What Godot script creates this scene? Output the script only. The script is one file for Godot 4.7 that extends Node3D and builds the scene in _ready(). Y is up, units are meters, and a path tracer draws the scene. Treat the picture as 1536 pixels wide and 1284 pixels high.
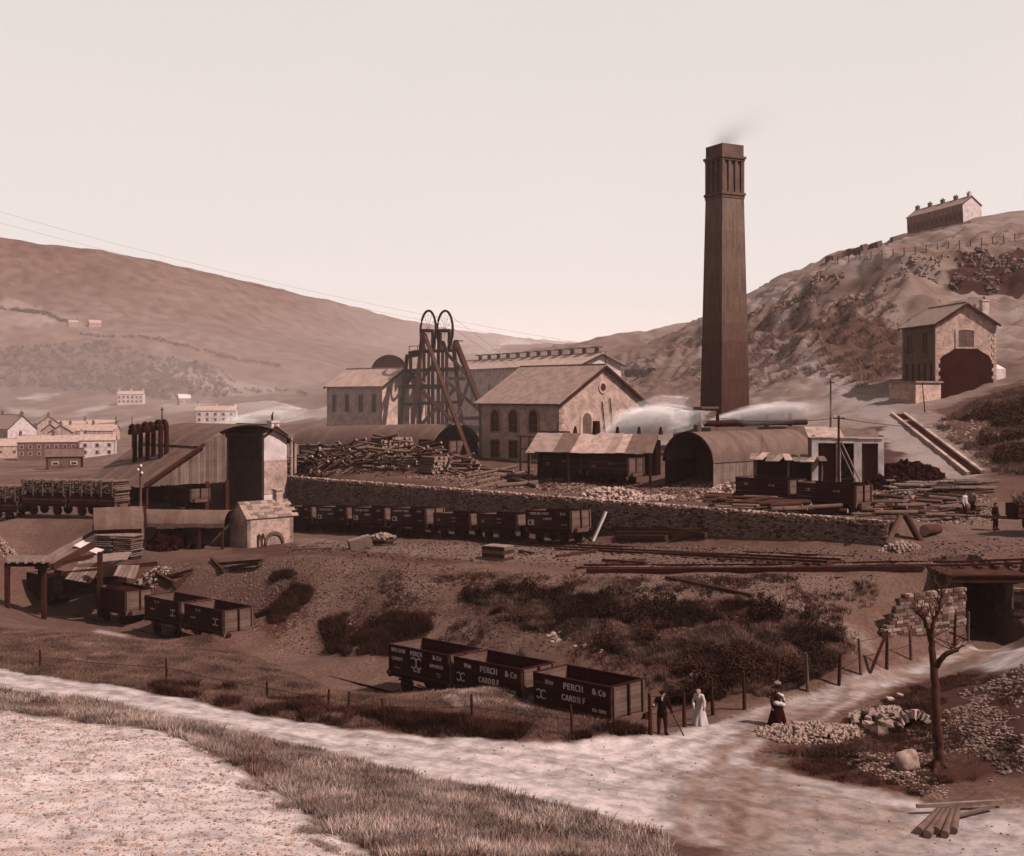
extends Node3D
# A Welsh colliery in its valley. y is up, metres; the lens stands 14 m above the datum and looks along -z.
const FOCAL := 1800.0
const MID := 768.0
const LEVEL := 595.0
const EYE := 14.0
const AXIS := -46.0            # the sidings and most buildings run along this yaw
var rng := RandomNumberGenerator.new()
var mats := {}
var texs := {}
var taken := {}
var nz := FastNoiseLite.new()
var nz2 := FastNoiseLite.new()

func at(px: float, py: float, d: float) -> Vector3:      # a sight line measured on the plate, at a distance d
	return Vector3((px - MID) * d / FOCAL, EYE - (py - LEVEL) * d / FOCAL, -d)

func _ready():
	rng.seed = 7
	# ---- camera, sky, sun, exposure, haze
	var cam := Camera3D.new()
	cam.name = "camera"
	add_child(cam)
	cam.position = Vector3(0, EYE, 0)
	var near := 0.2
	cam.set_frustum(1284.0 / FOCAL * near, Vector2(0, (LEVEL - 642.0) / FOCAL * near), near, 6000.0)
	cam.current = true
	var we := WorldEnvironment.new()
	we.name = "world_environment"
	var env := Environment.new()
	we.environment = env
	add_child(we)
	env.background_mode = Environment.BG_SKY
	env.tonemap_mode = Environment.TONE_MAPPER_LINEAR
	env.tonemap_exposure = 2.1
	var sm := ProceduralSkyMaterial.new()
	sm.sky_horizon_color = lin(0.415, 0.385, 0.370)
	sm.sky_top_color = lin(0.10, 0.082, 0.078)
	sm.sky_curve = 1.5
	sm.ground_bottom_color = lin(0.08, 0.05, 0.045)
	sm.ground_horizon_color = lin(0.415, 0.385, 0.370)
	sm.ground_curve = 0.03
	sm.sun_angle_max = 1.0
	sm.sky_cover = sky_clouds()
	sm.sky_cover_modulate = Color(1, 1, 1, 0.5)
	var sky := Sky.new()
	sky.sky_material = sm
	env.sky = sky
	env.sdfgi_enabled = true
	env.ssao_enabled = true
	env.ssil_enabled = true
	env.volumetric_fog_enabled = true
	env.volumetric_fog_density = 0.0
	env.fog_enabled = true
	env.fog_density = 0.00011
	env.fog_light_color = Color(1.0, 0.86, 0.83)
	var sun := DirectionalLight3D.new()
	sun.name = "sun"
	sun.light_energy = 1.6
	sun.light_color = Color(1.0, 0.955, 0.93)
	sun.light_angular_distance = 0.5
	sun.shadow_enabled = true
	sun.sky_mode = DirectionalLight3D.SKY_MODE_LIGHT_ONLY
	add_child(sun)
	sun.look_at_from_position(Vector3(0.572, 0.766, 0.30) * 100.0, Vector3.ZERO)
	# ---- the place
	nz.seed = 3
	nz.noise_type = FastNoiseLite.TYPE_SIMPLEX_SMOOTH
	nz.fractal_type = FastNoiseLite.FRACTAL_FBM
	nz.fractal_octaves = 3
	nz.frequency = 0.25
	nz2.seed = 11
	nz2.noise_type = FastNoiseLite.TYPE_SIMPLEX_SMOOTH
	nz2.fractal_type = FastNoiseLite.FRACTAL_FBM
	nz2.fractal_octaves = 4
	nz2.frequency = 0.02
	make_materials()
	survey()
	paint_plan()
	ground()
	build_all()

func build_all():
	tracks_and_walls()
	works()
	valley()
	wagons()
	yard_things()
	vegetation()
	roadside()
	people()

func lin(r: float, g: float, b: float) -> Color:
	return Color(r, g, b).linear_to_srgb()

func sp(g: float, k := 0.34) -> Color:                    # a tone of the brown monochrome scale, as a linear base colour
	var h := minf(g, 0.46)
	var s := g / h * k
	return Color(pow(h, lerpf(0.60, 0.685, clampf(h / 0.06, 0, 1))) * s, h * s, h * s * lerpf(0.68, 0.95, clampf(h * 2.2, 0, 1)))

func sky_clouds() -> ImageTexture:
	var im := Image.create(512, 256, false, Image.FORMAT_RGBA8)
	var n := FastNoiseLite.new()
	n.seed = 21
	n.frequency = 1.3
	n.fractal_octaves = 4
	for y in 256:
		var v := PI * (0.5 - (y + 0.5) / 256.0)
		for x in 512:
			var u := TAU * x / 512.0
			var p := Vector3(cos(u) * cos(v), sin(v) * 3.0, sin(u) * cos(v))
			var c := clampf(n.get_noise_3dv(p * 1.2) * 0.9 + 0.1, 0, 1) * clampf(sin(v) * 6.0, 0, 1)
			im.set_pixel(x, y, Color(0.22, 0.20, 0.20, c))
	return ImageTexture.create_from_image(im)

# ---------------------------------------------------------------- things and parts
func numbered(called: String) -> String:
	var n: int = taken.get(called, -1) + 1
	taken[called] = n
	return called if n == 0 else "%s_%03d" % [called, n]

func tag(o: Node3D, label: String, category := "", group := "", kind := ""):
	o.set_meta("label", label)
	if category: o.set_meta("category", category)
	if group: o.set_meta("group", group)
	if kind: o.set_meta("kind", kind)

func thing(called: String, label: String, category: String, where: Vector3, yaw := 0.0, group := "") -> Node3D:
	var o := Node3D.new()
	o.name = numbered(called)
	add_child(o, true)
	o.position = where
	o.rotation_degrees.y = yaw
	tag(o, label, category, group)
	return o

func part(parent: Node, called: String, mesh: Mesh, m: Material, xf := Transform3D()) -> MeshInstance3D:
	var o := MeshInstance3D.new()
	o.mesh = mesh
	o.material_override = m
	o.transform = xf
	o.name = called if parent != self else numbered(called)
	parent.add_child(o, true)
	if String(o.name) != called and parent != self:
		var n := 1
		while parent.has_node("%s_%03d" % [called, n]): n += 1
		o.name = "%s_%03d" % [called, n]
	return o

func setting(called: String, mesh: Mesh, m: Material, label := "", kind := "structure") -> MeshInstance3D:
	var o := part(self, called, mesh, m)
	o.set_meta("kind", kind)
	if label: o.set_meta("label", label)
	return o

func copy_of(root: Node3D, where: Vector3, yaw: float, label: String) -> Node3D:
	var r: Node3D = root.duplicate()
	var base := String(root.name).rstrip("0123456789").trim_suffix("_")
	r.name = numbered(base)
	add_child(r, true)
	r.position = where
	r.rotation_degrees.y = yaw
	r.set_meta("label", label)
	return r

# ---------------------------------------------------------------- mesh building
class Shape:
	var st := SurfaceTool.new()
	var xf := Transform3D()
	var smooth := false
	func _init(smooth_ := false):
		smooth = smooth_
		st.begin(Mesh.PRIMITIVE_TRIANGLES)
		st.set_smooth_group(0 if smooth else -1)
	func tri(a: Vector3, b: Vector3, c: Vector3):          # counter-clockwise seen from outside
		st.add_vertex(xf * a); st.add_vertex(xf * c); st.add_vertex(xf * b)
	func quad(a: Vector3, b: Vector3, c: Vector3, d: Vector3):
		tri(a, b, c); tri(a, c, d)
	func box(c: Vector3, s: Vector3, b := Basis()):
		var p := []
		for i in 8:
			p.append(c + b * Vector3((-0.5 if i & 1 == 0 else 0.5) * s.x, (-0.5 if i & 2 == 0 else 0.5) * s.y, (-0.5 if i & 4 == 0 else 0.5) * s.z))
		hexa(p)
	func hexa(p: Array):
		quad(p[0], p[2], p[3], p[1]); quad(p[4], p[5], p[7], p[6])
		quad(p[0], p[4], p[6], p[2]); quad(p[1], p[3], p[7], p[5])
		quad(p[0], p[1], p[5], p[4]); quad(p[2], p[6], p[7], p[3])
	func beam(a: Vector3, b: Vector3, w: float, h := -1.0):
		var d := b - a
		var up := Vector3.UP if absf(d.normalized().y) < 0.95 else Vector3.RIGHT
		var z := d.normalized()
		var x := up.cross(z).normalized()
		box((a + b) / 2, Vector3(w, w if h < 0 else h, d.length()), Basis(x, z.cross(x), z))
	func tube(pts: Array, radii: Array, n := 8, caps := true):
		var rings := []
		for i in pts.size():
			var d: Vector3 = (pts[mini(i + 1, pts.size() - 1)] - pts[maxi(i - 1, 0)]).normalized()
			var up := Vector3.UP if absf(d.y) < 0.9 else Vector3.RIGHT
			var x := up.cross(d).normalized()
			var y := d.cross(x)
			var ring := []
			for k in n:
				var t := TAU * k / n
				ring.append(pts[i] + (x * cos(t) + y * sin(t)) * radii[i])
			rings.append(ring)
		for i in rings.size() - 1:
			for k in n:
				var k2 := (k + 1) % n
				quad(rings[i][k], rings[i][k2], rings[i + 1][k2], rings[i + 1][k])
		if caps:
			st.set_smooth_group(-1)
			for k in range(1, n - 1):
				tri(rings[0][0], rings[0][k + 1], rings[0][k])
				var e: Array = rings[-1]
				tri(e[0], e[k], e[k + 1])
			st.set_smooth_group(0)
	func prism(poly: PackedVector2Array, z0: float, z1: float):   # outline counter-clockwise in x, y; pulled along z
		var n := poly.size()
		for i in n:
			var a := poly[i]
			var b := poly[(i + 1) % n]
			quad(Vector3(a.x, a.y, z1), Vector3(a.x, a.y, z0), Vector3(b.x, b.y, z0), Vector3(b.x, b.y, z1))
		var t := Geometry2D.triangulate_polygon(poly)
		for i in range(0, t.size(), 3):
			var a := poly[t[i]]
			var b := poly[t[i + 1]]
			var c := poly[t[i + 2]]
			if (b - a).cross(c - a) < 0:
				var s := b; b = c; c = s
			tri(Vector3(a.x, a.y, z1), Vector3(b.x, b.y, z1), Vector3(c.x, c.y, z1))
			tri(Vector3(a.x, a.y, z0), Vector3(c.x, c.y, z0), Vector3(b.x, b.y, z0))
	func band(inner: PackedVector2Array, outer: PackedVector2Array, z0: float, z1: float, closed := false):
		var n := inner.size()
		for i in (n if closed else n - 1):
			var j := (i + 1) % n
			var a := inner[i]; var b := inner[j]; var c := outer[j]; var d := outer[i]
			if smooth: st.set_smooth_group(-1)
			quad(Vector3(a.x, a.y, z1), Vector3(d.x, d.y, z1), Vector3(c.x, c.y, z1), Vector3(b.x, b.y, z1))
			quad(Vector3(a.x, a.y, z0), Vector3(b.x, b.y, z0), Vector3(c.x, c.y, z0), Vector3(d.x, d.y, z0))
			if smooth: st.set_smooth_group(1)
			quad(Vector3(d.x, d.y, z0), Vector3(c.x, c.y, z0), Vector3(c.x, c.y, z1), Vector3(d.x, d.y, z1))
			if smooth: st.set_smooth_group(2)
			quad(Vector3(a.x, a.y, z0), Vector3(a.x, a.y, z1), Vector3(b.x, b.y, z1), Vector3(b.x, b.y, z0))
		if not closed:
			for i in [0, n - 1]:
				var a := inner[i]; var d := outer[i]
				quad(Vector3(a.x, a.y, z0), Vector3(d.x, d.y, z0), Vector3(d.x, d.y, z1), Vector3(a.x, a.y, z1))
	func done() -> ArrayMesh:
		st.generate_normals()
		return st.commit()

func box_mesh(s: Vector3) -> ArrayMesh:
	var sh := Shape.new()
	sh.box(Vector3.ZERO, s)
	return sh.done()

func xform(p: Vector3, yaw := 0.0) -> Transform3D:
	return Transform3D(Basis(Vector3.UP, deg_to_rad(yaw)), p)

func rock(r: Vector3, seed_: int, rough := 0.3) -> ArrayMesh:     # an angular stone
	var sh := Shape.new()
	var g := RandomNumberGenerator.new()
	g.seed = seed_
	var p := []
	for i in 8:
		p.append(Vector3((-1 if i & 1 == 0 else 1) * r.x, (-1 if i & 2 == 0 else 1) * r.y, (-1 if i & 4 == 0 else 1) * r.z) * 0.62 + Vector3(g.randf_range(-rough, rough) * r.x, g.randf_range(-rough, rough) * r.y, g.randf_range(-rough, rough) * r.z))
	var m := [[0, 2, 3, 1], [4, 5, 7, 6], [0, 4, 6, 2], [1, 3, 7, 5], [0, 1, 5, 4], [2, 6, 7, 3]]
	for f in m:
		var c := Vector3.ZERO
		for k in f: c += p[k] / 4.0
		c *= 1.14
		for k in 4: sh.tri(p[f[k]], p[f[(k + 1) % 4]], c)
	return sh.done()

# ---------------------------------------------------------------- materials
func noise_tex(key: String, freq: float, oct: int, lo: float, hi: float, type := FastNoiseLite.TYPE_SIMPLEX_SMOOTH, size := 512, seed_ := 1) -> NoiseTexture2D:
	var n := FastNoiseLite.new()
	n.noise_type = type
	n.seed = seed_
	n.frequency = freq
	n.fractal_type = FastNoiseLite.FRACTAL_FBM
	n.fractal_octaves = oct
	n.fractal_gain = 0.6
	var t := NoiseTexture2D.new()
	t.width = size
	t.height = size
	t.seamless = true
	t.noise = n
	var g := Gradient.new()
	g.offsets = PackedFloat32Array([0.15, 0.85])
	g.colors = PackedColorArray([Color(lo, lo, lo).linear_to_srgb(), Color(hi, hi, hi).linear_to_srgb()])
	t.color_ramp = g
	texs[key] = t
	return t

func masonry_tex(key: String, rows: int, lo: float, hi: float, joint: float, seed_: int):   # coursed rubble, for walls too far off to build each stone
	var n := 512
	var im := Image.create(n, n, false, Image.FORMAT_RGB8)
	var g := RandomNumberGenerator.new()
	g.seed = seed_
	im.fill(Color(joint, joint, joint).linear_to_srgb())
	var y := 0
	var rh := n / rows
	for r in rows:
		var h := rh if r < rows - 1 else n - y
		var x := 0
		while x < n:
			var w := mini(int(rh * g.randf_range(0.8, 2.0)), n - x)
			if n - x - w < rh * 0.6: w = n - x
			var v := lerpf(lo, hi, pow(g.randf(), 0.8))
			im.fill_rect(Rect2i(x + 1, y + 1, w - 2 - g.randi_range(0, 1), h - 2 - g.randi_range(0, 1)), Color(v, v, v).linear_to_srgb())
			x += w
		y += h
	for i in 26000:
		var p := Vector2i(g.randi_range(0, n - 1), g.randi_range(0, n - 1))
		var c := im.get_pixelv(p) * g.randf_range(0.7, 1.2)
		im.set_pixelv(p, Color(c.r, c.g, c.b))
	texs[key] = ImageTexture.create_from_image(im)

func mat(key: String, g: float, tex := "grain", scale := Vector3(0.3, 0.3, 0.3), bump := 2.0, rough := 0.95) -> StandardMaterial3D:
	var m := StandardMaterial3D.new()
	m.resource_name = key
	var hue := minf(g, 0.24 if g < 0.7 else 0.45)            # pale things keep the warm cast of the middle tones
	var tint := sp(hue)
	m.albedo_color = Color(tint.r * g / hue, tint.g * g / hue, tint.b * g / hue).linear_to_srgb()
	m.roughness = rough
	m.metallic_specular = 0.12 if g < 0.1 else 0.25
	if tex:
		m.albedo_texture = texs[tex]
		m.uv1_triplanar = true
		m.uv1_scale = scale
		if bump > 0:
			m.heightmap_enabled = true
			m.heightmap_texture = texs[tex]
			m.heightmap_scale = bump
		m.detail_enabled = true
		m.detail_albedo = texs.stain
		m.detail_blend_mode = BaseMaterial3D.BLEND_MODE_MUL
		m.detail_uv_layer = BaseMaterial3D.DETAIL_UV_2
		m.uv2_triplanar = true
		m.uv2_world_triplanar = true
		m.uv2_scale = Vector3(0.11, 0.07, 0.11)
	mats[key] = m
	return m

func make_materials():
	noise_tex("grain", 0.016, 6, 0.62, 1.12)
	noise_tex("soft", 0.03, 5, 0.82, 1.06, FastNoiseLite.TYPE_SIMPLEX_SMOOTH, 512, 8)
	noise_tex("fine", 0.06, 4, 0.5, 1.2, FastNoiseLite.TYPE_SIMPLEX, 512, 5)
	noise_tex("streak", 0.02, 5, 0.5, 1.2, FastNoiseLite.TYPE_SIMPLEX_SMOOTH, 512, 9)
	noise_tex("pebble", 0.06, 3, 1.12, 0.55, FastNoiseLite.TYPE_CELLULAR, 512, 4)
	noise_tex("stain", 0.014, 6, 0.58, 1.2, FastNoiseLite.TYPE_SIMPLEX_SMOOTH, 512, 31)
	noise_tex("speck", 0.055, 3, 1.18, 0.5, FastNoiseLite.TYPE_CELLULAR, 512, 14)
	masonry_tex("rubble", 26, 0.62, 1.12, 0.95, 2)
	masonry_tex("coursed", 32, 0.78, 1.05, 0.8, 6)
	var gm := mat("ground", 1.0, "grain", Vector3(0.37, 0.37, 0.37), 5.0)
	gm.albedo_color = Color(1, 1, 1)
	gm.uv1_world_triplanar = true
	gm.detail_enabled = true
	gm.detail_albedo = texs.speck
	gm.detail_blend_mode = BaseMaterial3D.BLEND_MODE_MUL
	gm.detail_uv_layer = BaseMaterial3D.DETAIL_UV_2
	gm.uv2_triplanar = true
	gm.uv2_world_triplanar = true
	gm.uv2_scale = Vector3(0.19, 0.19, 0.19)
	gm.vertex_color_use_as_albedo = true
	var pm := mat("stony", 1.0, "pebble", Vector3(0.7, 0.7, 0.7), 3.0)
	pm.albedo_color = Color(1, 1, 1)
	pm.vertex_color_use_as_albedo = true
	pm.uv1_world_triplanar = true
	var rm := mat("road_dirt", 1.0, "soft", Vector3(0.25, 0.25, 0.25), 0.3)
	rm.albedo_color = Color(1, 1, 1)
	rm.vertex_color_use_as_albedo = true
	rm.uv1_world_triplanar = true
	rm.uv2_scale = Vector3(0.13, 0.13, 0.13)
	mat("road", 0.47, "grain", Vector3(0.3, 0.3, 0.3), 2.0)
	mat("rut", 0.33, "grain", Vector3(0.3, 0.3, 0.3), 2.0)
	mat("stone_wall", 0.52, "rubble", Vector3(0.2, 0.2, 0.2), 3.0)
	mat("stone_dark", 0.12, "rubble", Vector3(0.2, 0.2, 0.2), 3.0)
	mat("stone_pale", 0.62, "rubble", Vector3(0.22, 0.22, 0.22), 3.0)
	mat("whitewash", 0.85, "soft", Vector3(0.5, 0.5, 0.5), 1.0)
	mat("quoin", 0.66, "grain", Vector3(0.5, 0.5, 0.5), 1.0)
	for i in 14: mat("brick_%d" % i, lerpf(0.045, 0.22, pow(i / 13.0, 1.2)), "coursed", Vector3(0.22, 0.22, 0.22), 3.0).uv2_scale = Vector3(0.45, 0.035, 0.45)  # darkening towards the base painted into the brick tones
	mat("brick", 0.15, "coursed", Vector3(0.33, 0.33, 0.33), 1.0)
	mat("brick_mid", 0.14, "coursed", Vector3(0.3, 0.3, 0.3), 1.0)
	mat("slate", 0.34, "coursed", Vector3(0.3, 0.3, 0.3), 1.0, 0.75)
	mat("slate_pale", 0.5, "coursed", Vector3(0.3, 0.3, 0.3), 1.0, 0.7)
	mat("iron_sheet", 0.10, "soft", Vector3(0.4, 0.4, 0.4), 0.4, 0.7).uv1_world_triplanar = true
	mat("iron_sheet_worn", 0.15, "grain", Vector3(0.35, 0.35, 0.35), 0.4, 0.75).uv1_world_triplanar = true
	mat("iron_pale", 0.5, "grain", Vector3(0.3, 0.3, 0.3), 0.4, 0.6).uv1_world_triplanar = true
	mat("iron", 0.012, "grain", Vector3(0.5, 0.5, 0.5), 0.3, 0.6)
	mat("rail", 0.03, "grain", Vector3(0.5, 0.5, 0.5), 0.3, 0.45)
	mat("tar_board", 0.016, "streak", Vector3(3, 3, 0.3), 0.4)
	mat("board", 0.20, "streak", Vector3(3, 0.35, 3), 0.4)
	mat("board_b", 0.15, "streak", Vector3(3, 0.35, 3), 0.4)
	mat("board_c", 0.26, "streak", Vector3(3, 0.35, 3), 0.4)
	mat("plank", 0.30, "streak", Vector3(0.35, 3, 3), 0.4)
	mat("plank_b", 0.20, "streak", Vector3(0.35, 3, 3), 0.4)
	mat("plank_dark", 0.05, "streak", Vector3(0.35, 3, 3), 0.4)
	mat("wagon", 0.011, "streak", Vector3(0.4, 3, 0.4), 0.3, 0.8).uv1_world_triplanar = true
	mat("wagon_b", 0.016, "streak", Vector3(0.4, 3, 0.4), 0.3, 0.8).uv1_world_triplanar = true
	for wk in ["wagon", "wagon_b"]: mats[wk].uv2_scale = Vector3(0.4, 0.25, 0.4)
	mat("wagon_c", 0.08, "streak", Vector3(0.4, 3, 0.4), 0.3, 0.85)
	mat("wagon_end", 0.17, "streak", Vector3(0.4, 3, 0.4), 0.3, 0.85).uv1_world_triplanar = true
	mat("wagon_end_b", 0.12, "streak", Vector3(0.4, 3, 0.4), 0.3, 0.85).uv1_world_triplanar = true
	mat("timber", 0.03, "streak", Vector3(0.8, 0.8, 0.8), 0.5)
	mat("timber_pale", 0.13, "streak", Vector3(0.8, 0.8, 0.8), 0.5)
	mat("bark", 0.06, "grain", Vector3(1.6, 0.5, 1.6), 6.0)
	mat("bark_b", 0.16, "streak", Vector3(1.0, 1.0, 1.0), 1.0)
	mat("log_end", 0.42, "fine", Vector3(2, 2, 2), 0.2)
	mat("letter", 0.95, "grain", Vector3(0.8, 0.8, 0.8), 0.0, 0.7)
	mat("letter_dim", 0.55, "grain", Vector3(0.8, 0.8, 0.8), 0.0, 0.7)
	mat("pane", 0.03, "", Vector3.ONE, 0.0, 0.25)
	mat("pane_mid", 0.16, "grain", Vector3(0.6, 0.6, 0.6), 0.0, 0.5)
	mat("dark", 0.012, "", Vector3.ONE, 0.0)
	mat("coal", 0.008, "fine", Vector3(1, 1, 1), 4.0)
	mat("dry_stone", 0.2, "grain", Vector3(0.6, 0.6, 0.6), 2.0)
	mat("dry_stone_b", 0.38, "grain", Vector3(0.6, 0.6, 0.6), 2.0)
	mat("dry_stone_c", 0.09, "grain", Vector3(0.6, 0.6, 0.6), 2.0)
	mat("pale_stone", 0.55, "grain", Vector3(0.8, 0.8, 0.8), 2.0)
	mat("cloth_dark", 0.006, "fine", Vector3(6, 6, 6), 0.1)
	mat("cloth_mid", 0.03, "fine", Vector3(6, 6, 6), 0.1)
	mat("cloth_white", 0.85, "fine", Vector3(6, 6, 6), 0.1)
	mat("skin", 0.36, "", Vector3.ONE, 0.0, 0.6)
	mat("hair", 0.02, "fine", Vector3(6, 6, 6), 0.1)
	mat("straw", 0.30, "streak", Vector3(2, 2, 2), 0.2)
	mat("porcelain", 0.8, "", Vector3.ONE, 0.0, 0.3)
	var sv := mat("vapour", 1.0, "", Vector3.ONE, 0.0, 1.0)
	sv.albedo_color = Color(1.0, 0.965, 0.955, 0.06)
	sv.metallic_specular = 0.0
	sv.transparency = BaseMaterial3D.TRANSPARENCY_ALPHA
	sv.backlight_enabled = true
	sv.backlight = Color(0.9, 0.87, 0.86)
	for v in [["grass", 0.27], ["grass_pale", 0.5], ["scrub", 0.014], ["scrub_b", 0.03], ["dry_grass", 0.12], ["field_grass", 0.125]]:
		var m := mat(v[0], v[1], "", Vector3.ONE, 0.0)
		var tone: float = v[1]
		var base := clampf(tone, 0.05, 0.30)
		var warm := sp(base)
		m.albedo_color = Color(warm.r * tone / base, warm.g * tone / base, warm.b * tone / base).linear_to_srgb()
		m.vertex_color_use_as_albedo = true
		m.backlight_enabled = true
		m.backlight = Color(0.25, 0.25, 0.25)

# ---------------------------------------------------------------- the lie of the land
const NX0 := -75.0
const NX1 := 110.0
const ND0 := -20.0
const ND1 := 262.0
const FX0 := -2000.0
const FX1 := 2000.0
const FD0 := -80.0
const FD1 := 2600.0
const FS := 12.0
var nw := 0
var nh := 0
var fw := 0
var fh := 0
var near_h := PackedFloat32Array()
var far_h := PackedFloat32Array()
var ctrl2 := PackedVector2Array()
var ctrlh := PackedFloat32Array()

func c3(p: Vector3):
	ctrl2.append(Vector2(p.x, -p.z) + Vector2(rng.randf(), rng.randf()) * 0.01)
	ctrlh.append(p.y)

func sight(list: Array):
	for i in range(0, list.size(), 3): c3(at(list[i], list[i + 1], list[i + 2]))

func spot(list: Array):                                    # x, distance, height
	for i in range(0, list.size(), 3): c3(Vector3(list[i], list[i + 2], -list[i + 1]))

func wall_at(s: float, off := 0.0) -> Vector2:             # (x, distance) along the yard's retaining wall; off is behind it
	return Vector2(2.0 + 0.69 * s + 0.72 * off, 97.0 - 0.72 * s + 0.69 * off)
func wall_foot(s: float) -> float:
	return lerpf(1.0, 2.9, (s + 40) / 46.8) if s < 6.8 else lerpf(2.9, 4.45, (s - 6.8) / 24.2)
func wall_top(s: float) -> float:
	return lerpf(5.75, 6.15, (s + 40) / 71.0)
func siding_rail(x: float) -> float:                       # the sunken siding with the big wagons
	return -0.95 + x * 0.036
func siding_d(x: float) -> float:
	return 56.5 - 1.03 * x
func upper_at(s: float) -> Vector3:                        # the siding under the wall; s runs away from its near end
	return Vector3(5.4 - 0.69 * s, 3.02 - 0.058 * s, -(90.0 + 0.73 * s))

func survey():
	spot([0, -15, 14, -60, -15, 15, 60, -15, 10, -75, 5, 13, 0, 0, 12.3, 75, 5, 8, -75, 30, 5, 70, 34, 2.5, -400, -60, 30, 400, -60, 20, -1800, -60, 60, 1800, -60, 60, -75, 55, 1.0, 75, 60, 3.5])
	sight([-150, 1284, 25, 0, 1284, 26, 200, 1284, 26.5, 400, 1284, 27.5, 550, 1284, 29, 700, 1284, 31.5, 850, 1284, 34, 1000, 1284, 35.5, 1200, 1284, 36, 1536, 1284, 36, 1750, 1284, 35])
	sight([0, 1180, 33.5, 200, 1180, 35, 0, 1065, 50.5, 250, 1100, 44.5, 420, 1190, 36.8, 600, 1230, 33.5, 300, 1130, 41])
	sight([-150, 1020, 57, 0, 1038, 54.4, 150, 1052, 53, 300, 1085, 49.5, 450, 1120, 46.4, 600, 1155, 43.6, 760, 1190, 41, 900, 1225, 38.8, 1000, 1250, 37.3])
	sight([-150, 980, 62.5, 0, 1000, 60, 230, 1042, 54.5, 500, 1092, 49.1, 700, 1108, 47.4, 850, 1115, 46.8, 985, 1105, 48])
	sight([1070, 1150, 44, 1200, 1220, 39, 1400, 1240, 38, 1536, 1240, 38, 1750, 1230, 38.5])
	sight([1070, 1080, 50.3, 1200, 1045, 54, 1330, 1005, 58.5, 1390, 985, 61, 1450, 965, 64, 1110, 1140, 45, 1150, 1110, 47.3, 1250, 1075, 51, 1340, 1030, 55.5, 1430, 1000, 59.5, 1510, 968, 63.5, 1530, 985, 60])
	sight([1400, 1155, 43.2, 1330, 1120, 46, 1375, 1080, 48.5, 1480, 1130, 45, 1500, 1060, 47.5, 1536, 1005, 49.5, 1536, 1100, 44.5, 1470, 1030, 52, 1650, 930, 51, 1750, 1000, 45, 1600, 1150, 41])
	sight([600, 1045, 55, 500, 1037, 57, 700, 1030, 53.5, 800, 1037, 50.8, 900, 1064, 48.8, 945, 1077, 49.2, 988, 1084, 49.4, 385, 985, 66, 240, 962, 72.5, 140, 952, 70, 60, 945, 76, 140, 985, 64])
	for x in [-52.0, -44.0, -36.0, -28.0, -20.0, -12.0, -4.0, 3.0, 5.6]:
		for o in [-1.9, 2.0]: c3(Vector3(x + o * 0.5, siding_rail(x) - 0.16, -(siding_d(x) + o)))
	sight([0, 832, 95, 200, 835, 93, 300, 840, 90, 385, 835, 87, -150, 832, 95, 250, 880, 88])
	sight([1150, 900, 62, 1300, 965, 57.8, 1240, 930, 60, 1320, 962, 60.5, 1000, 960, 60, 800, 930, 65, 600, 910, 72, 1100, 1005, 55.5, 900, 1010, 57.5, 450, 900, 78])
	sight([430, 832, 84, 560, 840, 80, 700, 846, 77, 870, 858, 73, 1000, 860, 71, 1200, 858, 68, 1330, 858, 66.5, 1450, 856, 65, 1650, 850, 63])
	sight([1000, 830, 79, 900, 825, 84, 700, 820, 87.5, 560, 815, 93, 450, 815, 97, 430, 800, 103])
	for s in [-3.0, 5.0, 13.0, 21.0, 29.0, 37.0, 44.0]:
		var p := upper_at(s)
		for o in [-2.0, 2.0]: c3(p + Vector3(o * 0.72, -0.16, -o * 0.69))
	for i in 11:
		var s := -44.0 + i * 7.5
		var a := wall_at(s, -0.35)
		var b := wall_at(s, 0.75)
		c3(Vector3(a.x, wall_foot(s), -a.y))
		c3(Vector3(b.x, wall_top(s) - 0.1, -b.y))
	sight([1400, 810, 75, 1400, 780, 82, 1536, 800, 76, 1500, 830, 69, 1650, 800, 76, 1536, 750, 88])
	sight([1200, 765, 86, 1000, 745, 97, 1000, 737, 101, 800, 725, 109, 600, 705, 118, 450, 705, 124, 700, 690, 128, 850, 700, 120, 600, 668, 140, 1100, 720, 103, 1300, 745, 93, 1400, 735, 92])
	sight([1100, 658, 140, 900, 645, 160, 1250, 680, 115, 300, 762, 114, 150, 790, 104, 0, 792, 103, -150, 795, 102, 200, 742, 130, 0, 737, 135, -150, 740, 135])
	sight([100, 715, 180, 0, 700, 230, 200, 695, 240, 100, 704, 320, 0, 704, 330, 80, 690, 372, 150, 688, 368, 60, 678, 405, 150, 668, 430, 0, 690, 385, 200, 660, 430, -200, 700, 330, -300, 700, 230, -300, 760, 130, 300, 655, 350, 450, 640, 420, 600, 645, 300])
	sight([60, 640, 500, 200, 612, 560, 300, 600, 600, 0, 600, 620, 0, 560, 700, 0, 460, 850, 0, 352, 1000, 200, 560, 700, 200, 470, 880, 200, 380, 1050, 400, 590, 650, 400, 500, 950, 400, 425, 1150])
	sight([600, 580, 750, 600, 520, 1100, 600, 475, 1300, 760, 555, 900, 760, 505, 1500, 940, 560, 800, 940, 530, 1500, 940, 517, 1900, 1100, 510, 2000, 100, 364, 1020, 300, 402, 1100, 500, 450, 1220, 680, 492, 1400, 850, 512, 1700])
	sight([-400, 330, 950, -900, 320, 900, -400, 600, 600, -900, 620, 550, -900, 700, 230, -700, 790, 105])
	spot([-560, 1300, 120, -420, 1400, 100, -260, 1600, 80, -100, 1900, 70, 60, 2300, 70, 500, 2300, 80, -1500, 1300, 150, -1900, 2500, 100, 1900, 2500, 100, -1900, 800, 160])
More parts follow.
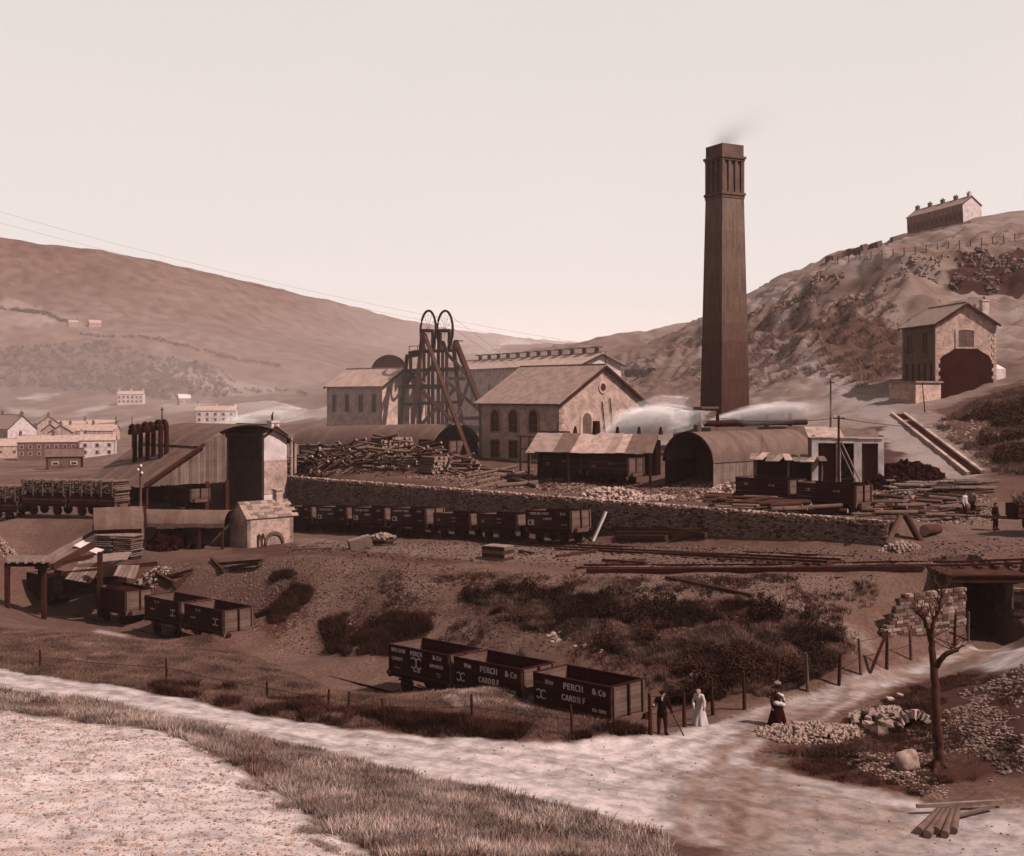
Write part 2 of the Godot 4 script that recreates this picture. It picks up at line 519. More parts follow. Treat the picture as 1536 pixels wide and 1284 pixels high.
	sight([1000, 585, 215, 980, 562, 270, 960, 545, 330, 945, 532, 380, 980, 512, 345, 1050, 472, 310, 1130, 432, 290, 1240, 387, 300, 1365, 352, 372, 1440, 333, 366, 1480, 330, 362, 1536, 308, 400, 1700, 270, 410, 2000, 250, 410])
	sight([1100, 610, 180, 1130, 560, 215, 1130, 500, 250, 1050, 530, 270, 1200, 520, 210, 1230, 555, 187, 1290, 590, 160, 1340, 615, 140, 1400, 665, 115, 1450, 712, 97, 1250, 640, 135, 1180, 620, 165])
	sight([1250, 470, 222, 1200, 490, 225, 1240, 415, 243, 1340, 385, 232, 1440, 370, 226, 1536, 358, 222, 1240, 440, 238, 1340, 413, 226, 1440, 404, 219, 1536, 400, 214, 1420, 440, 215, 1536, 450, 205, 1355, 410, 213, 1320, 450, 208, 1400, 440, 208, 1450, 455, 200, 1250, 500, 205])
	sight([1350, 540, 172, 1440, 590, 152, 1365, 580, 158, 1490, 575, 150, 1536, 560, 150, 1536, 520, 170, 1536, 640, 115, 1480, 640, 118, 1536, 720, 90, 1480, 700, 100, 1700, 560, 140, 1700, 700, 90, 2000, 520, 150, 2000, 700, 85])
	for i in 8:
		for o in [-2.2, 2.2]: c3(Vector3(-37.0 - i * 5.4 - o * 0.3, 2.95 - i * 0.05, -(109.0 + i * 1.65 + o)))
	spot([90, 420, 40, 160, 560, 62, 60, 460, 34, 320, 540, 80, 420, 300, 70, 400, 900, 60, 1800, 300, 90, 110, 20, 6, 200, 40, 20])
	var tri := Geometry2D.triangulate_delaunay(ctrl2)
	nw = int(NX1 - NX0) + 1
	nh = int(ND1 - ND0) + 1
	fw = int((FX1 - FX0) / FS) + 2
	fh = int((FD1 - FD0) / FS) + 2
	near_h.resize(nw * nh)
	far_h.resize(fw * fh)
	raster(tri, near_h, nw, nh, NX0, ND0, 1.0)
	raster(tri, far_h, fw, fh, FX0, FD0, FS)
	blur(near_h, nw, nh)
	blur(near_h, nw, nh)
	for k in 2: blur(far_h, fw, fh)

func raster(tri: PackedInt32Array, out: PackedFloat32Array, w: int, h: int, x0: float, d0: float, s: float):
	for i in range(0, tri.size(), 3):
		var a := ctrl2[tri[i]]
		var b := ctrl2[tri[i + 1]]
		var c := ctrl2[tri[i + 2]]
		var den := (b - a).cross(c - a)
		if absf(den) < 1e-6: continue
		var ha := ctrlh[tri[i]]
		var hb := ctrlh[tri[i + 1]]
		var hc := ctrlh[tri[i + 2]]
		var lo := a.min(b).min(c)
		var hi := a.max(b).max(c)
		for iy in range(maxi(0, ceili((lo.y - d0) / s)), mini(h - 1, floori((hi.y - d0) / s)) + 1):
			for ix in range(maxi(0, ceili((lo.x - x0) / s)), mini(w - 1, floori((hi.x - x0) / s)) + 1):
				var p := Vector2(x0 + ix * s, d0 + iy * s)
				var u := (p - a).cross(c - a) / den
				var v := (b - a).cross(p - a) / den
				if u >= -1e-5 and v >= -1e-5 and u + v <= 1.00002:
					out[iy * w + ix] = ha + u * (hb - ha) + v * (hc - ha)

func blur(a: PackedFloat32Array, w: int, h: int):
	var src := a.duplicate()
	for y in range(1, h - 1):
		for x in range(1, w - 1):
			var i := y * w + x
			a[i] = (src[i] * 4 + (src[i - 1] + src[i + 1] + src[i - w] + src[i + w]) * 2 + src[i - w - 1] + src[i - w + 1] + src[i + w - 1] + src[i + w + 1]) / 16.0

func look(a: PackedFloat32Array, w: int, h: int, u: float, v: float) -> float:
	var x := clampi(int(u), 0, w - 2)
	var y := clampi(int(v), 0, h - 2)
	var i := y * w + x
	var fx := clampf(u - x, 0, 1)
	var fy := clampf(v - y, 0, 1)
	return lerpf(lerpf(a[i], a[i + 1], fx), lerpf(a[i + w], a[i + w + 1], fx), fy)

func base_h(x: float, d: float) -> float:
	var e := minf(minf(x - NX0, NX1 - x), minf(d - ND0, ND1 - d))
	var n := 0.0
	if e > 0:
		n = look(near_h, nw, nh, x - NX0, d - ND0)
		if e >= 14: return n
	var f := look(far_h, fw, fh, (x - FX0) / FS, (d - FD0) / FS)
	return f if e <= 0 else lerpf(f, n, e / 14.0)

func H(x: float, z: float) -> float:
	var d := -z
	if x > 24.2 and x < 26.7 and d > 62.0 and d < 69.3: return 0.84      # the road under the bridge
	var h := base_h(x, d)
	var rough := clampf((d - 100.0) / 120.0, 0, 1)
	if rough > 0.0:
		h += nz2.get_noise_2d(x, z) * rough * clampf(d / 60.0, 0, 4.0) * clampf((h - 8.0) / 12.0, 0.05, 1) * (0.6 if x < 20.0 else 1.0)
	if rough > 0.0 and d < 330.0 and h > 9.0 and x > 5.0:
		var k := 1.0 - absf(nz.get_noise_2d(x * 0.32 + z * 0.12, z * 0.26) * 1.6)
		h += (k * k - 0.6) * 1.5 * rough * clampf((h - 12.0) / 10.0, 0, 1)
	if d < 300.0: h += nz.get_noise_2d(x, z) * (0.14 + 1.1 * rough * clampf((h - 9.0) / 8.0, 0, 1))
	return h

func on(x: float, z: float, up := 0.0) -> Vector3:
	return Vector3(x, H(x, z) + up, z)

func hit(px: float, py: float) -> Vector3:                 # where a sight line of the plate meets the ground
	var dir := Vector3((px - MID) / FOCAL, -(py - LEVEL) / FOCAL, -1.0)
	var o := Vector3(0, EYE, 0)
	var t := 12.0
	var step := 0.5
	while t < 2300.0:
		var p := o + dir * t
		if p.y < H(p.x, p.z):
			var a := t - step
			var b := t
			for i in 12:
				var m := (a + b) / 2
				var q := o + dir * m
				if q.y < H(q.x, q.z): b = m
				else: a = m
			var r := o + dir * b
			return Vector3(r.x, H(r.x, r.z), r.z)
		step = maxf(0.3, t * 0.008)
		t += step
	return o + dir * 900.0

# ---------------------------------------------------------------- what grows or lies where
var plan := []                                             # [outline in x, distance; tone; feather noise; box]

var region := ""
func area(tone: float, fray: float, px: Array, called := "") -> PackedVector2Array:
	var pl := PackedVector2Array()
	for i in range(0, px.size(), 2):
		var p := hit(px[i], px[i + 1])
		pl.append(Vector2(p.x, -p.z))
	var lo := pl[0]
	var hi := pl[0]
	for p in pl:
		lo = lo.min(p)
		hi = hi.max(p)
	plan.append([pl, tone, fray, Rect2(lo - Vector2.ONE * fray, hi - lo + Vector2.ONE * fray * 2), called])
	return pl

func tone_at(x: float, d: float, h: float) -> float:
	var n := nz2.get_noise_2d(x * 3.0, d * 3.0)
	var m := nz.get_noise_2d(x * 2.0 + 40.0, d * 2.0)
	var g := 0.11
	region = ""
	if d > 150.0 and x < 25.0 + d * 0.06:
		g = 0.145 + 0.06 * nz2.get_noise_2d(x * 0.25, d * 0.25 + 900.0) + 0.05 * n
	elif d > 105.0 and h > 8.5 and x > 15.0:
		g = 0.26 + 0.10 * nz2.get_noise_2d(x * 1.2, d * 1.2) + 0.05 * m
	elif d > 78.0: g = 0.095
	for a in plan:
		var r: Rect2 = a[3]
		if not r.has_point(Vector2(x, d)): continue
		var f: float = a[2]
		var w := 1.6 if d < 100.0 else 0.4
		var q := Vector2(x + nz.get_noise_2d(x * w + 9.0, d * w) * f, d + nz.get_noise_2d(x * w, d * w + 70.0) * f)
		var ins := Geometry2D.is_point_in_polygon(q, a[0])
		if ins: region = a[4]
		if d < 110.0:
			var e := f * 0.7
			var cnt := 2.0 if ins else 0.0
			for o in [Vector2(e, 0), Vector2(-e, 0), Vector2(0, e), Vector2(0, -e)]:
				if Geometry2D.is_point_in_polygon(q + o, a[0]): cnt += 1.0
			g = lerpf(g, a[1], cnt / 6.0)
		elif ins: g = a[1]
	if region:
		if region == "road": g *= 1.0 - 0.42 * rut(Vector2(x, d))
		return clampf(g * (1.0 + 0.12 * n + 0.08 * m), 0.012, 0.95)
	if d > 135.0:
		var c := nz2.get_noise_2d(x * 5.0 + 33.0, d * 5.0)
		return clampf(g * (1.0 + 0.4 * n + 0.45 * c), 0.012, 0.75)
	return clampf(g * (1.0 + 0.26 * n + 0.26 * m), 0.012, 0.75)

var lanes := []
func rut(p: Vector2) -> float:                             # worn wheel lines along the lanes
	if lanes.is_empty():
		for l in [[-200, 1003, 0, 1018, 230, 1057, 500, 1110, 700, 1133, 850, 1155, 1000, 1180, 1150, 1200, 1400, 1232, 1600, 1250], [900, 1170, 1020, 1130, 1100, 1102, 1200, 1066, 1330, 1022, 1440, 985, 1500, 968], [1040, 1290, 1070, 1200, 1120, 1120, 1200, 1070]]:
			var pl := PackedVector2Array()
			for i in range(0, l.size(), 2):
				var q := hit(l[i], l[i + 1])
				pl.append(Vector2(q.x, -q.z))
			lanes.append(pl)
	var r := 0.0
	for pl in lanes:
		var best := 99.0
		for i in pl.size() - 1:
			best = minf(best, p.distance_to(Geometry2D.get_closest_point_to_segment(p, pl[i], pl[i + 1])))
		best += nz.get_noise_2d(p.x * 1.3, p.y * 1.3) * 0.25
		for c in [0.62, 0.95, 1.7]: r = maxf(r, (1.0 if c < 1.0 else 0.6) * clampf(1.0 - absf(best - c) / 0.22, 0, 1))
	return r

var field := PackedVector2Array()
var verge := PackedVector2Array()
var hump := PackedVector2Array()
var bushes := PackedVector2Array()
func paint_plan():
	# far side of the valley: pale fields, tips and tracks
	area(0.24, 6.0, [-20, 455, 60, 460, 110, 482, 20, 490, -20, 492])
	area(0.28, 5.0, [-20, 446, 40, 452, 105, 476, -20, 458])
	area(0.115, 12.0, [-30, 520, 150, 510, 330, 560, 330, 595, 150, 590, -30, 575])
	area(0.27, 6.0, [135, 519, 195, 526, 200, 533, 150, 527])
	area(0.36, 6.0, [60, 588, 90, 590, 60, 600, 20, 598])
	area(0.34, 6.0, [10, 612, 75, 615, 70, 625, 20, 622])
	area(0.40, 6.0, [100, 622, 150, 608, 165, 610, 120, 626])
	area(0.34, 8.0, [240, 605, 300, 600, 320, 612, 250, 620])
	area(0.34, 10.0, [430, 622, 520, 600, 560, 606, 500, 625, 440, 632])
	area(0.36, 12.0, [700, 528, 760, 508, 800, 512, 740, 532])
	for q in [[0, 500, 150, 520, 400, 560, 400, 566, 150, 528, 0, 508], [120, 478, 300, 490, 520, 530, 520, 535, 300, 496, 120, 484], [150, 400, 420, 450, 640, 500, 640, 503, 420, 454, 150, 404]]: area(0.13, 3.0, q)
	area(0.33, 8.0, [0, 640, 30, 634, 60, 640, 30, 646])
	area(0.32, 6.0, [150, 640, 230, 622, 236, 626, 170, 644])
	area(0.30, 6.0, [20, 468, 70, 474, 100, 488, 30, 486])
	area(0.27, 10.0, [240, 540, 420, 580, 420, 590, 240, 552])
	# near hill on the other side
	area(0.40, 2.0, [1188, 520, 1205, 518, 1235, 552, 1290, 590, 1345, 612, 1440, 690, 1470, 722, 1400, 722, 1345, 690, 1318, 640, 1240, 585, 1212, 556], "hill_road")
	area(0.34, 2.5, [1150, 460, 1180, 450, 1205, 475, 1160, 480])
	area(0.22, 2.0, [1124, 470, 1200, 440, 1300, 412, 1360, 400, 1430, 384, 1536, 362, 1600, 356, 1600, 380, 1536, 372, 1440, 392, 1330, 418, 1230, 445, 1130, 480])
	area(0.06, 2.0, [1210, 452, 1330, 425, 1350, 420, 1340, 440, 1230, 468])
	area(0.028, 2.0, [1430, 385, 1545, 368, 1560, 435, 1500, 440, 1440, 442, 1420, 436])  # shade of the quarry recess painted as a dark ground tone
	area(0.26, 2.0, [1355, 408, 1450, 455, 1400, 470, 1330, 470, 1300, 450])
	area(0.24, 2.0, [1075, 485, 1140, 480, 1150, 520, 1060, 510])
	area(0.09, 2.0, [1200, 490, 1290, 470, 1350, 500, 1360, 560, 1300, 580, 1240, 545])
	area(0.07, 1.5, [1400, 615, 1545, 560, 1545, 720, 1500, 715, 1440, 650])
	area(0.04, 1.5, [1300, 640, 1318, 640, 1380, 715, 1300, 700])
	# the yard and the upper sidings
	area(0.08, 1.0, [380, 700, 700, 700, 1000, 730, 1340, 770, 1330, 782, 1000, 756, 700, 728, 400, 712])
	area(0.12, 1.0, [1340, 770, 1545, 735, 1545, 845, 1340, 845, 1330, 815])
	area(0.155, 1.0, [440, 805, 700, 815, 900, 822, 1010, 832, 860, 845, 690, 838, 560, 828, 440, 815])
	area(0.045, 0.6, [430, 815, 560, 828, 690, 840, 760, 846, 600, 846, 430, 834, 330, 822])
	area(0.14, 1.0, [-20, 778, 60, 782, 140, 800, 120, 828, -20, 820])
	# embankment
	area(0.115, 1.0, [430, 836, 700, 850, 1000, 864, 1160, 900, 1100, 985, 900, 990, 700, 965, 560, 985, 400, 955, 420, 880])
	area(0.15, 0.8, [700, 850, 1000, 864, 1330, 866, 1230, 905, 1150, 892, 950, 905, 700, 885])
	area(0.22, 0.5, [1145, 890, 1170, 888, 1300, 955, 1320, 985, 1295, 975])
	area(0.045, 1.6, [690, 895, 760, 885, 900, 892, 1100, 905, 1200, 925, 1290, 985, 1200, 1020, 1120, 1050, 1010, 1050, 980, 1000, 880, 960, 720, 930])
	area(0.018, 1.2, [690, 895, 760, 885, 900, 892, 1100, 905, 1200, 925, 1290, 982, 1200, 965, 1000, 938, 860, 930, 740, 925])
	area(0.03, 1.2, [480, 930, 560, 905, 640, 925, 660, 960, 590, 975, 500, 975])
	area(0.13, 1.0, [600, 935, 690, 925, 760, 945, 860, 950, 860, 968, 740, 985, 620, 980])
	area(0.03, 1.0, [395, 880, 440, 860, 470, 900, 420, 960, 385, 965])
	# lower field, hump, road side
	hump = area(0.075, 0.6, [-40, 935, 240, 962, 385, 985, 500, 1035, 600, 1043, 700, 1030, 800, 1037, 900, 1066, 985, 1098, 850, 1113, 700, 1106, 500, 1090, 230, 1040, -40, 998])
	area(0.02, 0.5, [220, 1022, 330, 1035, 500, 1062, 640, 1078, 640, 1096, 500, 1088, 330, 1060])
	area(0.11, 0.6, [600, 1045, 700, 1030, 800, 1037, 900, 1064, 780, 1075, 680, 1062])
	area(0.42, 0.35, [108, 968, 142, 944, 168, 948, 190, 952, 182, 974, 150, 982, 138, 1000, 118, 1004])
	field = area(0.8, 0.6, [-200, 1058, 0, 1066, 150, 1086, 250, 1102, 350, 1146, 420, 1190, 480, 1240, 590, 1290, 400, 1420, -200, 1420], "stony_bank")
	verge = area(0.10, 0.5, [-200, 1040, 0, 1037, 150, 1053, 300, 1086, 450, 1121, 600, 1156, 760, 1191, 900, 1226, 1000, 1252, 1020, 1300, 590, 1292, 480, 1240, 420, 1190, 350, 1146, 250, 1102, 150, 1086, 0, 1066, -200, 1058])
	area(0.66, 0.3, [-200, 975, 0, 1000, 230, 1042, 500, 1092, 700, 1108, 850, 1115, 985, 1104, 1060, 1088, 1200, 1046, 1330, 1006, 1390, 986, 1446, 964, 1512, 966, 1545, 972, 1545, 1000, 1440, 1000, 1340, 1030, 1250, 1075, 1150, 1112, 1120, 1140, 1185, 1162, 1380, 1200, 1420, 1216, 1600, 1222, 1700, 1420, 1010, 1420, 1000, 1251, 900, 1226, 760, 1191, 600, 1156, 450, 1121, 300, 1086, 150, 1053, 0, 1037, -200, 1030], "road")
	area(0.21, 1.3, [1085, 1105, 1110, 1078, 1330, 1008, 1446, 966, 1512, 968, 1500, 985, 1340, 1028, 1250, 1073, 1150, 1108, 1120, 1135, 1110, 1160, 1085, 1150], "road")
	area(0.36, 1.8, [1010, 1150, 1110, 1150, 1190, 1166, 1380, 1204, 1420, 1218, 1600, 1225, 1700, 1400, 1020, 1400, 1000, 1250], "road")
	area(0.27, 1.4, [1060, 1130, 1110, 1130, 1150, 1200, 1130, 1290, 1070, 1290, 1050, 1200], "road")
	area(0.5, 0.8, [1390, 1225, 1500, 1215, 1560, 1225, 1560, 1300, 1400, 1290], "road")
	area(0.075, 0.4, [760, 1192, 900, 1227, 1000, 1252, 1080, 1275, 1120, 1320, 900, 1340, 700, 1300, 640, 1230])
	area(0.03, 0.5, [1185, 1162, 1380, 1200, 1400, 1175, 1545, 1165, 1545, 1005, 1440, 1005, 1350, 1028, 1250, 1080, 1160, 1110])
	area(0.10, 0.4, [1150, 1112, 1250, 1076, 1330, 1040, 1370, 1060, 1300, 1090, 1240, 1115, 1160, 1125])

# ---------------------------------------------------------------- ground
func spaced(list: Array) -> PackedFloat32Array:            # [start, [end, step], ...]
	var r := PackedFloat32Array([list[0]])
	var v: float = list[0]
	for seg in list.slice(1):
		var s: float = seg[1]
		while v < seg[0] - 0.01:
			v += s
			if seg.size() > 2: s *= seg[2]
			r.append(v)
	return r

func ground():
	var ds := spaced([-14.0, [22.0, 1.5], [62.0, 0.22], [130.0, 0.4], [262.0, 1.0], [460.0, 2.5], [1200.0, 6.0], [2500.0, 8.0, 1.08]])
	var half := spaced([0.0, [32.0, 0.25], [62.0, 0.6], [112.0, 1.0], [1900.0, 1.2, 1.07]])
	var lefts := spaced([0.0, [32.0, 0.25], [62.0, 0.6], [112.0, 1.0], [480.0, 3.5], [1900.0, 5.0, 1.09]])
	var xs := PackedFloat32Array()
	for i in range(lefts.size() - 1, 0, -1): xs.append(-lefts[i])
	xs.append_array(half)
	var w := xs.size()
	var h := ds.size()
	var v := PackedVector3Array()
	var c := PackedColorArray()
	v.resize(w * h)
	c.resize(w * h)
	var names := PackedStringArray()
	names.resize(w * h)
	for j in h:
		var d := ds[j]
		for i in w:
			var x := xs[i]
			var y := H(x, -d)
			v[j * w + i] = Vector3(x, y, -d)
			if d > 20.0 and absf(x) < 0.55 * d + 25.0:
				c[j * w + i] = sp(tone_at(x, d, y))
				names[j * w + i] = region
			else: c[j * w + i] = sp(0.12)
	var nrm := PackedVector3Array()
	nrm.resize(w * h)
	var split := {"": PackedInt32Array()}
	for j in h:
		for i in w:
			var k := j * w + i
			var dx := v[k + (1 if i < w - 1 else 0)] - v[k - (1 if i > 0 else 0)]
			var dz := v[k + (w if j < h - 1 else 0)] - v[k - (w if j > 0 else 0)]
			nrm[k] = dx.cross(dz).normalized()
			if nrm[k].y < 0: nrm[k] = -nrm[k]
			if i < w - 1 and j < h - 1:
				var r: String = names[k]
				if not split.has(r): split[r] = PackedInt32Array()
				split[r].append_array(PackedInt32Array([k, k + w, k + 1, k + 1, k + w, k + w + 1]))
	for r in split:
		var idx: PackedInt32Array = split[r]
		var arr := []
		arr.resize(Mesh.ARRAY_MAX)
		var map := PackedInt32Array()
		map.resize(w * h)
		map.fill(-1)
		var v2 := PackedVector3Array()
		var n2 := PackedVector3Array()
		var c2 := PackedColorArray()
		for q in idx.size():
			var k := idx[q]
			if map[k] < 0:
				map[k] = v2.size()
				v2.append(v[k]); n2.append(nrm[k]); c2.append(c[k])
			idx[q] = map[k]
		arr[Mesh.ARRAY_VERTEX] = v2
		arr[Mesh.ARRAY_NORMAL] = n2
		arr[Mesh.ARRAY_COLOR] = c2
		arr[Mesh.ARRAY_INDEX] = idx
		var m := ArrayMesh.new()
		m.add_surface_from_arrays(Mesh.PRIMITIVE_TRIANGLES, arr)
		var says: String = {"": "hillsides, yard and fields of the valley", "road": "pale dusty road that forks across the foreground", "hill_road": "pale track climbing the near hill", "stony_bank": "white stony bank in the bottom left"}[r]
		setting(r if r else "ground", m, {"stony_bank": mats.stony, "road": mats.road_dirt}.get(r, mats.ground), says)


# ---------------------------------------------------------------- tracks, walls, the bridge
func path_points(a: Vector3, b: Vector3, step := 1.0) -> Array:
	var n := int(a.distance_to(b) / step) + 1
	var r := []
	for i in n + 1: r.append(a.lerp(b, float(i) / n))
	return r

func track(label: String, pts: Array, sleepers := 0.9, sunk := 0.0):
	var o: Vector3 = pts[0]
	var t := thing("railway_track", label, "railway track", o, 0, "railway tracks of the colliery sidings")
	for side in [-1, 1]:
		var sh := Shape.new()
		for i in pts.size() - 1:
			var d: Vector3 = (pts[i + 1] - pts[i]).normalized()
			var n: Vector3 = Vector3(d.z, 0, -d.x).normalized() * 0.75 * side
			sh.beam(pts[i] + n - o + Vector3(0, -0.06, 0), pts[i + 1] + n - o + Vector3(0, -0.06, 0), 0.07, 0.13)
		part(t, "rail", sh.done(), mats.rail)
	var sl := box_mesh(Vector3(2.5, 0.13, 0.25))
	for i in pts.size() - 1:
		var len: float = pts[i].distance_to(pts[i + 1])
		var d: Vector3 = (pts[i + 1] - pts[i]).normalized()
		var k := 0.0
		while k < len:
			var p: Vector3 = pts[i] + d * k - o + Vector3(0, -0.175 - sunk + rng.randf_range(-0.02, 0.02), 0)
			part(t, "sleeper", sl, mats.plank_dark, Transform3D(Basis(Vector3.UP, atan2(d.x, d.z) + rng.randf_range(-0.05, 0.05)), p))
			k += sleepers

func tracks_and_walls():
	var pts := []
	for i in 8:
		var x := -46.0 + i * 7.4
		pts.append(Vector3(x, siding_rail(x), -siding_d(x)))
	track("sunken siding track that carries the three large lettered wagons", pts)
	track("track under the retaining wall that carries the long row of wagons", [upper_at(44), upper_at(20), upper_at(0), upper_at(-12), upper_at(-23)])
	var q := []
	for s in [6.0, -6.0, -14.0, -24.0]: q.append(upper_at(s) + Vector3(-3.1, 0.05, 2.2))
	track("empty track just in front of the row of wagons under the wall", q)
	q = []
	for p in [[870, 857, 73.0], [1000, 857, 71.0], [1200, 855, 68.0], [1330, 853, 66.6], [1440, 851, 65.6], [1560, 849, 64.6], [1640, 848, 64.0]]:
		var e := at(p[0], p[1], p[2] + 2.0)
		e.y = maxf(H(e.x, e.z - 0.9), H(e.x, e.z)) + 0.14
		if p[0] > 1420: e.y = maxf(e.y, 4.66)
		q.append(e)
	track("track along the top edge of the embankment and over the stone bridge", q)
	q = []
	for p in [[330, 960], [420, 990], [480, 1012]]: q.append(hit(p[0], p[1]) + Vector3(0, 0.05, 0))
	# the long dry stone wall that holds up the yard
	var a2 := wall_at(-44)
	var t := thing("retaining_wall", "long dry stone retaining wall with a pale broken coping behind the row of wagons", "wall", Vector3(a2.x, wall_foot(-44), -a2.y))
	var o := t.position
	var sh := Shape.new()
	for i in 15:
		var s0 := -44.0 + i * 5.0
		var s1 := s0 + 5.0
		var p := []
		for s in [s0, s1]:
			for off in [-0.35, 0.8]:
				for up in [0, 1]:
					var w := wall_at(s, off + (0.3 if up and off < 0 else 0.0))
					p.append(Vector3(w.x, (wall_top(s) if up else wall_foot(s) - 0.8), -w.y) - o)
		# order: s0(front lo, hi, back lo, hi), s1(...)
		sh.quad(p[0], p[4], p[5], p[1]); sh.quad(p[1], p[5], p[7], p[3]); sh.quad(p[6], p[2], p[3], p[7])
		if i == 0: sh.quad(p[2], p[0], p[1], p[3])
		if i == 14: sh.quad(p[4], p[6], p[7], p[5])
	part(t, "wall_core", sh.done(), mats.dry_stone_c)
	var rocks := [rock(Vector3(0.24, 0.1, 0.17), 5), rock(Vector3(0.2, 0.085, 0.17), 6), rock(Vector3(0.28, 0.12, 0.18), 8)]
	var stone_mats := [mats.dry_stone, mats.dry_stone_b, mats.dry_stone_c]
	for v in 3:
		var mm := MultiMesh.new()
		mm.transform_format = MultiMesh.TRANSFORM_3D
		mm.mesh = rocks[v]
		var tf := []
		for s10 in range(-430, 310):
			var s := s10 * 0.1
			var lo := wall_foot(s)
			var hi := wall_top(s)
			var y := lo - 0.1 + rng.randf() * 0.2
			while y < hi - 0.05:
				if rng.randf() < 0.26:
					var f := (y - lo) / (hi - lo)
					var w := wall_at(s + rng.randf_range(-0.1, 0.1), -0.35 + 0.3 * f)
					tf.append(Transform3D(Basis(Vector3.UP, deg_to_rad(AXIS + rng.randf_range(-14, 14))) * Basis(Vector3.RIGHT, rng.randf_range(-0.3, 0.3)), Vector3(w.x, y, -w.y) - o))
				y += 0.19
		mm.instance_count = tf.size()
		for i in tf.size(): mm.set_instance_transform(i, tf[i])
		var mi := MultiMeshInstance3D.new()
		mi.name = ["facing_stones", "facing_stones_001", "facing_stones_002"][v]
		mi.multimesh = mm
		mi.material_override = stone_mats[v]
		mi.set_meta("kind", "stuff")
		t.add_child(mi, true)
	var s := -38.0
	var k := 0
	while s < 31.0:
		var w := wall_at(s, 0.1 + rng.randf_range(-0.12, 0.2))
		part(t, "coping_stone", rocks[k % 3], mats.pale_stone if rng.randf() < 0.6 else mats.dry_stone_b, Transform3D(Basis(Vector3.UP, rng.randf() * 6.0).scaled(Vector3.ONE * rng.randf_range(0.7, 1.15)), Vector3(w.x, wall_top(s) + 0.06, -w.y) - o))
		s += rng.randf_range(0.22, 0.36)
		k += 1
	# stone abutments and the little bridge
	abutment(Vector3(18.0, 0, -60.6), Vector3(24.15, 0, -64.2), "coursed stone bridge abutment left of the dark opening, stepping down the bank", true)
	abutment(Vector3(26.75, 0, -64.0), Vector3(31.0, 0, -61.5), "pale stone bridge abutment right of the dark opening", false)
	t = thing("railway_bridge", "low bridge of heavy timber beams over the dark road opening", "bridge", Vector3(25.45, 0.85, -64.6))
	for z in [0.15, -1.9, -4.0]:
		sh = Shape.new()
		sh.box(Vector3(0, 3.35, z), Vector3(4.3, 0.36, 0.32))
		part(t, "beam", sh.done(), mats.timber)
	var pk := box_mesh(Vector3(0.29, 0.09, 5.4))
	for i in 14: part(t, "deck_plank", pk, mats.plank_dark, xform(Vector3(-2.05 + i * 0.31, 3.58, -2.3)))
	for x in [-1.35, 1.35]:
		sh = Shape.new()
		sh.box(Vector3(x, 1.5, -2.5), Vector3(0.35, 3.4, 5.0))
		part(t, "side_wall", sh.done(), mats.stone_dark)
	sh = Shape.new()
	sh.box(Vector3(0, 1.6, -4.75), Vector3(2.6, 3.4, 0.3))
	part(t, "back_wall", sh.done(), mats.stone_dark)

func abutment(a: Vector3, b: Vector3, label: String, stepped: bool):
	var t := thing("bridge_abutment", label, "stone wall", a)
	var d := b - a
	var len := Vector2(d.x, d.z).length()
	d = d.normalized()
	var yaw := atan2(-d.z, d.x)
	var n := Vector3(-d.z, 0, d.x)
	if n.z < 0: n = -n
	t.position.y = 0.4
	t.rotation.y = yaw
	var sh := Shape.new()
	var meshes := []
	for i in 9:
		var m := Shape.new()
		var w := 0.34 + 0.06 * (i % 5)
		m.box(Vector3.ZERO, Vector3(w, 0.165, 0.3), Basis(Vector3.UP, (i - 4) * 0.012))
		meshes.append([m.done(), w])
	var y := -0.5
	var prof := []
	while y < 3.5:
		var x := 0.0
		if stepped: x = clampf((y - 0.55) / 2.9, 0, 1) * 2.3
		else: x = 0.0
		var stop := len if stepped else len - clampf(y / 3.4, 0, 1) * 3.0
		if stepped: x += rng.randf_range(0, 0.3)
		prof.append(Vector2(x, y))
		while x < stop:
			var pick: Array = meshes[rng.randi_range(0, 8)]
			var w: float = minf(pick[1], maxf(stop - x, 0.15))
			part(t, "stone", pick[0], [mats.dry_stone, mats.dry_stone_b, mats.dry_stone_c, mats.dry_stone, mats.dry_stone_c][rng.randi_range(0, 4)], Transform3D(Basis().scaled(Vector3(w / pick[1] * 0.94, 1, 1)), Vector3(x + w / 2, y, rng.randf_range(-0.03, 0.04))))
			x += w
		y += 0.182
	sh.box(Vector3(len / 2 + (1.55 if stepped else -1.5), 1.2, -0.35), Vector3(len - (3.1 if stepped else 3.0), 4.2, 0.5))
	sh.box(Vector3(len / 2 + (0.7 if stepped else -0.7), 0.1, -0.36), Vector3(len - 1.4, 2.0, 0.5))
	part(t, "wall_core", sh.done(), mats.stone_dark)

# ---------------------------------------------------------------- buildings
func right_x(yaw := AXIS) -> Vector3:
	return Vector3(cos(deg_to_rad(yaw)), 0, -sin(deg_to_rad(yaw)))
func right_z(yaw := AXIS) -> Vector3:
	return Vector3(sin(deg_to_rad(yaw)), 0, cos(deg_to_rad(yaw)))

func corner_house(called: String, label: String, cat: String, corner: Vector3, yaw: float, L: float, W: float, group := "") -> Node3D:
	# the corner between the +x gable and the +z side stands at corner
	return thing(called, label, cat, corner - right_x(yaw) * L / 2 - right_z(yaw) * W / 2, yaw, group)

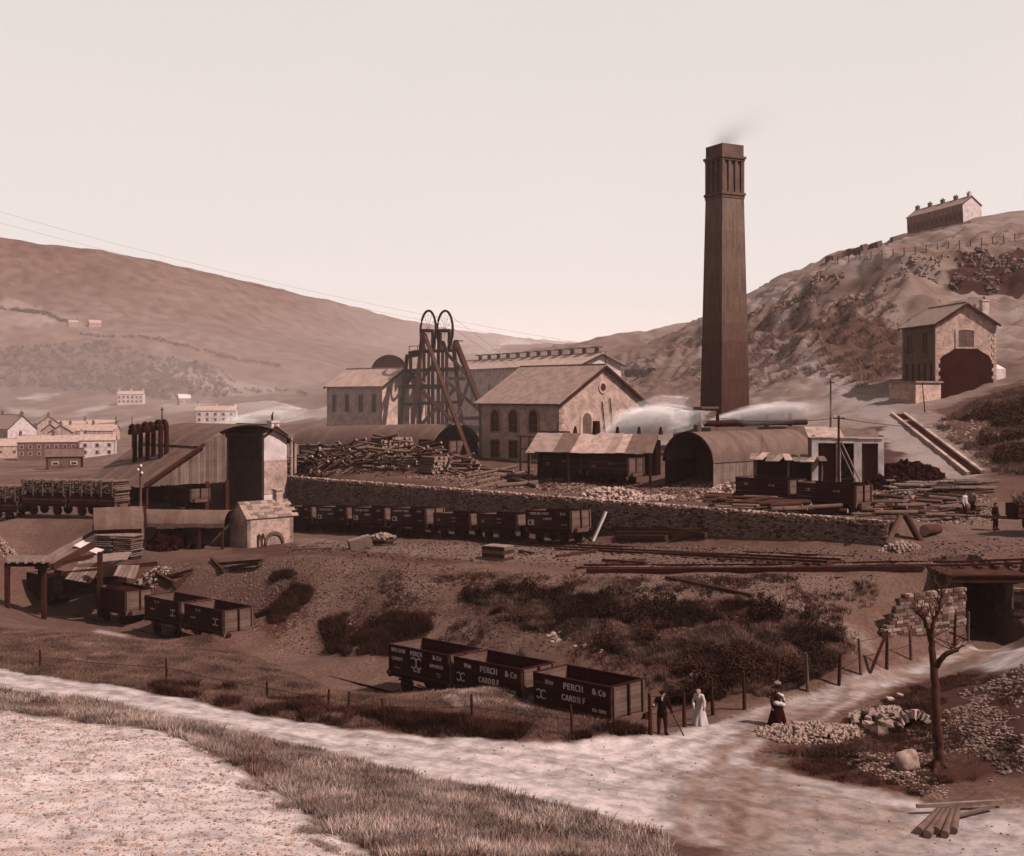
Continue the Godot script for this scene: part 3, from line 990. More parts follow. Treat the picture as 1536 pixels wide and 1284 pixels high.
func shell(t: Node3D, L: float, W: float, he: float, hr: float, ms: Material, mg: Material, mr: Material, over := 0.3, sink := 1.2):
	for z in [-1, 1]:
		var sh := Shape.new()
		sh.box(Vector3(0, (he - sink) / 2, z * (W / 2 - 0.2)), Vector3(L - 0.004, he + sink, 0.4))
		part(t, "wall", sh.done(), ms)
	for x in [-1, 1]:
		var sh := Shape.new()
		sh.xf = Transform3D(Basis(Vector3.UP, PI / 2), Vector3(x * (L / 2 - 0.2), 0, 0))
		sh.prism(PackedVector2Array([Vector2(-W / 2, -sink), Vector2(W / 2, -sink), Vector2(W / 2, he), Vector2(0, he + hr), Vector2(-W / 2, he)]), -0.2, 0.2)
		part(t, "gable_wall", sh.done(), mg)
	var slope := atan2(hr, W / 2)
	var run := sqrt(hr * hr + W * W / 4) + over
	for z in [-1, 1]:
		var sh := Shape.new()
		sh.xf = Transform3D(Basis(Vector3.RIGHT, slope * z), Vector3(0, he + hr + 0.11, 0))
		sh.box(Vector3(0, 0, z * run / 2), Vector3(L + 2 * over, 0.14, run))
		part(t, "roof_slope", sh.done(), mr)
	var sh := Shape.new()
	sh.box(Vector3(0, he + hr + 0.2, 0), Vector3(L + 2 * over, 0.12, 0.3))
	part(t, "ridge_tile", sh.done(), mr)
	for x in [-1, 1]:
		for z in [-1, 1]:
			sh = Shape.new()
			sh.xf = Transform3D(Basis(Vector3.RIGHT, slope * z), Vector3(x * (L / 2 + over - 0.03), he + hr - 0.04, 0))
			sh.box(Vector3(0, 0, z * run / 2), Vector3(0.07, 0.26, run))
			part(t, "bargeboard", sh.done(), mats.timber)

func arch_outline(w: float, h: float, rise: float, grow := 0.0) -> PackedVector2Array:
	var r := PackedVector2Array([Vector2(-w / 2 - grow, -grow * 0.6), Vector2(w / 2 + grow, -grow * 0.6)])
	if rise <= 0.01:
		r.append(Vector2(w / 2 + grow, h + grow)); r.append(Vector2(-w / 2 - grow, h + grow))
		return r
	for i in 9:
		var a := PI * i / 8
		r.append(Vector2(cos(a) * (w / 2 + grow), h - rise + sin(a) * (rise + grow)))
	return r

func window(t: Node3D, p: Vector3, yaw: float, w: float, h: float, rise := 0.0, surround := 0.18, ms: Material = null, mp: Material = null, bars := true, called := "window"):
	var fr := Shape.new()
	fr.band(arch_outline(w, h, rise), arch_outline(w, h, rise, surround), -0.05, 0.07, true)
	var f := part(t, called, fr.done(), ms if ms else mats.quoin, xform(p, yaw))
	var pn := Shape.new()
	pn.prism(arch_outline(w, h, rise), -0.04, 0.012)
	part(f, "pane", pn.done(), mp if mp else mats.pane)
	if bars and w > 0.5:
		var b := Shape.new()
		b.box(Vector3(0, h / 2 - rise * 0.1, 0.02), Vector3(0.07, h - rise * 0.3, 0.03))
		for k in [0.33, 0.66]: b.box(Vector3(0, h * k, 0.022), Vector3(w, 0.06, 0.03))
		part(f, "glazing_bars", b.done(), mats.pane_mid)

func chimney_stack(t: Node3D, p: Vector3, s: Vector3, m: Material, pots := 2):
	var sh := Shape.new()
	sh.box(p + Vector3(0, s.y / 2, 0), s)
	sh.box(p + Vector3(0, s.y - 0.12, 0), Vector3(s.x + 0.16, 0.2, s.z + 0.16))
	var c := part(t, "chimney", sh.done(), m)
	for i in pots:
		var pt := Shape.new(true)
		var q := p + Vector3((i - (pots - 1) / 2.0) * s.x * 0.5, s.y, 0)
		pt.tube([q, q + Vector3(0, 0.45, 0)], [0.15, 0.12], 8)
		part(c, "chimney_pot", pt.done(), mats.brick_mid)

func arc_pts(W: float, rise: float, y0: float, n := 14, grow := 0.0) -> PackedVector2Array:   # z, y from +z to -z
	var R := (W * W / 4 + rise * rise) / (2 * rise)
	var a := asin(clampf(W / 2 / R, -1, 1))
	if rise > W / 2: a = PI - a
	var r := PackedVector2Array()
	for i in n + 1:
		var t := -a + 2 * a * i / n
		r.append(Vector2(sin(t) * (R + grow), y0 + rise - R + cos(t) * (R + grow)))
	return r

func barrel(t: Node3D, L: float, W: float, rise: float, y0: float, m: Material, m2: Material, wide := 0.9, called := "roof_sheet"):
	var n := int(L / wide)
	var w := L / n
	var mesh := []
	for v in 2:
		var sh := Shape.new(true)
		var a := arc_pts(W, rise, y0, 16, 0.05)
		var b := arc_pts(W, rise, y0, 16, 0.0)
		var ai := PackedVector2Array(); var bi := PackedVector2Array()
		for p in b: ai.append(p)
		for p in a: bi.append(p)
		sh.xf = Transform3D(Basis(Vector3.UP, -PI / 2), Vector3.ZERO)
		sh.band(ai, bi, -w / 2 - 0.05, w / 2 + 0.05)
		mesh.append(sh.done())
	for i in n:
		part(t, called, mesh[i % 2], m if rng.randf() < 0.75 else m2, Transform3D(Basis(), Vector3(-L / 2 + (i + 0.5) * w, (i % 2) * 0.012, 0)))

func boards(t: Node3D, poly_top: Callable, x0: float, x1: float, bottom: float, p: Vector3, yaw: float, wide: float, ms: Array, called := "board"):
	# upright boards from bottom to poly_top(x) on a wall whose plane is local x, y at p
	var x := x0
	while x < x1 - 0.01:
		var w := minf(wide, x1 - x)
		var sh := Shape.new()
		var ya: float = poly_top.call(x)
		var yb: float = poly_top.call(x + w)
		var low := bottom + rng.randf_range(-0.05, 0.05)
		sh.prism(PackedVector2Array([Vector2(x + 0.008, low), Vector2(x + w - 0.008, low), Vector2(x + w - 0.008, yb), Vector2(x + 0.008, ya)]), rng.randf_range(-0.03, -0.02), rng.randf_range(0.02, 0.045))
		part(t, called, sh.done(), ms[rng.randi_range(0, ms.size() - 1)], xform(p, yaw))
		x += w

func works():
	var sh: Shape
	var t: Node3D
	# ---- stone engine house
	t = corner_house("engine_house", "large gabled stone engine house with arched windows and slate roof beside the headgear", "engine house", at(838, 700, 122), AXIS, 12.0, 13.6)
	shell(t, 12.0, 13.6, 6.45, 3.9, mats.stone_wall, mats.stone_wall, mats.slate, 0.45)
	for x in [-3.4, -0.6, 2.4]:
		window(t, Vector3(x, 3.4, 6.82), 0, 1.25, 2.3, 0.62, 0.22, mats.dry_stone_b, mats.pane)
		window(t, Vector3(x, 0.7, 6.82), 0, 1.1, 1.7, 0.0, 0.16, mats.dry_stone, mats.pane)
	window(t, Vector3(4.2, 0.9, 6.82), 0, 1.1, 2.1, 0.0, 0.16, mats.dry_stone, mats.timber, false, "door")
	window(t, Vector3(6.02, 2.2, 2.6), 90, 1.35, 3.2, 0.66, 0.36, mats.quoin, mats.pane_mid)
	window(t, Vector3(6.02, 3.0, -3.2), 90, 1.35, 2.3, 0.66, 0.36, mats.quoin, mats.pane_mid)
	sh = Shape.new()
	var c0 := PackedVector2Array(); var c1 := PackedVector2Array()
	for i in 20:
		c0.append(Vector2(cos(TAU * i / 20), sin(TAU * i / 20)) * 0.42)
		c1.append(Vector2(cos(TAU * i / 20), sin(TAU * i / 20)) * 0.66)
	sh.band(c0, c1, -0.05, 0.08, true)
	var ocu := part(t, "round_window", sh.done(), mats.quoin, xform(Vector3(6.02, 8.1, 0.1), 90))
	sh = Shape.new()
	sh.prism(c0, -0.04, 0.012)
	part(ocu, "pane", sh.done(), mats.pane)
	for i in 13:                                            # quoins up the lit corner
		sh = Shape.new()
		var w := 0.75 if i % 2 else 0.45
		sh.box(Vector3(6.02, 0.25 + i * 0.49, 6.8 - w / 2 + 0.01), Vector3(0.06, 0.44, w))
		part(t, "quoin", sh.done(), mats.dry_stone_b)
	for p in [[Vector3(6.12, 2.6, -0.3), Vector3(6.12, 6.6, 0.3)], [Vector3(6.14, 3.0, -1.5), Vector3(6.14, 7.0, -0.9)]]:
		sh = Shape.new(true)
		sh.tube(p, [0.06, 0.06], 6)
		part(t, "drain_pipe", sh.done(), mats.iron)
	sh = Shape.new(true)
	sh.tube([Vector3(6.3, 10.3, 0), Vector3(6.3, 11.9, 0)], [0.07, 0.02], 6)
	part(t, "finial", sh.done(), mats.timber)
	# ---- long engine house behind, with roof ventilators
	t = thing("long_engine_house", "long hazy building with small vents along its ridge, behind the engine house", "engine house", Vector3.ZERO, -63)
	var ridge := at(902, 531, 160)
	var LL := 44.0
	t.position = ridge - right_x(-63.0) * LL / 2 - Vector3(0, 10.9, 0)
	shell(t, LL, 6.2, 9.5, 1.4, mats.stone_pale, mats.whitewash, mats.slate_pale, 0.4, 3.0)
	for i in 12:
		sh = Shape.new()
		var x := LL / 2 - 1.2 - i * 3.3
		sh.box(Vector3(x, 11.35, 0), Vector3(0.3, 0.9, 0.5))
		sh.box(Vector3(x, 11.85, 0), Vector3(1.9, 0.14, 0.9))
		part(t, "roof_ventilator", sh.done(), mats.brick_mid)
	for i in 5: window(t, Vector3(14 - i * 6.5, 4.6, 3.12), 0, 1.3, 2.6, 0.6, 0.2, mats.quoin, mats.pane_mid, false)
	# ---- stone lamp house left of the headgear
	t = corner_house("stone_house", "stone house with a bright roof and four tall narrow windows left of the headgear", "house", at(573, 630, 150), AXIS, 11.8, 7.0)
	shell(t, 11.8, 7.0, 4.25, 2.2, mats.stone_wall, mats.stone_pale, mats.slate_pale, 0.35, 3.5)
	for x in [-4.2, -1.4, 1.5, 4.3]: window(t, Vector3(x, 1.0, 3.52), 0, 0.6, 2.1, 0.0, 0.12, mats.dry_stone, mats.pane, false)
	for x in [-2.8, 1.3, 4.6]: window(t, Vector3(x, -1.4, 3.52), 0, 0.5, 0.7, 0.0, 0.14, mats.quoin, mats.pane, false)
	# ---- dark round-roofed shed behind it
	t = thing("round_roofed_shed", "dark half-round roof end rising behind the stone house", "shed", at(584, 640, 172), -84)
	var arc := arc_pts(5.0, 2.4, 7.6, 16)
	barrel(t, 9.0, 5.2, 2.5, 7.6, mats.iron_sheet, mats.iron_sheet_worn)
	for x in [-4.4, 4.4]:
		sh = Shape.new()
		sh.xf = Transform3D(Basis(Vector3.UP, PI / 2), Vector3(x, 0, 0))
		var pl := PackedVector2Array([Vector2(-2.5, -3), Vector2(2.5, -3)])
		for i in arc.size(): pl.append(arc[arc.size() - 1 - i] * Vector2(1, 1))
		sh.prism(pl, -0.1, 0.1)
		part(t, "end_wall", sh.done(), mats.tar_board)  # boards toned dark: the shade of this end is put into the colour
	for z in [-2.4, 2.4]:
		sh = Shape.new()
		sh.box(Vector3(0, 2.2, z), Vector3(8.6, 10.6, 0.2))
		part(t, "wall", sh.done(), mats.tar_board)
	# ---- long barrel-roofed heapstead shed
	var e := at(647, 666, 128)
	t = corner_house("barrel_roofed_shed", "long low shed with a dark barrel roof under the headgear and behind the log heap", "shed", e, AXIS, 27.0, 7.0)
	t.rotation_degrees.z = 1.7
	t.position.y = e.y - 0.4
	barrel(t, 27.0, 7.0, 2.1, 0.0, mats.iron_sheet, mats.iron_sheet_worn)
	for i in 10:
		sh = Shape.new()
		sh.box(Vector3(13.2 - i * 2.9, -1.0, 3.2), Vector3(0.3, 2.4, 0.3))
		part(t, "post", sh.done(), mats.timber_pale if i == 0 or i % 4 == 2 else mats.timber)
	sh = Shape.new()
	sh.box(Vector3(0, -1.1, -3.3), Vector3(26.6, 2.4, 0.2))
	part(t, "back_wall", sh.done(), mats.tar_board)
	sh = Shape.new()
	sh.box(Vector3(-4.5, -1.2, 2.4), Vector3(17.0, 2.2, 0.2))
	part(t, "wall", sh.done(), mats.stone_dark)
	sh = Shape.new(true)
	var ed := PackedVector2Array(); var ed2 := PackedVector2Array()
	for p in arc_pts(7.0, 2.1, 0.0, 16, -0.1): ed.append(p)
	for p in arc_pts(7.0, 2.1, 0.0, 16, 0.1): ed2.append(p)
	sh.xf = Transform3D(Basis(Vector3.UP, -PI / 2), Vector3(13.56, 0, 0))
	sh.band(ed, ed2, -0.08, 0.08)
	part(t, "roof_edge", sh.done(), mats.iron_sheet_worn)
	# ---- chimney
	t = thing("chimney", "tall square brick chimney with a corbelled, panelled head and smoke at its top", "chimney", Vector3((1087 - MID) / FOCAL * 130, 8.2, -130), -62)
	var top := 41.2 - 8.2 - 0.1
	var hw0 := 1.95
	var hw1 := 1.44
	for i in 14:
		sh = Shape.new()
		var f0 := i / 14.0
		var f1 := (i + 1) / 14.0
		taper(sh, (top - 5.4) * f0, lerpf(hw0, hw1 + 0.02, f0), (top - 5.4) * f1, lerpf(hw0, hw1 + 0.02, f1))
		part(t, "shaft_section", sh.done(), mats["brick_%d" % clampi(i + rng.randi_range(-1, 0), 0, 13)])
	sh = Shape.new()
	sh.box(Vector3(0, top - 5.3, 0), Vector3(1, 0, 1) * (hw1 * 2 + 0.34) + Vector3(0, 0.28, 0))
	sh.box(Vector3(0, top - 5.62, 0), Vector3(1, 0, 1) * (hw1 * 2 + 0.16) + Vector3(0, 0.3, 0))
	part(t, "lower_cornice", sh.done(), mats.brick_mid)
	sh = Shape.new()
	taper(sh, top - 5.15, hw1 - 0.12, top - 1.5, hw1 - 0.16)
	part(t, "head_core", sh.done(), mats.brick)
	for side in 4:
		for k in 4:
			sh = Shape.new()
			sh.box(Vector3(-1.3 + k * 0.867, top - 3.3, hw1 - 0.1), Vector3(0.34 if k in [1, 2] else 0.42, 3.7, 0.26))
			part(t, "pilaster", sh.done(), mats.brick, xform(Vector3.ZERO, side * 90))
		for k in 3:
			sh = Shape.new()
			var i0 := PackedVector2Array(); var i1 := PackedVector2Array()
			for j in 7:
				var a := PI * j / 6
				i0.append(Vector2(cos(a) * 0.27, sin(a) * 0.27))
				i1.append(Vector2(clampf(cos(a) * 0.6, -0.44, 0.44), 0.42 if j in [1, 2, 3, 4, 5] else sin(a) * 0.42))
			sh.band(i0, i1, -0.1, 0.09)
			part(t, "panel_arch", sh.done(), mats.brick, Transform3D(Basis(Vector3.UP, side * PI / 2), Basis(Vector3.UP, side * PI / 2) * Vector3(-0.867 + k * 0.867, top - 1.95, hw1 - 0.1)))
	sh = Shape.new()
	sh.box(Vector3(0, top - 1.38, 0), Vector3(1, 0, 1) * (hw1 * 2 + 0.42) + Vector3(0, 0.26, 0))
	sh.box(Vector3(0, top - 1.62, 0), Vector3(1, 0, 1) * (hw1 * 2 + 0.2) + Vector3(0, 0.24, 0))
	part(t, "upper_cornice", sh.done(), mats.brick_mid)
	sh = Shape.new()
	for side in 4:
		sh.xf = Transform3D(Basis(Vector3.UP, side * PI / 2), Vector3.ZERO)
		sh.box(Vector3(0, top - 0.62, hw1 - 0.14), Vector3(hw1 * 2 - (0.56 if side % 2 else 0.0), 1.24, 0.28))
	part(t, "crown", sh.done(), mats.brick)
	headgear()
	screens()
	boilers()
	right_house()

func taper(sh: Shape, y0: float, w0: float, y1: float, w1: float):
	var p := []
	for w in [[y0, w0], [y1, w1]]:
		for k in [[-1, 1], [1, 1], [1, -1], [-1, -1]]: p.append(Vector3(k[0] * w[1], w[0], k[1] * w[1]))
	for k in 4: sh.quad(p[k], p[(k + 1) % 4], p[(k + 1) % 4 + 4], p[k + 4])
	sh.quad(p[4], p[5], p[6], p[7])
	sh.quad(p[3], p[2], p[1], p[0])

func headgear():
	var o := Vector3((655 - MID) / FOCAL * 148, 8.4, -148)
	var t := thing("pit_headgear", "timber pit headgear with two large winding wheels at its top", "headgear", o)
	var put := func(called: String, a: Array, b: Array, w: float, m: Material):
		var s := Shape.new()
		s.beam(at(a[0], a[1], a[2]) - o, at(b[0], b[1], b[2]) - o, w * 1.12)
		part(t, called, s.done(), m)
	for q in [[643, 528, 156]]: put.call("post", [q[0], 660, q[2]], [q[0], q[1], q[2]], 0.3, mats.timber)
	put.call("girder", [612, 556, 152], [690, 553, 149], 0.36, mats.timber)
	put.call("girder", [606, 606, 152], [690, 603, 149], 0.36, mats.timber)
	put.call("leg", [598.7, 642, 152], [611, 532, 151.5], 0.42, mats.timber)
	put.call("leg", [618, 648, 147], [634, 499, 148.6], 0.45, mats.timber)
	for q in [[616, 534, 155], [630, 530, 152], [636, 528, 156], [649, 530, 153], [657.6, 528, 150], [664, 528, 155], [670, 528, 151]]:
		put.call("post", [q[0], 660, q[2]], [q[0], q[1], q[2]], 0.36, mats.timber)
	put.call("leg", [693, 640, 153], [680, 516, 151], 0.45, mats.timber)
	put.call("back_strut", [706, 690, 121], [637, 502, 149.2], 0.36, mats.bark)
	put.call("back_strut", [741, 659, 143.5], [683, 512, 153], 0.5, mats.timber)
	put.call("brace", [671, 531, 149], [704, 566, 150], 0.32, mats.timber)
	put.call("brace", [671, 573, 148], [724, 620, 149], 0.32, mats.timber)
	put.call("brace", [629, 640, 147.5], [682, 583, 149], 0.36, mats.timber)
	put.call("brace", [631, 585, 147.8], [684, 636, 149.4], 0.36, mats.timber)
	put.call("brace", [704, 570, 149.5], [687, 622, 150], 0.3, mats.timber_pale)
	put.call("brace", [627, 553, 152], [608, 577, 152.4], 0.3, mats.timber)
	put.call("brace", [650, 545, 152.5], [630, 575, 152.5], 0.26, mats.timber)
	put.call("brace", [664, 512, 149], [671, 531, 148.8], 0.34, mats.timber)
	put.call("girder", [603, 580, 152], [668, 580, 149], 0.5, mats.timber)
	put.call("girder", [669, 568, 149.6], [704, 568, 151], 0.4, mats.timber_pale)
	put.call("girder", [610, 535, 152.5], [634, 530, 151], 0.42, mats.timber)
	put.call("girder", [688, 628, 150], [722, 627, 148], 0.4, mats.timber_pale)
	for k in 3: put.call("platform_beam", [613 + k * 4, 529 - k, 151 + k * 2], [689, 525.5 - k * 0.3, 148.6 + k * 2], 0.28, mats.timber)
	for k in 7: put.call("hand_rail_post", [614 + k * 12.4, 528 - k * 0.4, 151], [614 + k * 12.4, 519 - k * 0.4, 151], 0.07, mats.timber)
	put.call("hand_rail", [613, 519.5, 151], [634, 518.5, 151], 0.07, mats.timber)
	put.call("bracket", [684, 511, 150], [694, 511.5, 149], 0.12, mats.timber)
	var u := Vector3(0.446, 0, 0.895)
	var nrm := Vector3(0.895, 0, -0.446)
	for c in [at(642.2, 496, 150.2), at(667.2, 496, 150.8)]:
		var s := Shape.new(true)
		var ring := []
		var rr := []
		for i in 33:
			ring.append(c - o + (u * cos(TAU * i / 32) + Vector3.UP * sin(TAU * i / 32)) * 2.5)
			rr.append(0.15)
		s.tube(ring, rr, 8, false)
		var wheel := part(t, "winding_wheel", s.done(), mats.iron)
		s = Shape.new()
		for i in 12:
			var d := u * cos(TAU * i / 12) + Vector3.UP * sin(TAU * i / 12)
			s.beam(c - o + d * 0.2, c - o + d * 2.36, 0.03)
		part(wheel, "spokes", s.done(), mats.timber)
		s = Shape.new(true)
		s.tube([c - o - nrm * 0.75, c - o + nrm * 0.75], [0.22, 0.22], 10)
		part(wheel, "hub", s.done(), mats.iron)
		for k in [-0.72, 0.72]:
			s = Shape.new()
			s.xf = Transform3D(Basis(nrm, Vector3.UP, -u), c - o + nrm * k)
			s.box(Vector3(0, -1.35, 0), Vector3(0.24, 2.3, 1.0))
			s.box(Vector3(0, -0.05, 0), Vector3(0.34, 0.4, 0.5))
			part(t, "bearing_frame", s.done(), mats.timber_pale if k > 0 else mats.timber)
		s = Shape.new(true)
		var far: Vector3 = at(800, 572, 131) + nrm * (c.x + 10.0) * 0.4
		s.tube([c - o + u * 0.9 + Vector3(0, 2.1, 0), far - o], [0.014, 0.014], 5)
		part(t, "winding_rope", s.done(), mats.iron)

func screens():
	var t := corner_house("screens_shed", "tall planked shed with a steep sheet roof and three pairs of bent pipes on it", "shed", at(218, 729, 112), AXIS, 12.0, 8.4)
	var o := t.position
	# planked end: local +z is the low side
	var top := func(x: float) -> float:
		var w := x                                          # 0 at the low corner .. 8.4
		return lerpf(0.02, 3.66, w / 6.0) if w < 6.0 else 3.66 + 1.04 * pow((w - 6.0) / 2.4, 0.75)
	boards(t, top, 0.0, 8.4, -0.05, Vector3(6.0, 0, 4.2), 90, 0.3, [mats.board, mats.board_b, mats.board, mats.board_c])
	var sheet := Shape.new()
	var run := sqrt(36.0 + 3.64 * 3.64) + 0.5
	sheet.xf = Transform3D(Basis(Vector3.RIGHT, atan2(3.64, 6.0)), Vector3(0, 3.66 + 0.08, -1.8))
	sheet.box(Vector3(0, 0, run / 2), Vector3(0.92, 0.04, run))
	var sm := sheet.done()
	for i in 14: part(t, "roof_sheet", sm, mats.iron_sheet if i % 3 else mats.iron_sheet_worn, xform(Vector3(-5.8 + i * 0.9, (i % 2) * 0.025, 0)))
	var sh := Shape.new()
	var a := Vector3(6.35, 0.05, 4.45)
	sh.beam(a, Vector3(6.35, 3.75, -1.8), 0.1, 0.3)
	part(t, "bargeboard", sh.done(), mats.timber)
	for i in 14:                                            # the curved upper roof
		var ba := Shape.new(true)
		var lo := PackedVector2Array(); var hi := PackedVector2Array()
		for p in arc_pts(11.0, 2.0, 3.5, 14, 0.0): lo.append(p + Vector2(-6.6, 0))
		for p in arc_pts(11.0, 2.0, 3.5, 14, 0.05): hi.append(p + Vector2(-6.6, 0))
		ba.xf = Transform3D(Basis(Vector3.UP, -PI / 2), Vector3(-5.8 + i * 0.9, (i % 2) * 0.025, 0))
		ba.band(lo, hi, -0.5, 0.5)
		part(t, "curved_roof_sheet", ba.done(), mats.iron_sheet if i % 4 else mats.iron_sheet_worn)
	for p in [[5.9, 4.0, 0.22], [5.9, -2.2, 0.4], [1.5, 4.0, 0.22], [-3.0, 4.0, 0.22], [5.9, -4.4, 0.4], [5.9, 1.6, 0.1]]:
		sh = Shape.new()
		sh.box(Vector3(p[0], -1.7, p[1]), Vector3(p[2], 3.6, p[2]))
		part(t, "post", sh.done(), mats.timber)
	sh = Shape.new()
	sh.box(Vector3(-2.0, -1.6, -3.8), Vector3(11.5, 4.2, 0.2))
	sh.box(Vector3(-5.9, -1.6, 0), Vector3(0.2, 3.9, 7.4))
	part(t, "back_wall", sh.done(), mats.tar_board)
	sh = Shape.new()
	sh.box(Vector3(-3.2, -1.0, 3.9), Vector3(5.6, 2.2, 0.15))
	part(t, "side_wall", sh.done(), mats.tar_board)
	# bent pipes
	for i in 3:
		var x := -1.9 + i * 1.9
		var z := 1.3 - 0.4 * i
		var y0 := 3.66 - (z + 1.8) / 6.0 * 3.64
		for k in 2:
			sh = Shape.new(true)
			var pts := [Vector3(x, y0 - 0.2, z - k * 0.62), Vector3(x, y0 + 3.1, z - k * 0.62)]
			var rr := [0.23, 0.23]
			for j in range(1, 8):
				var q := PI * j / 8 * 1.05
				pts.append(Vector3(x - 0.5 + 0.5 * cos(q), y0 + 3.1 + 0.55 * sin(q), z - k * 0.62))
				rr.append(0.23)
			pts.append(pts[-1] + Vector3(0, -0.5, 0)); rr.append(0.23)
			sh.tube(pts, rr, 10)
			part(t, "bent_pipe", sh.done(), mats.iron)
	# ---- stone end house
	var h := corner_house("stone_end_house", "narrow stone house with one whitewashed gable and a crooked stovepipe, right of the planked shed", "house", at(396, 722, 121), AXIS, 7.2, 2.7)
	shell(h, 7.2, 2.7, 4.6, 0.9, mats.brick_mid, mats.whitewash, mats.slate, 0.12, 3.5)
	window(h, Vector3(2.3, 2.2, 1.36), 0, 0.35, 1.6, 0.0, 0.1, mats.stone_dark, mats.pane, false)
	chimney_stack(h, Vector3(3.2, 5.0, 0), Vector3(0.8, 1.1, 0.9), mats.whitewash, 0)
	sh = Shape.new(true)
	sh.tube([Vector3(3.3, 6.0, 0.2), Vector3(3.3, 6.7, 0.2), Vector3(3.45, 6.8, 0.2), Vector3(3.45, 7.0, 0.2)], [0.1, 0.1, 0.1, 0.1], 8)
	part(h, "stovepipe", sh.done(), mats.iron)
	sh = Shape.new()
	sh.box(Vector3(3.62, 0.4, 0), Vector3(0.06, 3.4, 2.72))
	part(h, "stone_base", sh.done(), mats.stone_wall)
	for k in 2:
		sh = Shape.new(true)
		sh.tube([Vector3(3.9, -1, -1.7 - k * 0.45), Vector3(3.9, 4.4 - k * 0.7, -1.7 - k * 0.45)], [0.16, 0.16], 8)
		part(h, "pipe", sh.done(), mats.iron_pale)

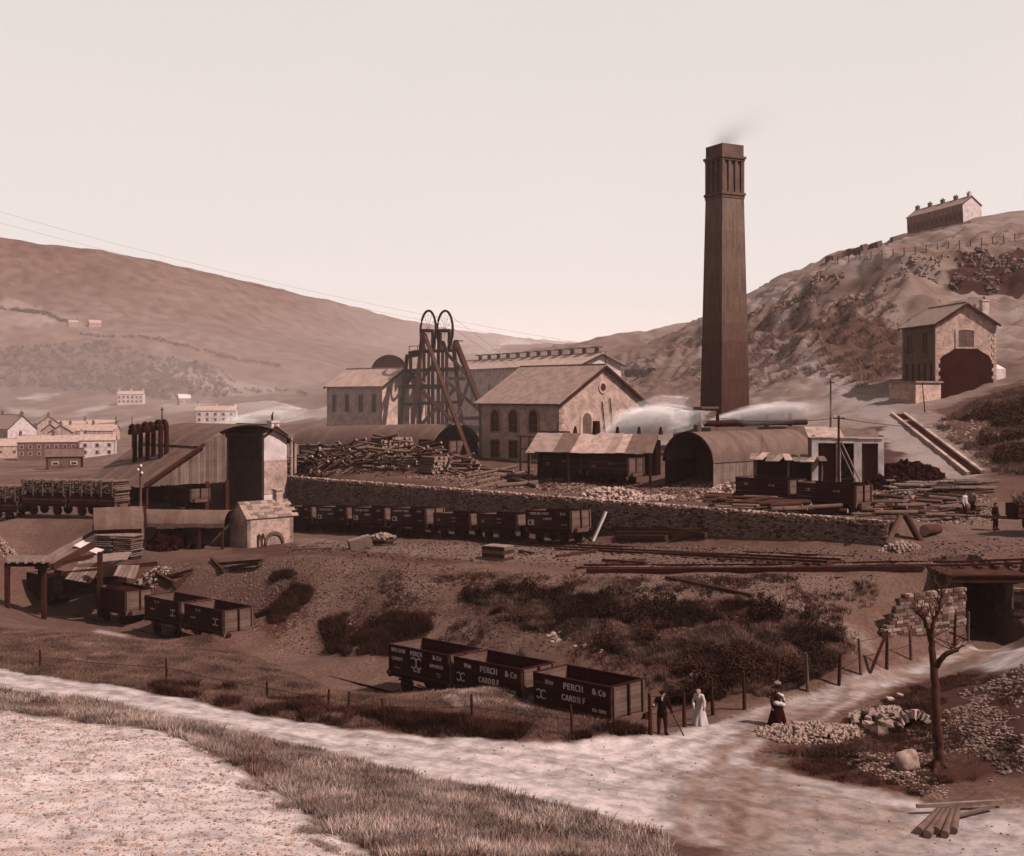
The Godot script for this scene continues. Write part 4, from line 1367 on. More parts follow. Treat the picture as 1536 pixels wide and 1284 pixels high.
func boilers():
	var sh: Shape
	var X := right_x(44.0)
	var t := thing("boiler_shed", "barrel-roofed boiler shed with a black open arch at its near end, foot of the chimney", "shed", at(1032, 731, 102.2) + X * 7.6, 44)
	barrel(t, 15.2, 5.2, 2.5, 2.15, mats.iron_sheet_worn, mats.iron_sheet)
	boards(t, func(_x): return 2.2, -7.5, 7.5, -0.3, Vector3(0, 0, 2.55), 0, 0.26, [mats.board_c, mats.board, mats.plank])
	sh = Shape.new()
	sh.box(Vector3(0, 0.9, -2.5), Vector3(15, 2.6, 0.15))
	part(t, "back_wall", sh.done(), mats.tar_board)
	var end := PackedVector2Array([Vector2(-2.5, -0.5), Vector2(2.5, -0.5)])
	var ar := arc_pts(5.1, 2.45, 2.1, 14)
	for i in ar.size(): end.append(ar[ar.size() - 1 - i])
	sh = Shape.new()
	sh.xf = Transform3D(Basis(Vector3.UP, PI / 2), Vector3(7.4, 0, 0))
	sh.prism(end, -0.1, 0.1)
	part(t, "end_wall", sh.done(), mats.tar_board)
	var b := Shape.new(true)
	b.tube([Vector3(-5.0, 1.6, 0.2), Vector3(6, 1.6, 0.2)], [1.35, 1.35], 20)
	part(t, "boiler", b.done(), mats.iron)
	var e0 := arc_pts(5.2, 2.5, 2.15, 16, -0.12)
	var e1 := arc_pts(5.2, 2.5, 2.15, 16, 0.09)
	sh = Shape.new(true)
	sh.xf = Transform3D(Basis(Vector3.UP, -PI / 2), Vector3(-7.66, 0, 0))
	sh.band(e0, e1, -0.06, 0.06)
	part(t, "roof_edge", sh.done(), mats.iron)
	sh = Shape.new(true)
	sh.tube([Vector3(-5.5, 4.5, -0.6), Vector3(-5.5, 5.3, -0.6)], [0.3, 0.36], 10)
	part(t, "roof_vent", sh.done(), mats.iron_sheet_worn)
	# ---- second dark range behind it, with a long pipe
	t = thing("boiler_range", "dark low boiler range with a long steam pipe between the chimney and the boiler shed", "shed", at(1130, 668, 122), 30)
	sh = Shape.new()
	sh.box(Vector3(0, 0.3, 0), Vector3(13.5, 3.2, 3.0))
	part(t, "brick_setting", sh.done(), mats.brick)
	b = Shape.new(true)
	b.tube([Vector3(-6.6, 2.3, 0.4), Vector3(6.8, 2.3, 0.4)], [0.32, 0.32], 10)
	part(t, "steam_pipe", b.done(), mats.iron)
	for i in 4:
		b = Shape.new(true)
		b.tube([Vector3(-5 + i * 3.2, 1.8, 0.4), Vector3(-5 + i * 3.2, 3.2, 0.4)], [0.22, 0.16], 8)
		part(t, "valve", b.done(), mats.iron)
	# ---- square brick flue block left of the chimney foot
	t = thing("flue_house", "small square flue house against the foot of the chimney", "outbuilding", at(1042, 665, 125), -40)
	sh = Shape.new()
	sh.box(Vector3(0, 1.4, 0), Vector3(3.4, 4.4, 3.0))
	part(t, "wall", sh.done(), mats.brick)
	sh = Shape.new()
	sh.box(Vector3(0, 3.72, 0), Vector3(3.8, 0.2, 3.4))
	part(t, "roof", sh.done(), mats.iron_sheet)
	# ---- low patched shed over the standing wagons
	t = thing("patched_roof_shed", "low open shed with a patched pale sheet roof left of the boiler shed", "shed", at(888, 727, 108.5), -16)
	for i in 14:
		sh = Shape.new()
		sh.xf = Transform3D(Basis(Vector3.RIGHT, 0.38), Vector3(-5.4 + i * 0.82, 4.5 + (i % 2) * 0.03 + rng.randf_range(-0.04, 0.04), -2.6))
		sh.box(Vector3(0, 0, 2.1), Vector3(0.88, 0.04, 4.4 + rng.randf_range(-0.2, 0.3)), Basis(Vector3.UP, rng.randf_range(-0.03, 0.03)))
		part(t, "roof_sheet", sh.done(), mats.iron_pale if i in [5, 6, 7, 8, 10] else (mats.slate if i in [0, 1, 2, 9] else mats.iron_sheet_worn))
	for i in 4:
		sh = Shape.new()
		sh.box(Vector3(-5.6 + i * 3.7, 1.2, 1.2), Vector3(0.2, 3.6, 0.2))
		part(t, "post", sh.done(), mats.timber)
		sh = Shape.new()
		sh.box(Vector3(-5.6 + i * 3.7, 1.8, -2.5), Vector3(0.2, 5.0, 0.2))
		part(t, "post", sh.done(), mats.timber)
	sh = Shape.new()
	sh.box(Vector3(0, 1.6, -2.7), Vector3(11.6, 4.8, 0.15))
	part(t, "back_wall", sh.done(), mats.tar_board)
	for i in 5:
		b = Shape.new(true)
		var p := Vector3(-2.2 + i * 2.0, 4.5, -2.8)
		b.tube([p, p + Vector3(0, 0.7 if i != 1 else 1.2, 0)], [0.22 if i != 1 else 0.4, 0.1 if i != 1 else 0.34], 8)
		part(t, "roof_vent", b.done(), mats.iron)
	# ---- white lean-to office
	t = thing("white_lean_to", "whitewashed lean-to with dark door openings right of the boiler shed", "outbuilding", at(1268, 715, 98), -8)
	var fr := Shape.new()
	for q in [[-2.6, 0.5], [-0.75, 0.35], [0.75, 0.6], [2.55, 0.45]]: fr.box(Vector3(q[0], 1.45, 1.6), Vector3(q[1], 3.5, 0.3))
	fr.box(Vector3(0, 3.05, 1.603), Vector3(5.6, 0.5, 0.29))
	part(t, "front_wall", fr.done(), mats.whitewash)
	fr = Shape.new()
	fr.box(Vector3(-2.7, 1.6, 0), Vector3(0.25, 3.6, 3.0)); fr.box(Vector3(2.7, 1.6, 0), Vector3(0.25, 3.6, 3.0)); fr.box(Vector3(0, 1.6, -1.6), Vector3(5.6, 3.6, 0.2))
	part(t, "wall", fr.done(), mats.stone_dark)
	for i in 6:
		sh = Shape.new()
		sh.box(Vector3(-2.6 + i * 0.95, 3.62 + (i % 2) * 0.03 - i * 0.03, -0.1), Vector3(1.0, 0.04, 3.9), Basis(Vector3.RIGHT, 0.2))
		part(t, "roof_sheet", sh.done(), mats.iron_pale if i < 3 else mats.iron_sheet_worn)
	for d in [-1.65, 1.65]:
		sh = Shape.new()
		sh.box(Vector3(d, 1.2, 1.35), Vector3(1.3, 3.0, 0.06))
		part(t, "door", sh.done(), mats.pane)
	for k in 2:
		sh = Shape.new()
		sh.beam(Vector3(0.5 + k * 0.35, -0.3, 2.6), Vector3(-0.9 + k * 0.35, 2.9, 1.85), 0.2, 0.07)
		part(t, "leaning_plank", sh.done(), mats.plank_b)
	# ---- open lean-to of poles in front of the boiler shed
	t = thing("pole_shelter", "open pole shelter with ragged pale boards on its roof, in front of the boiler shed", "shelter", at(1182, 728, 97), -14)
	for q in [[-2.6, 1.2], [0, 1.3], [2.6, 1.2], [-2.6, -1.3], [2.6, -1.3]]:
		sh = Shape.new(true)
		sh.tube([Vector3(q[0], -0.4, q[1]), Vector3(q[0] + 0.05, 2.15, q[1])], [0.11, 0.09], 7)
		part(t, "pole", sh.done(), mats.timber_pale)
	for i in 9:
		sh = Shape.new()
		sh.box(Vector3(-2.7 + i * 0.66, 2.25 + rng.randf_range(-0.06, 0.1), 0), Vector3(0.6, 0.06, 3.2 + rng.randf_range(-0.4, 0.5)), Basis(Vector3.UP, rng.randf_range(-0.15, 0.15)) * Basis(Vector3.RIGHT, 0.12))
		part(t, "roof_board", sh.done(), [mats.plank, mats.iron_pale, mats.plank_b][i % 3])
	sh = Shape.new()
	sh.box(Vector3(0, 0.9, -1.5), Vector3(5.6, 2.6, 0.12))
	part(t, "back_wall", sh.done(), mats.tar_board)
	# ---- timber staging by the engine house
	t = thing("timber_staging", "pale timber staging frame against the dark side of the engine house", "staging", at(808, 702, 115), -30)
	for q in [[-2, 0], [-1, 0], [1.6, 0.6], [2.6, 0]]:
		sh = Shape.new()
		sh.box(Vector3(q[0], 1.2, q[1]), Vector3(0.16, 3.6, 0.16))
		part(t, "post", sh.done(), mats.timber_pale)
	for q in [[3.0, -2.4, -0.6], [1.8, -2.1, -0.6], [3.5, -1.0, 3.4]]:
		sh = Shape.new()
		sh.box(Vector3((q[1] + q[2]) / 2, q[0], 0.02), Vector3(q[2] - q[1], 0.14, 0.12))
		part(t, "rail", sh.done(), mats.timber_pale)

func right_house():
	var yaw := -84.0
	var t := corner_house("hillside_house", "two-storey stone house on the right hillside, dark tarred patch on its pale gable", "house", at(1403, 590, 150), yaw, 9.8, 8.0)
	t.position += right_z(yaw) * 0.0
	t.position = at(1403, 592, 150) - right_x(yaw) * 4.9 - right_z(yaw) * 4.0 + right_x(yaw) * 0.0
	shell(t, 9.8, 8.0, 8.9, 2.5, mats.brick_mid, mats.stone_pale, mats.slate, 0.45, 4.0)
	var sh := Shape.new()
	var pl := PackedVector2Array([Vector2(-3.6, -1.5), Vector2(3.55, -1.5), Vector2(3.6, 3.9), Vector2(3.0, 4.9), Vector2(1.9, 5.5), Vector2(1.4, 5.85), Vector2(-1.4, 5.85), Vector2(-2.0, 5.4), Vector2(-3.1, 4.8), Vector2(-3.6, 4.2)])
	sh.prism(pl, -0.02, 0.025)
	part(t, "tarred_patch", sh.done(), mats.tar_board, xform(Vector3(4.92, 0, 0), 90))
	window(t, Vector3(4.92, 6.0, 0), 90, 2.0, 2.1, 0.12, 0.4, mats.quoin, mats.pane_mid)
	for i in 18:
		for k in [-1, 1]:
			sh = Shape.new()
			var w := 0.62 if (i + k) % 2 else 0.4
			sh.box(Vector3(4.92, 0.2 + i * 0.49, k * (4.0 - w / 2) + 0.01 * k), Vector3(0.08, 0.44, w))
			part(t, "quoin", sh.done(), mats.quoin)
	for x in [-2.6, 2.0]:
		window(t, Vector3(x, 5.4, 4.02), 0, 0.9, 2.4, 0.0, 0.12, mats.stone_dark, mats.pane, false)
	for x in [-3.2, -1.4, 0.4, 2.2, 3.9]:
		sh = Shape.new()
		sh.box(Vector3(x, 2.0, 4.1), Vector3(0.14, 4.0, 0.12))
		part(t, "window_bar", sh.done(), mats.timber)
	sh = Shape.new()
	sh.box(Vector3(-2.6, 3.0, -5.3), Vector3(4.0, 10.0, 2.7))
	part(t, "rear_wing", sh.done(), mats.brick_mid)
	chimney_stack(t, Vector3(-2.0, 7.9, -6.0), Vector3(0.9, 4.6, 0.9), mats.whitewash, 1)
	chimney_stack(t, Vector3(-2.4, 7.9, -4.9), Vector3(0.8, 3.6, 0.8), mats.whitewash, 1)
	var a := thing("stone_annex", "low flat-topped stone annex with one bright wall below the hillside house", "outbuilding", at(1372, 616, 147), -60)
	sh = Shape.new()
	sh.box(Vector3(0, 1.2, 0), Vector3(4.2, 4.4, 4.4))
	part(a, "wall", sh.done(), mats.stone_pale)
	sh = Shape.new()
	sh.box(Vector3(0, 3.5, 0), Vector3(4.6, 0.2, 4.8))
	part(a, "roof_slab", sh.done(), mats.slate)
	a = thing("white_shed", "tiny white shed against the right side of the hillside house", "shed", at(1495, 570, 152), -70)
	sh = Shape.new()
	sh.prism(PackedVector2Array([Vector2(-0.7, -0.8), Vector2(0.7, -0.8), Vector2(0.7, 1.4), Vector2(-0.7, 2.0)]), -0.8, 0.8)
	part(a, "wall", sh.done(), mats.whitewash)

# ---------------------------------------------------------------- the far village
func small_house(label: String, p: Vector3, yaw: float, L: float, W: float, he: float, hr: float, ms: Material, mg: Material, mr: Material, wins: int, stacks: int, group := "", called := "terraced_house", cat := "house"):
	var t := thing(called, label, cat, p, yaw, group)
	shell(t, L, W, he, hr, ms, mg, mr, 0.2, 4.0)
	var rows := 2 if he > 4.4 else 1
	for r in rows:
		for i in wins:
			var wx := -L / 2 + L * (i + 0.5) / wins
			window(t, Vector3(wx, he * (0.18 if r == 0 else 0.62) if rows == 2 else he * 0.35, W / 2 + 0.02), 0, 0.85, he * 0.2, 0.0, 0.16, mats.quoin, mats.pane, false)
	for i in stacks:
		var x := (-L / 2 + 0.5 + (L - 1.0) * i / maxf(stacks - 1, 1)) if stacks > 1 else L / 2 - 0.5
		chimney_stack(t, Vector3(x, he + hr - 0.3, 0), Vector3(0.7, 1.5, 0.9), mats.brick_mid if ms != mats.whitewash else mats.whitewash, 2)

func vp(px: float, py: float) -> Vector3:
	return hit(px, py)

func valley():
	var g := "houses of the far village"
	var p := at(40, 676, 400)
	small_house("big hall with long roof and white gable at the left of the far village", at(18, 676, 405), -48, 19.0, 9.5, 7.5, 4.5, mats.stone_wall, mats.whitewash, mats.slate, 4, 2, "", "village_hall", "hall")
	small_house("terrace with small windows and a white left end in front of the village hall", at(80, 686, 372), 14, 20.0, 6.5, 4.8, 2.0, mats.brick_mid, mats.whitewash, mats.slate_pale, 8, 3, g)
	small_house("whitewashed cottage row standing right of the brown terrace in the village", at(147, 684, 368), 14, 10.5, 6.0, 4.8, 1.8, mats.whitewash, mats.whitewash, mats.slate_pale, 3, 2, g)
	small_house("long upper terrace with pale roof behind the cottages of the village", at(140, 666, 430), 6, 17.0, 7.0, 4.8, 2.2, mats.stone_wall, mats.stone_pale, mats.slate_pale, 7, 3, g)
	small_house("gabled house facing the works, between hall and upper terrace", at(93, 668, 420), -75, 10.0, 8.0, 4.6, 2.6, mats.stone_wall, mats.stone_wall, mats.slate, 3, 1, g)
	small_house("small dark gabled house just right of the white hall gable", at(77, 665, 428), -75, 9.0, 6.0, 4.6, 2.4, mats.stone_wall, mats.stone_wall, mats.slate, 2, 1, g)
	small_house("highest gabled house of the village, behind the hall roof", at(70, 655, 455), -60, 9.0, 8.0, 5.0, 2.8, mats.stone_wall, mats.stone_wall, mats.slate, 2, 1, g)
	small_house("low pale house roof at the back of the village", at(106, 650, 480), 8, 12.0, 6.0, 3.2, 1.8, mats.stone_pale, mats.stone_pale, mats.slate_pale, 3, 1, g)
	small_house("second low pale roof at the back of the village, right one", at(150, 648, 500), 8, 14.0, 6.0, 3.2, 1.8, mats.stone_pale, mats.stone_pale, mats.slate_pale, 4, 1, g)
	small_house("little low house at the left edge below the hall", at(12, 684, 380), 20, 8.0, 6.0, 3.2, 2.2, mats.stone_pale, mats.whitewash, mats.slate_pale, 2, 1, g)
	small_house("dark hut with a pitched roof in the field before the village", hit(97, 702), 20, 6.0, 4.0, 2.0, 1.2, mats.brick_mid, mats.tar_board, mats.brick_mid, 2, 0, "", "field_hut", "hut")
	# hillside houses across the valley
	p = vp(197, 606)
	small_house("pale block of houses alone on the far hillside above the bent pipes", p, 8, 12.0, 7.0, 4.6, 1.6, mats.whitewash, mats.whitewash, mats.slate_pale, 6, 3, "", "hillside_terrace", "house")
	small_house("tiny white-roofed cottage on the far hillside right of the pale block", vp(276, 606), 25, 5.5, 5.0, 2.6, 2.0, mats.stone_wall, mats.stone_wall, mats.whitewash, 2, 1, "", "cottage", "cottage")
	small_house("pale farm cottage below the pale fields on the far hill, left one", vp(110, 489), 20, 6.0, 5.0, 2.2, 1.8, mats.stone_wall, mats.stone_pale, mats.slate_pale, 2, 1, "", "cottage", "cottage")
	small_house("pale farm barn below the pale fields on the far hill, right one", vp(142, 489), 30, 8.0, 5.0, 2.0, 2.0, mats.stone_wall, mats.stone_pale, mats.slate_pale, 2, 0, "", "barn", "barn")
	small_house("faint house row at the foot of the far hill behind the planked shed", vp(325, 634), 6, 15.0, 7.0, 4.6, 1.8, mats.whitewash, mats.whitewash, mats.slate_pale, 5, 3, "", "hillside_terrace", "house")
	# terrace on the skyline of the near hill
	var c := at(1445, 333, 362)
	var yaw := -63.0
	var t := corner_house("skyline_terrace", "row of houses with four chimneys and a white gable on the right skyline", "house", c, yaw, 22.6, 8.0)
	shell(t, 22.6, 8.0, 4.9, 2.6, mats.brick, mats.whitewash, mats.slate, 0.2, 5.0)
	t.rotation_degrees.z = 3.4
	for i in 12:
		window(t, Vector3(-10.3 + i * 1.87, 3.1, 4.02), 0, 0.8, 1.4, 0.0, 0.16, mats.quoin, mats.pane_mid, false)
		window(t, Vector3(-10.3 + i * 1.87, 0.7, 4.02), 0, 0.8, 1.4, 0.0, 0.16, mats.brick_mid, mats.pane, false)
	for i in 5: chimney_stack(t, Vector3(-10.4 + i * 5.2, 7.1, 0), Vector3(1.2, 1.7, 0.8), mats.brick_mid if i < 4 else mats.whitewash, 2)
	# fence along the top of the cliff
	var fo := hit(1240, 400)
	t = thing("cliff_fence", "post and wire fence along the grass edge above the quarry face", "fence", fo)
	var last := Vector3.ZERO
	for i in 19:
		var x := 1240.0 + i * 16.6
		var q := hit(x, 397 - i * 1.95 - (1.5 if i > 9 else 0.0)) - fo
		var sh := Shape.new()
		sh.box(q + Vector3(0, 0.7, 0), Vector3(0.13, 1.7, 0.13))
		part(t, "post", sh.done(), mats.timber)
		if i:
			for up in [1.3, 0.8]:
				sh = Shape.new()
				sh.beam(last + Vector3(0, up, 0), q + Vector3(0, up, 0), 0.03)
				part(t, "wire", sh.done(), mats.iron)
		last = q
	# ruined wall on the ridge, left of the terrace
	p = hit(1240, 393)
	t = thing("ridge_wall", "long low stone wall climbing the ridge towards the skyline terrace", "wall", p)
	for i in 16:
		var wa := hit(1240.0 + i * 7.5, 393.0 - i * 2.25) - p
		var wb := hit(1247.5 + i * 7.5, 390.75 - i * 2.25) - p
		if wa.distance_to(wb) > 12.0: continue
		var sh := Shape.new()
		sh.beam(wa + Vector3(0, 0.5, 0), wb + Vector3(0, 0.5, 0), 0.8, 1.5 + (0.9 if i in [4, 7] else rng.randf() * 0.3))
		part(t, "stonework", sh.done(), mats.brick_mid)
	t = thing("terrace_wall", "pale stone retaining wall below the skyline terrace", "wall", at(1365, 360, 352))
	for i in 10:
		var a := at(lerpf(1350, 1458, i / 10.0), lerpf(361, 338, i / 10.0), 352 - i * 0.8) - t.position
		var b := at(lerpf(1350, 1458, (i + 1) / 10.0), lerpf(361, 338, (i + 1) / 10.0), 352 - (i + 1) * 0.8) - t.position
		var sh := Shape.new()
		sh.beam(a, b, 0.8, 2.4 + 0.3 * (i % 2))
		part(t, "stonework", sh.done(), mats.stone_wall)
	# small tram of dark trucks on the slope behind the engine houses
	p = hit(965, 566)
	t = thing("spoil_truck", "dark spoil trucks standing on the slope between engine houses and chimney", "spoil train", p, 12)
	for i in 5:
		var sh := Shape.new()
		sh.box(Vector3(-3.4 + i * 1.75, 1.0, 0), Vector3(1.5, 1.1 if i != 3 else 2.0, 1.2))
		sh.box(Vector3(-3.4 + i * 1.75, 0.3, 0), Vector3(1.0, 0.4, 1.0))
		part(t, "truck", sh.done(), mats.tar_board)

# ---------------------------------------------------------------- railway wagons
func text_mesh(s: String, cap: float, bold := true) -> TextMesh:
	var m := TextMesh.new()
	var f := SystemFont.new()
	f.font_names = PackedStringArray(["Droid Sans"])
	f.font_weight = 700 if bold else 400
	m.font = f
	m.text = s
	m.font_size = 48
	m.pixel_size = cap / (0.72 * 48)
	m.depth = 0.012
	m.curve_step = 4.0
	return m

func lettering(t: Node3D, s: String, cap: float, x: float, y: float, z: float, m: Material = null):
	part(t, "lettering", text_mesh(s, cap), m if m else mats.letter, xform(Vector3(x, y, z)))

func double_c(t: Node3D, x: float, y: float, z: float, r: float):
	for s in [-1, 1]:
		var a := PackedVector2Array(); var b := PackedVector2Array()
		for i in 11:
			var q := (0.22 + 1.56 * i / 10) * PI
			a.append(Vector2(s * (cos(q) * r * 0.62 + r * 0.72), sin(q) * r * 0.78))
			b.append(Vector2(s * (cos(q) * r * 0.85 + r * 0.72), sin(q) * r))
		var sh := Shape.new()
		if s > 0: sh.band(a, b, 0, 0.012)
		else: sh.band(b, a, 0, 0.012)
		part(t, "emblem", sh.done(), mats.letter, xform(Vector3(x, y, z)))

func make_wagon(called: String, label: String, group: String, L := 4.6, W := 2.25, planks := 7, ph := 0.185, m: Material = null, m2: Material = null) -> Node3D:
	var t := thing(called, label, "railway wagon", Vector3.ZERO, 0, group)
	m = m if m else mats.wagon
	m2 = m2 if m2 else mats.wagon_b
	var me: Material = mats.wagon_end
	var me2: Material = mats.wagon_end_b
	var fl := 1.2
	part(t, "floor", box_mesh(Vector3(L, 0.08, W)), mats.plank_dark, xform(Vector3(0, fl - 0.04, 0)))
	var side := box_mesh(Vector3(L, ph - 0.012, 0.065))
	var end := box_mesh(Vector3(0.065, ph - 0.012, W - 0.135))
	for i in planks:
		var y := fl + ph * (i + 0.5)
		for s in [-1, 1]:
			part(t, "side_plank", side, m if (i * 2 + s) % 3 else m2, Transform3D(Basis(Vector3.BACK, rng.randf_range(-0.003, 0.003)) * Basis(Vector3.UP, rng.randf_range(-0.004, 0.004)), Vector3(rng.randf_range(-0.012, 0.012), y, s * (W / 2 - 0.033) + rng.randf_range(-0.008, 0.008))))
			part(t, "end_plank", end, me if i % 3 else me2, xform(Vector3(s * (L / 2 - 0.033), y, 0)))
	var hh := planks * ph
	for s in [-1, 1]:
		part(t, "solebar", box_mesh(Vector3(L, 0.26, 0.12)), m, xform(Vector3(0, fl - 0.22, s * 0.86)))
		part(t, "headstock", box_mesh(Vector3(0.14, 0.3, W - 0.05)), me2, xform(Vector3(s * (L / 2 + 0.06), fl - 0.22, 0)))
		for z in [-0.95, 0.0, 0.95]:
			part(t, "end_post", box_mesh(Vector3(0.1, hh + 0.1, 0.12 if z else 0.1)), me2 if z else m2, xform(Vector3(s * (L / 2 + 0.05), fl + hh / 2 - 0.05, z * W / 2.25)))
		part(t, "end_capping", box_mesh(Vector3(0.1, 0.04, W)), mats.iron, xform(Vector3(s * (L / 2 - 0.02), fl + hh + 0.02, 0)))
		part(t, "side_capping", box_mesh(Vector3(L, 0.03, 0.09)), mats.iron, xform(Vector3(0, fl + hh + 0.016, s * (W / 2 - 0.03))))
		for x in [-L / 2 + 0.06, L / 2 - 0.06, -0.62, 0.62]:
			part(t, "side_strap", box_mesh(Vector3(0.07, hh + 0.05, 0.03)), mats.iron, xform(Vector3(x, fl + hh / 2, s * (W / 2 + 0.013))))
		for z in [-0.87, 0.87]:
			var b := Shape.new(true)
			b.tube([Vector3(s * (L / 2 + 0.1), fl - 0.2, z), Vector3(s * (L / 2 + 0.28), fl - 0.2, z), Vector3(s * (L / 2 + 0.285), fl - 0.2, z), Vector3(s * (L / 2 + 0.33), fl - 0.2, z)], [0.1, 0.08, 0.17, 0.17], 10)
			part(t, "buffer", b.done(), mats.iron)
		for x in [-1.3, 1.3]:
			var w := Shape.new(true)
			w.tube([Vector3(0, 0, -0.06), Vector3(0, 0, 0.06)], [0.46, 0.46], 18)
			var wh := part(t, "wheel", w.done(), mats.iron, xform(Vector3(x, 0.47, s * 0.75)))
			var g := Shape.new()
			g.box(Vector3(0, 0, s * 0.17), Vector3(0.24, 0.26, 0.16))
			g.beam(Vector3(-0.32, 0.55, s * 0.12), Vector3(-0.1, -0.1, s * 0.12), 0.05)
			g.beam(Vector3(0.32, 0.55, s * 0.12), Vector3(0.1, -0.1, s * 0.12), 0.05)
			g.box(Vector3(0, 0.3, s * 0.18), Vector3(0.85, 0.1, 0.08))
			part(wh, "axle_box", g.done(), mats.iron)
	var bl := Shape.new()
	bl.beam(Vector3(-0.1, 0.75, W / 2 - 0.02), Vector3(1.7, 0.55, W / 2 - 0.02), 0.05)
	part(t, "brake_lever", bl.done(), mats.iron)
	return t

func set_wagon(w: Node3D, p: Vector3, yaw: float, tilt: float):
	w.position = p
	w.rotation_degrees = Vector3(0, yaw, tilt)

func wagon_copy(proto: Node3D, label: String, p: Vector3, yaw: float, tilt: float, letters := true) -> Node3D:
	var r := copy_of(proto, p, yaw, label)
	set_wagon(r, p, yaw, tilt)
	if not letters:
		for c in r.get_children():
			if String(c.name).begins_with("lettering") or String(c.name).begins_with("emblem"): r.remove_child(c); c.free()
	return r

func on_siding(x: float) -> Vector3:
	return Vector3(x, siding_rail(x), -siding_d(x))

func wagons():
	var yaw := -45.85
	var g := "wagons on the sunken siding"
	var z := 1.135
	var a := make_wagon("coal_wagon", "high black wagon lettered WILLIAM PERCH CARDIFF SWANSEA, farthest of the three big lettered wagons", g)
	var plain := copy_of(a, on_siding(-18.4), yaw, "empty wagon with a double emblem, front one of the pair in the sunken siding left")
	set_wagon(plain, on_siding(-18.4), yaw, 1.45)
	double_c(plain, 1.5, 1.75, z, 0.24)
	lettering(plain, "PERCH", 0.15, -0.6, 2.25, z, mats.letter_dim)
	lettering(plain, "CARDIFF", 0.12, -1.2, 1.75, z, mats.letter_dim)
	set_wagon(a, on_siding(-3.86), yaw, 1.45)
	lettering(a, "WILLIAM", 0.19, -1.5, 2.27, z)
	lettering(a, "PERCH", 0.22, -0.1, 2.26, z)
	lettering(a, "& Co", 0.22, 1.5, 2.26, z)
	lettering(a, "CARDIFF", 0.16, -1.6, 1.84, z)
	lettering(a, "SWANSEA", 0.16, 1.45, 1.84, z)
	double_c(a, -0.1, 1.8, z, 0.3)
	lettering(a, "No 213", 0.12, -0.05, 1.42, z)
	lettering(a, "Load 8 Tons", 0.06, -1.6, 1.4, z, mats.letter_dim)
	lettering(a, "Empty to", 0.06, 1.6, 1.5, z, mats.letter_dim)
	lettering(a, "G.W.R.", 0.06, 1.6, 1.38, z, mats.letter_dim)
	var b := make_wagon("coal_wagon", "black wagon lettered Wm PERCH CARDIFF half hidden behind the grassy hump, middle of the three", g)
	set_wagon(b, on_siding(-0.35), yaw, 1.45)
	var c := make_wagon("coal_wagon", "black wagon lettered Wm PERCH CARDIFF No 1890 nearest the man at the fence", g)
	set_wagon(c, on_siding(3.4), yaw, 1.45)
	for w in [b, c]:
		lettering(w, "Wm", 0.2, -1.3, 2.2, z)
		lettering(w, "PERCH", 0.28, 0.15, 2.18, z)
		lettering(w, "& Co", 0.26, 1.65, 2.18, z)
		lettering(w, "CARDIFF", 0.25, 0.15, 1.68, z)
		double_c(w, -1.8, 1.62, z, 0.22)
		lettering(w, "No 1890" if w == c else "No 871", 0.15, 1.65, 1.4, z)
	wagon_copy(plain, "empty wagon behind its twin in the sunken siding left, rear one of that pair", on_siding(-22.1), yaw, 1.45)
	wagon_copy(plain, "wagon standing alone under the right hand tipping chute at the left edge", on_siding(-27.3), yaw, 1.45, false)
	var w1 := wagon_copy(plain, "wagon beside the timber gantry post at the far left of the sunken siding", on_siding(-35.6), yaw, 1.45, false)
	# heaps of small coal in those two
	for q in [[-27.3, 31], [-35.6, 32]]:
		var h := part(self, "coal_load", rock(Vector3(1.9, 0.42, 0.95), q[1], 0.2), mats.coal, Transform3D(Basis(Vector3.UP, deg_to_rad(yaw)), on_siding(q[0]) + Vector3(0, 2.2, 0)))
		tag(h, "mound of small coal in the wagon " + ("under the right hand tipping chute" if q[1] == 31 else "beside the timber gantry post"), "coal")
	# the row under the retaining wall
	g = "wagons in the row under the retaining wall"
	var d := make_wagon("row_wagon", "near end wagon of the row under the wall, pale end showing, lettered CB", g, 4.75, 2.3, 7, 0.18)
	lettering(d, "CORY BROTHERS", 0.19, -0.85, 2.24, 1.16)
	lettering(d, "& Co", 0.19, 1.65, 2.24, 1.16)
	lettering(d, "CB", 0.42, -1.8, 1.55, 1.16)
	lettering(d, "CARDIFF", 0.17, 0, 1.85, 1.16)
	lettering(d, "No 2140", 0.11, 1.75, 1.42, 1.16, mats.letter_dim)
	var ry := -46.6
	set_wagon(d, upper_at(2.6), ry, 3.3)
	var low := make_wagon("row_wagon", "lower wagon next behind the near end one in the row under the wall", g, 4.6, 2.2, 5, 0.18)
	lettering(low, "CARDIFF", 0.12, 0.4, 1.75, 1.11, mats.letter_dim)
	lettering(low, "No 318", 0.12, 0.4, 1.45, 1.11, mats.letter_dim)
	lettering(low, "CB", 0.2, -1.6, 1.55, 1.11, mats.letter_dim)
	set_wagon(low, upper_at(8.4), ry, 3.3)
	wagon_copy(low, "second lower wagon, third from the near end of the row under the wall", upper_at(13.9), ry, 3.3)
	var says := ["tall lettered wagon, fourth from the near end of the row under the wall", "tall lettered wagon, fifth from the near end of the row under the wall", "tall lettered wagon, sixth from the near end, last but one before the stone hut", "far end wagon of the row under the wall, nearest the small stone hut"]
	for i in 4: wagon_copy(d, says[i], upper_at(19.6 + i * 5.7), ry, 3.3)
	# props on the far left, piled above the wagon sides
	g = "wagons loaded with pit props"
	var pw := make_wagon("prop_wagon", "near end wagon of the pit prop train, right before the planked shed", g, 4.7, 2.3, 4, 0.2, mats.wagon_b, mats.wagon_c)
	var k := 0
	var where := ["second", "third", "fourth", "fifth", "sixth"]
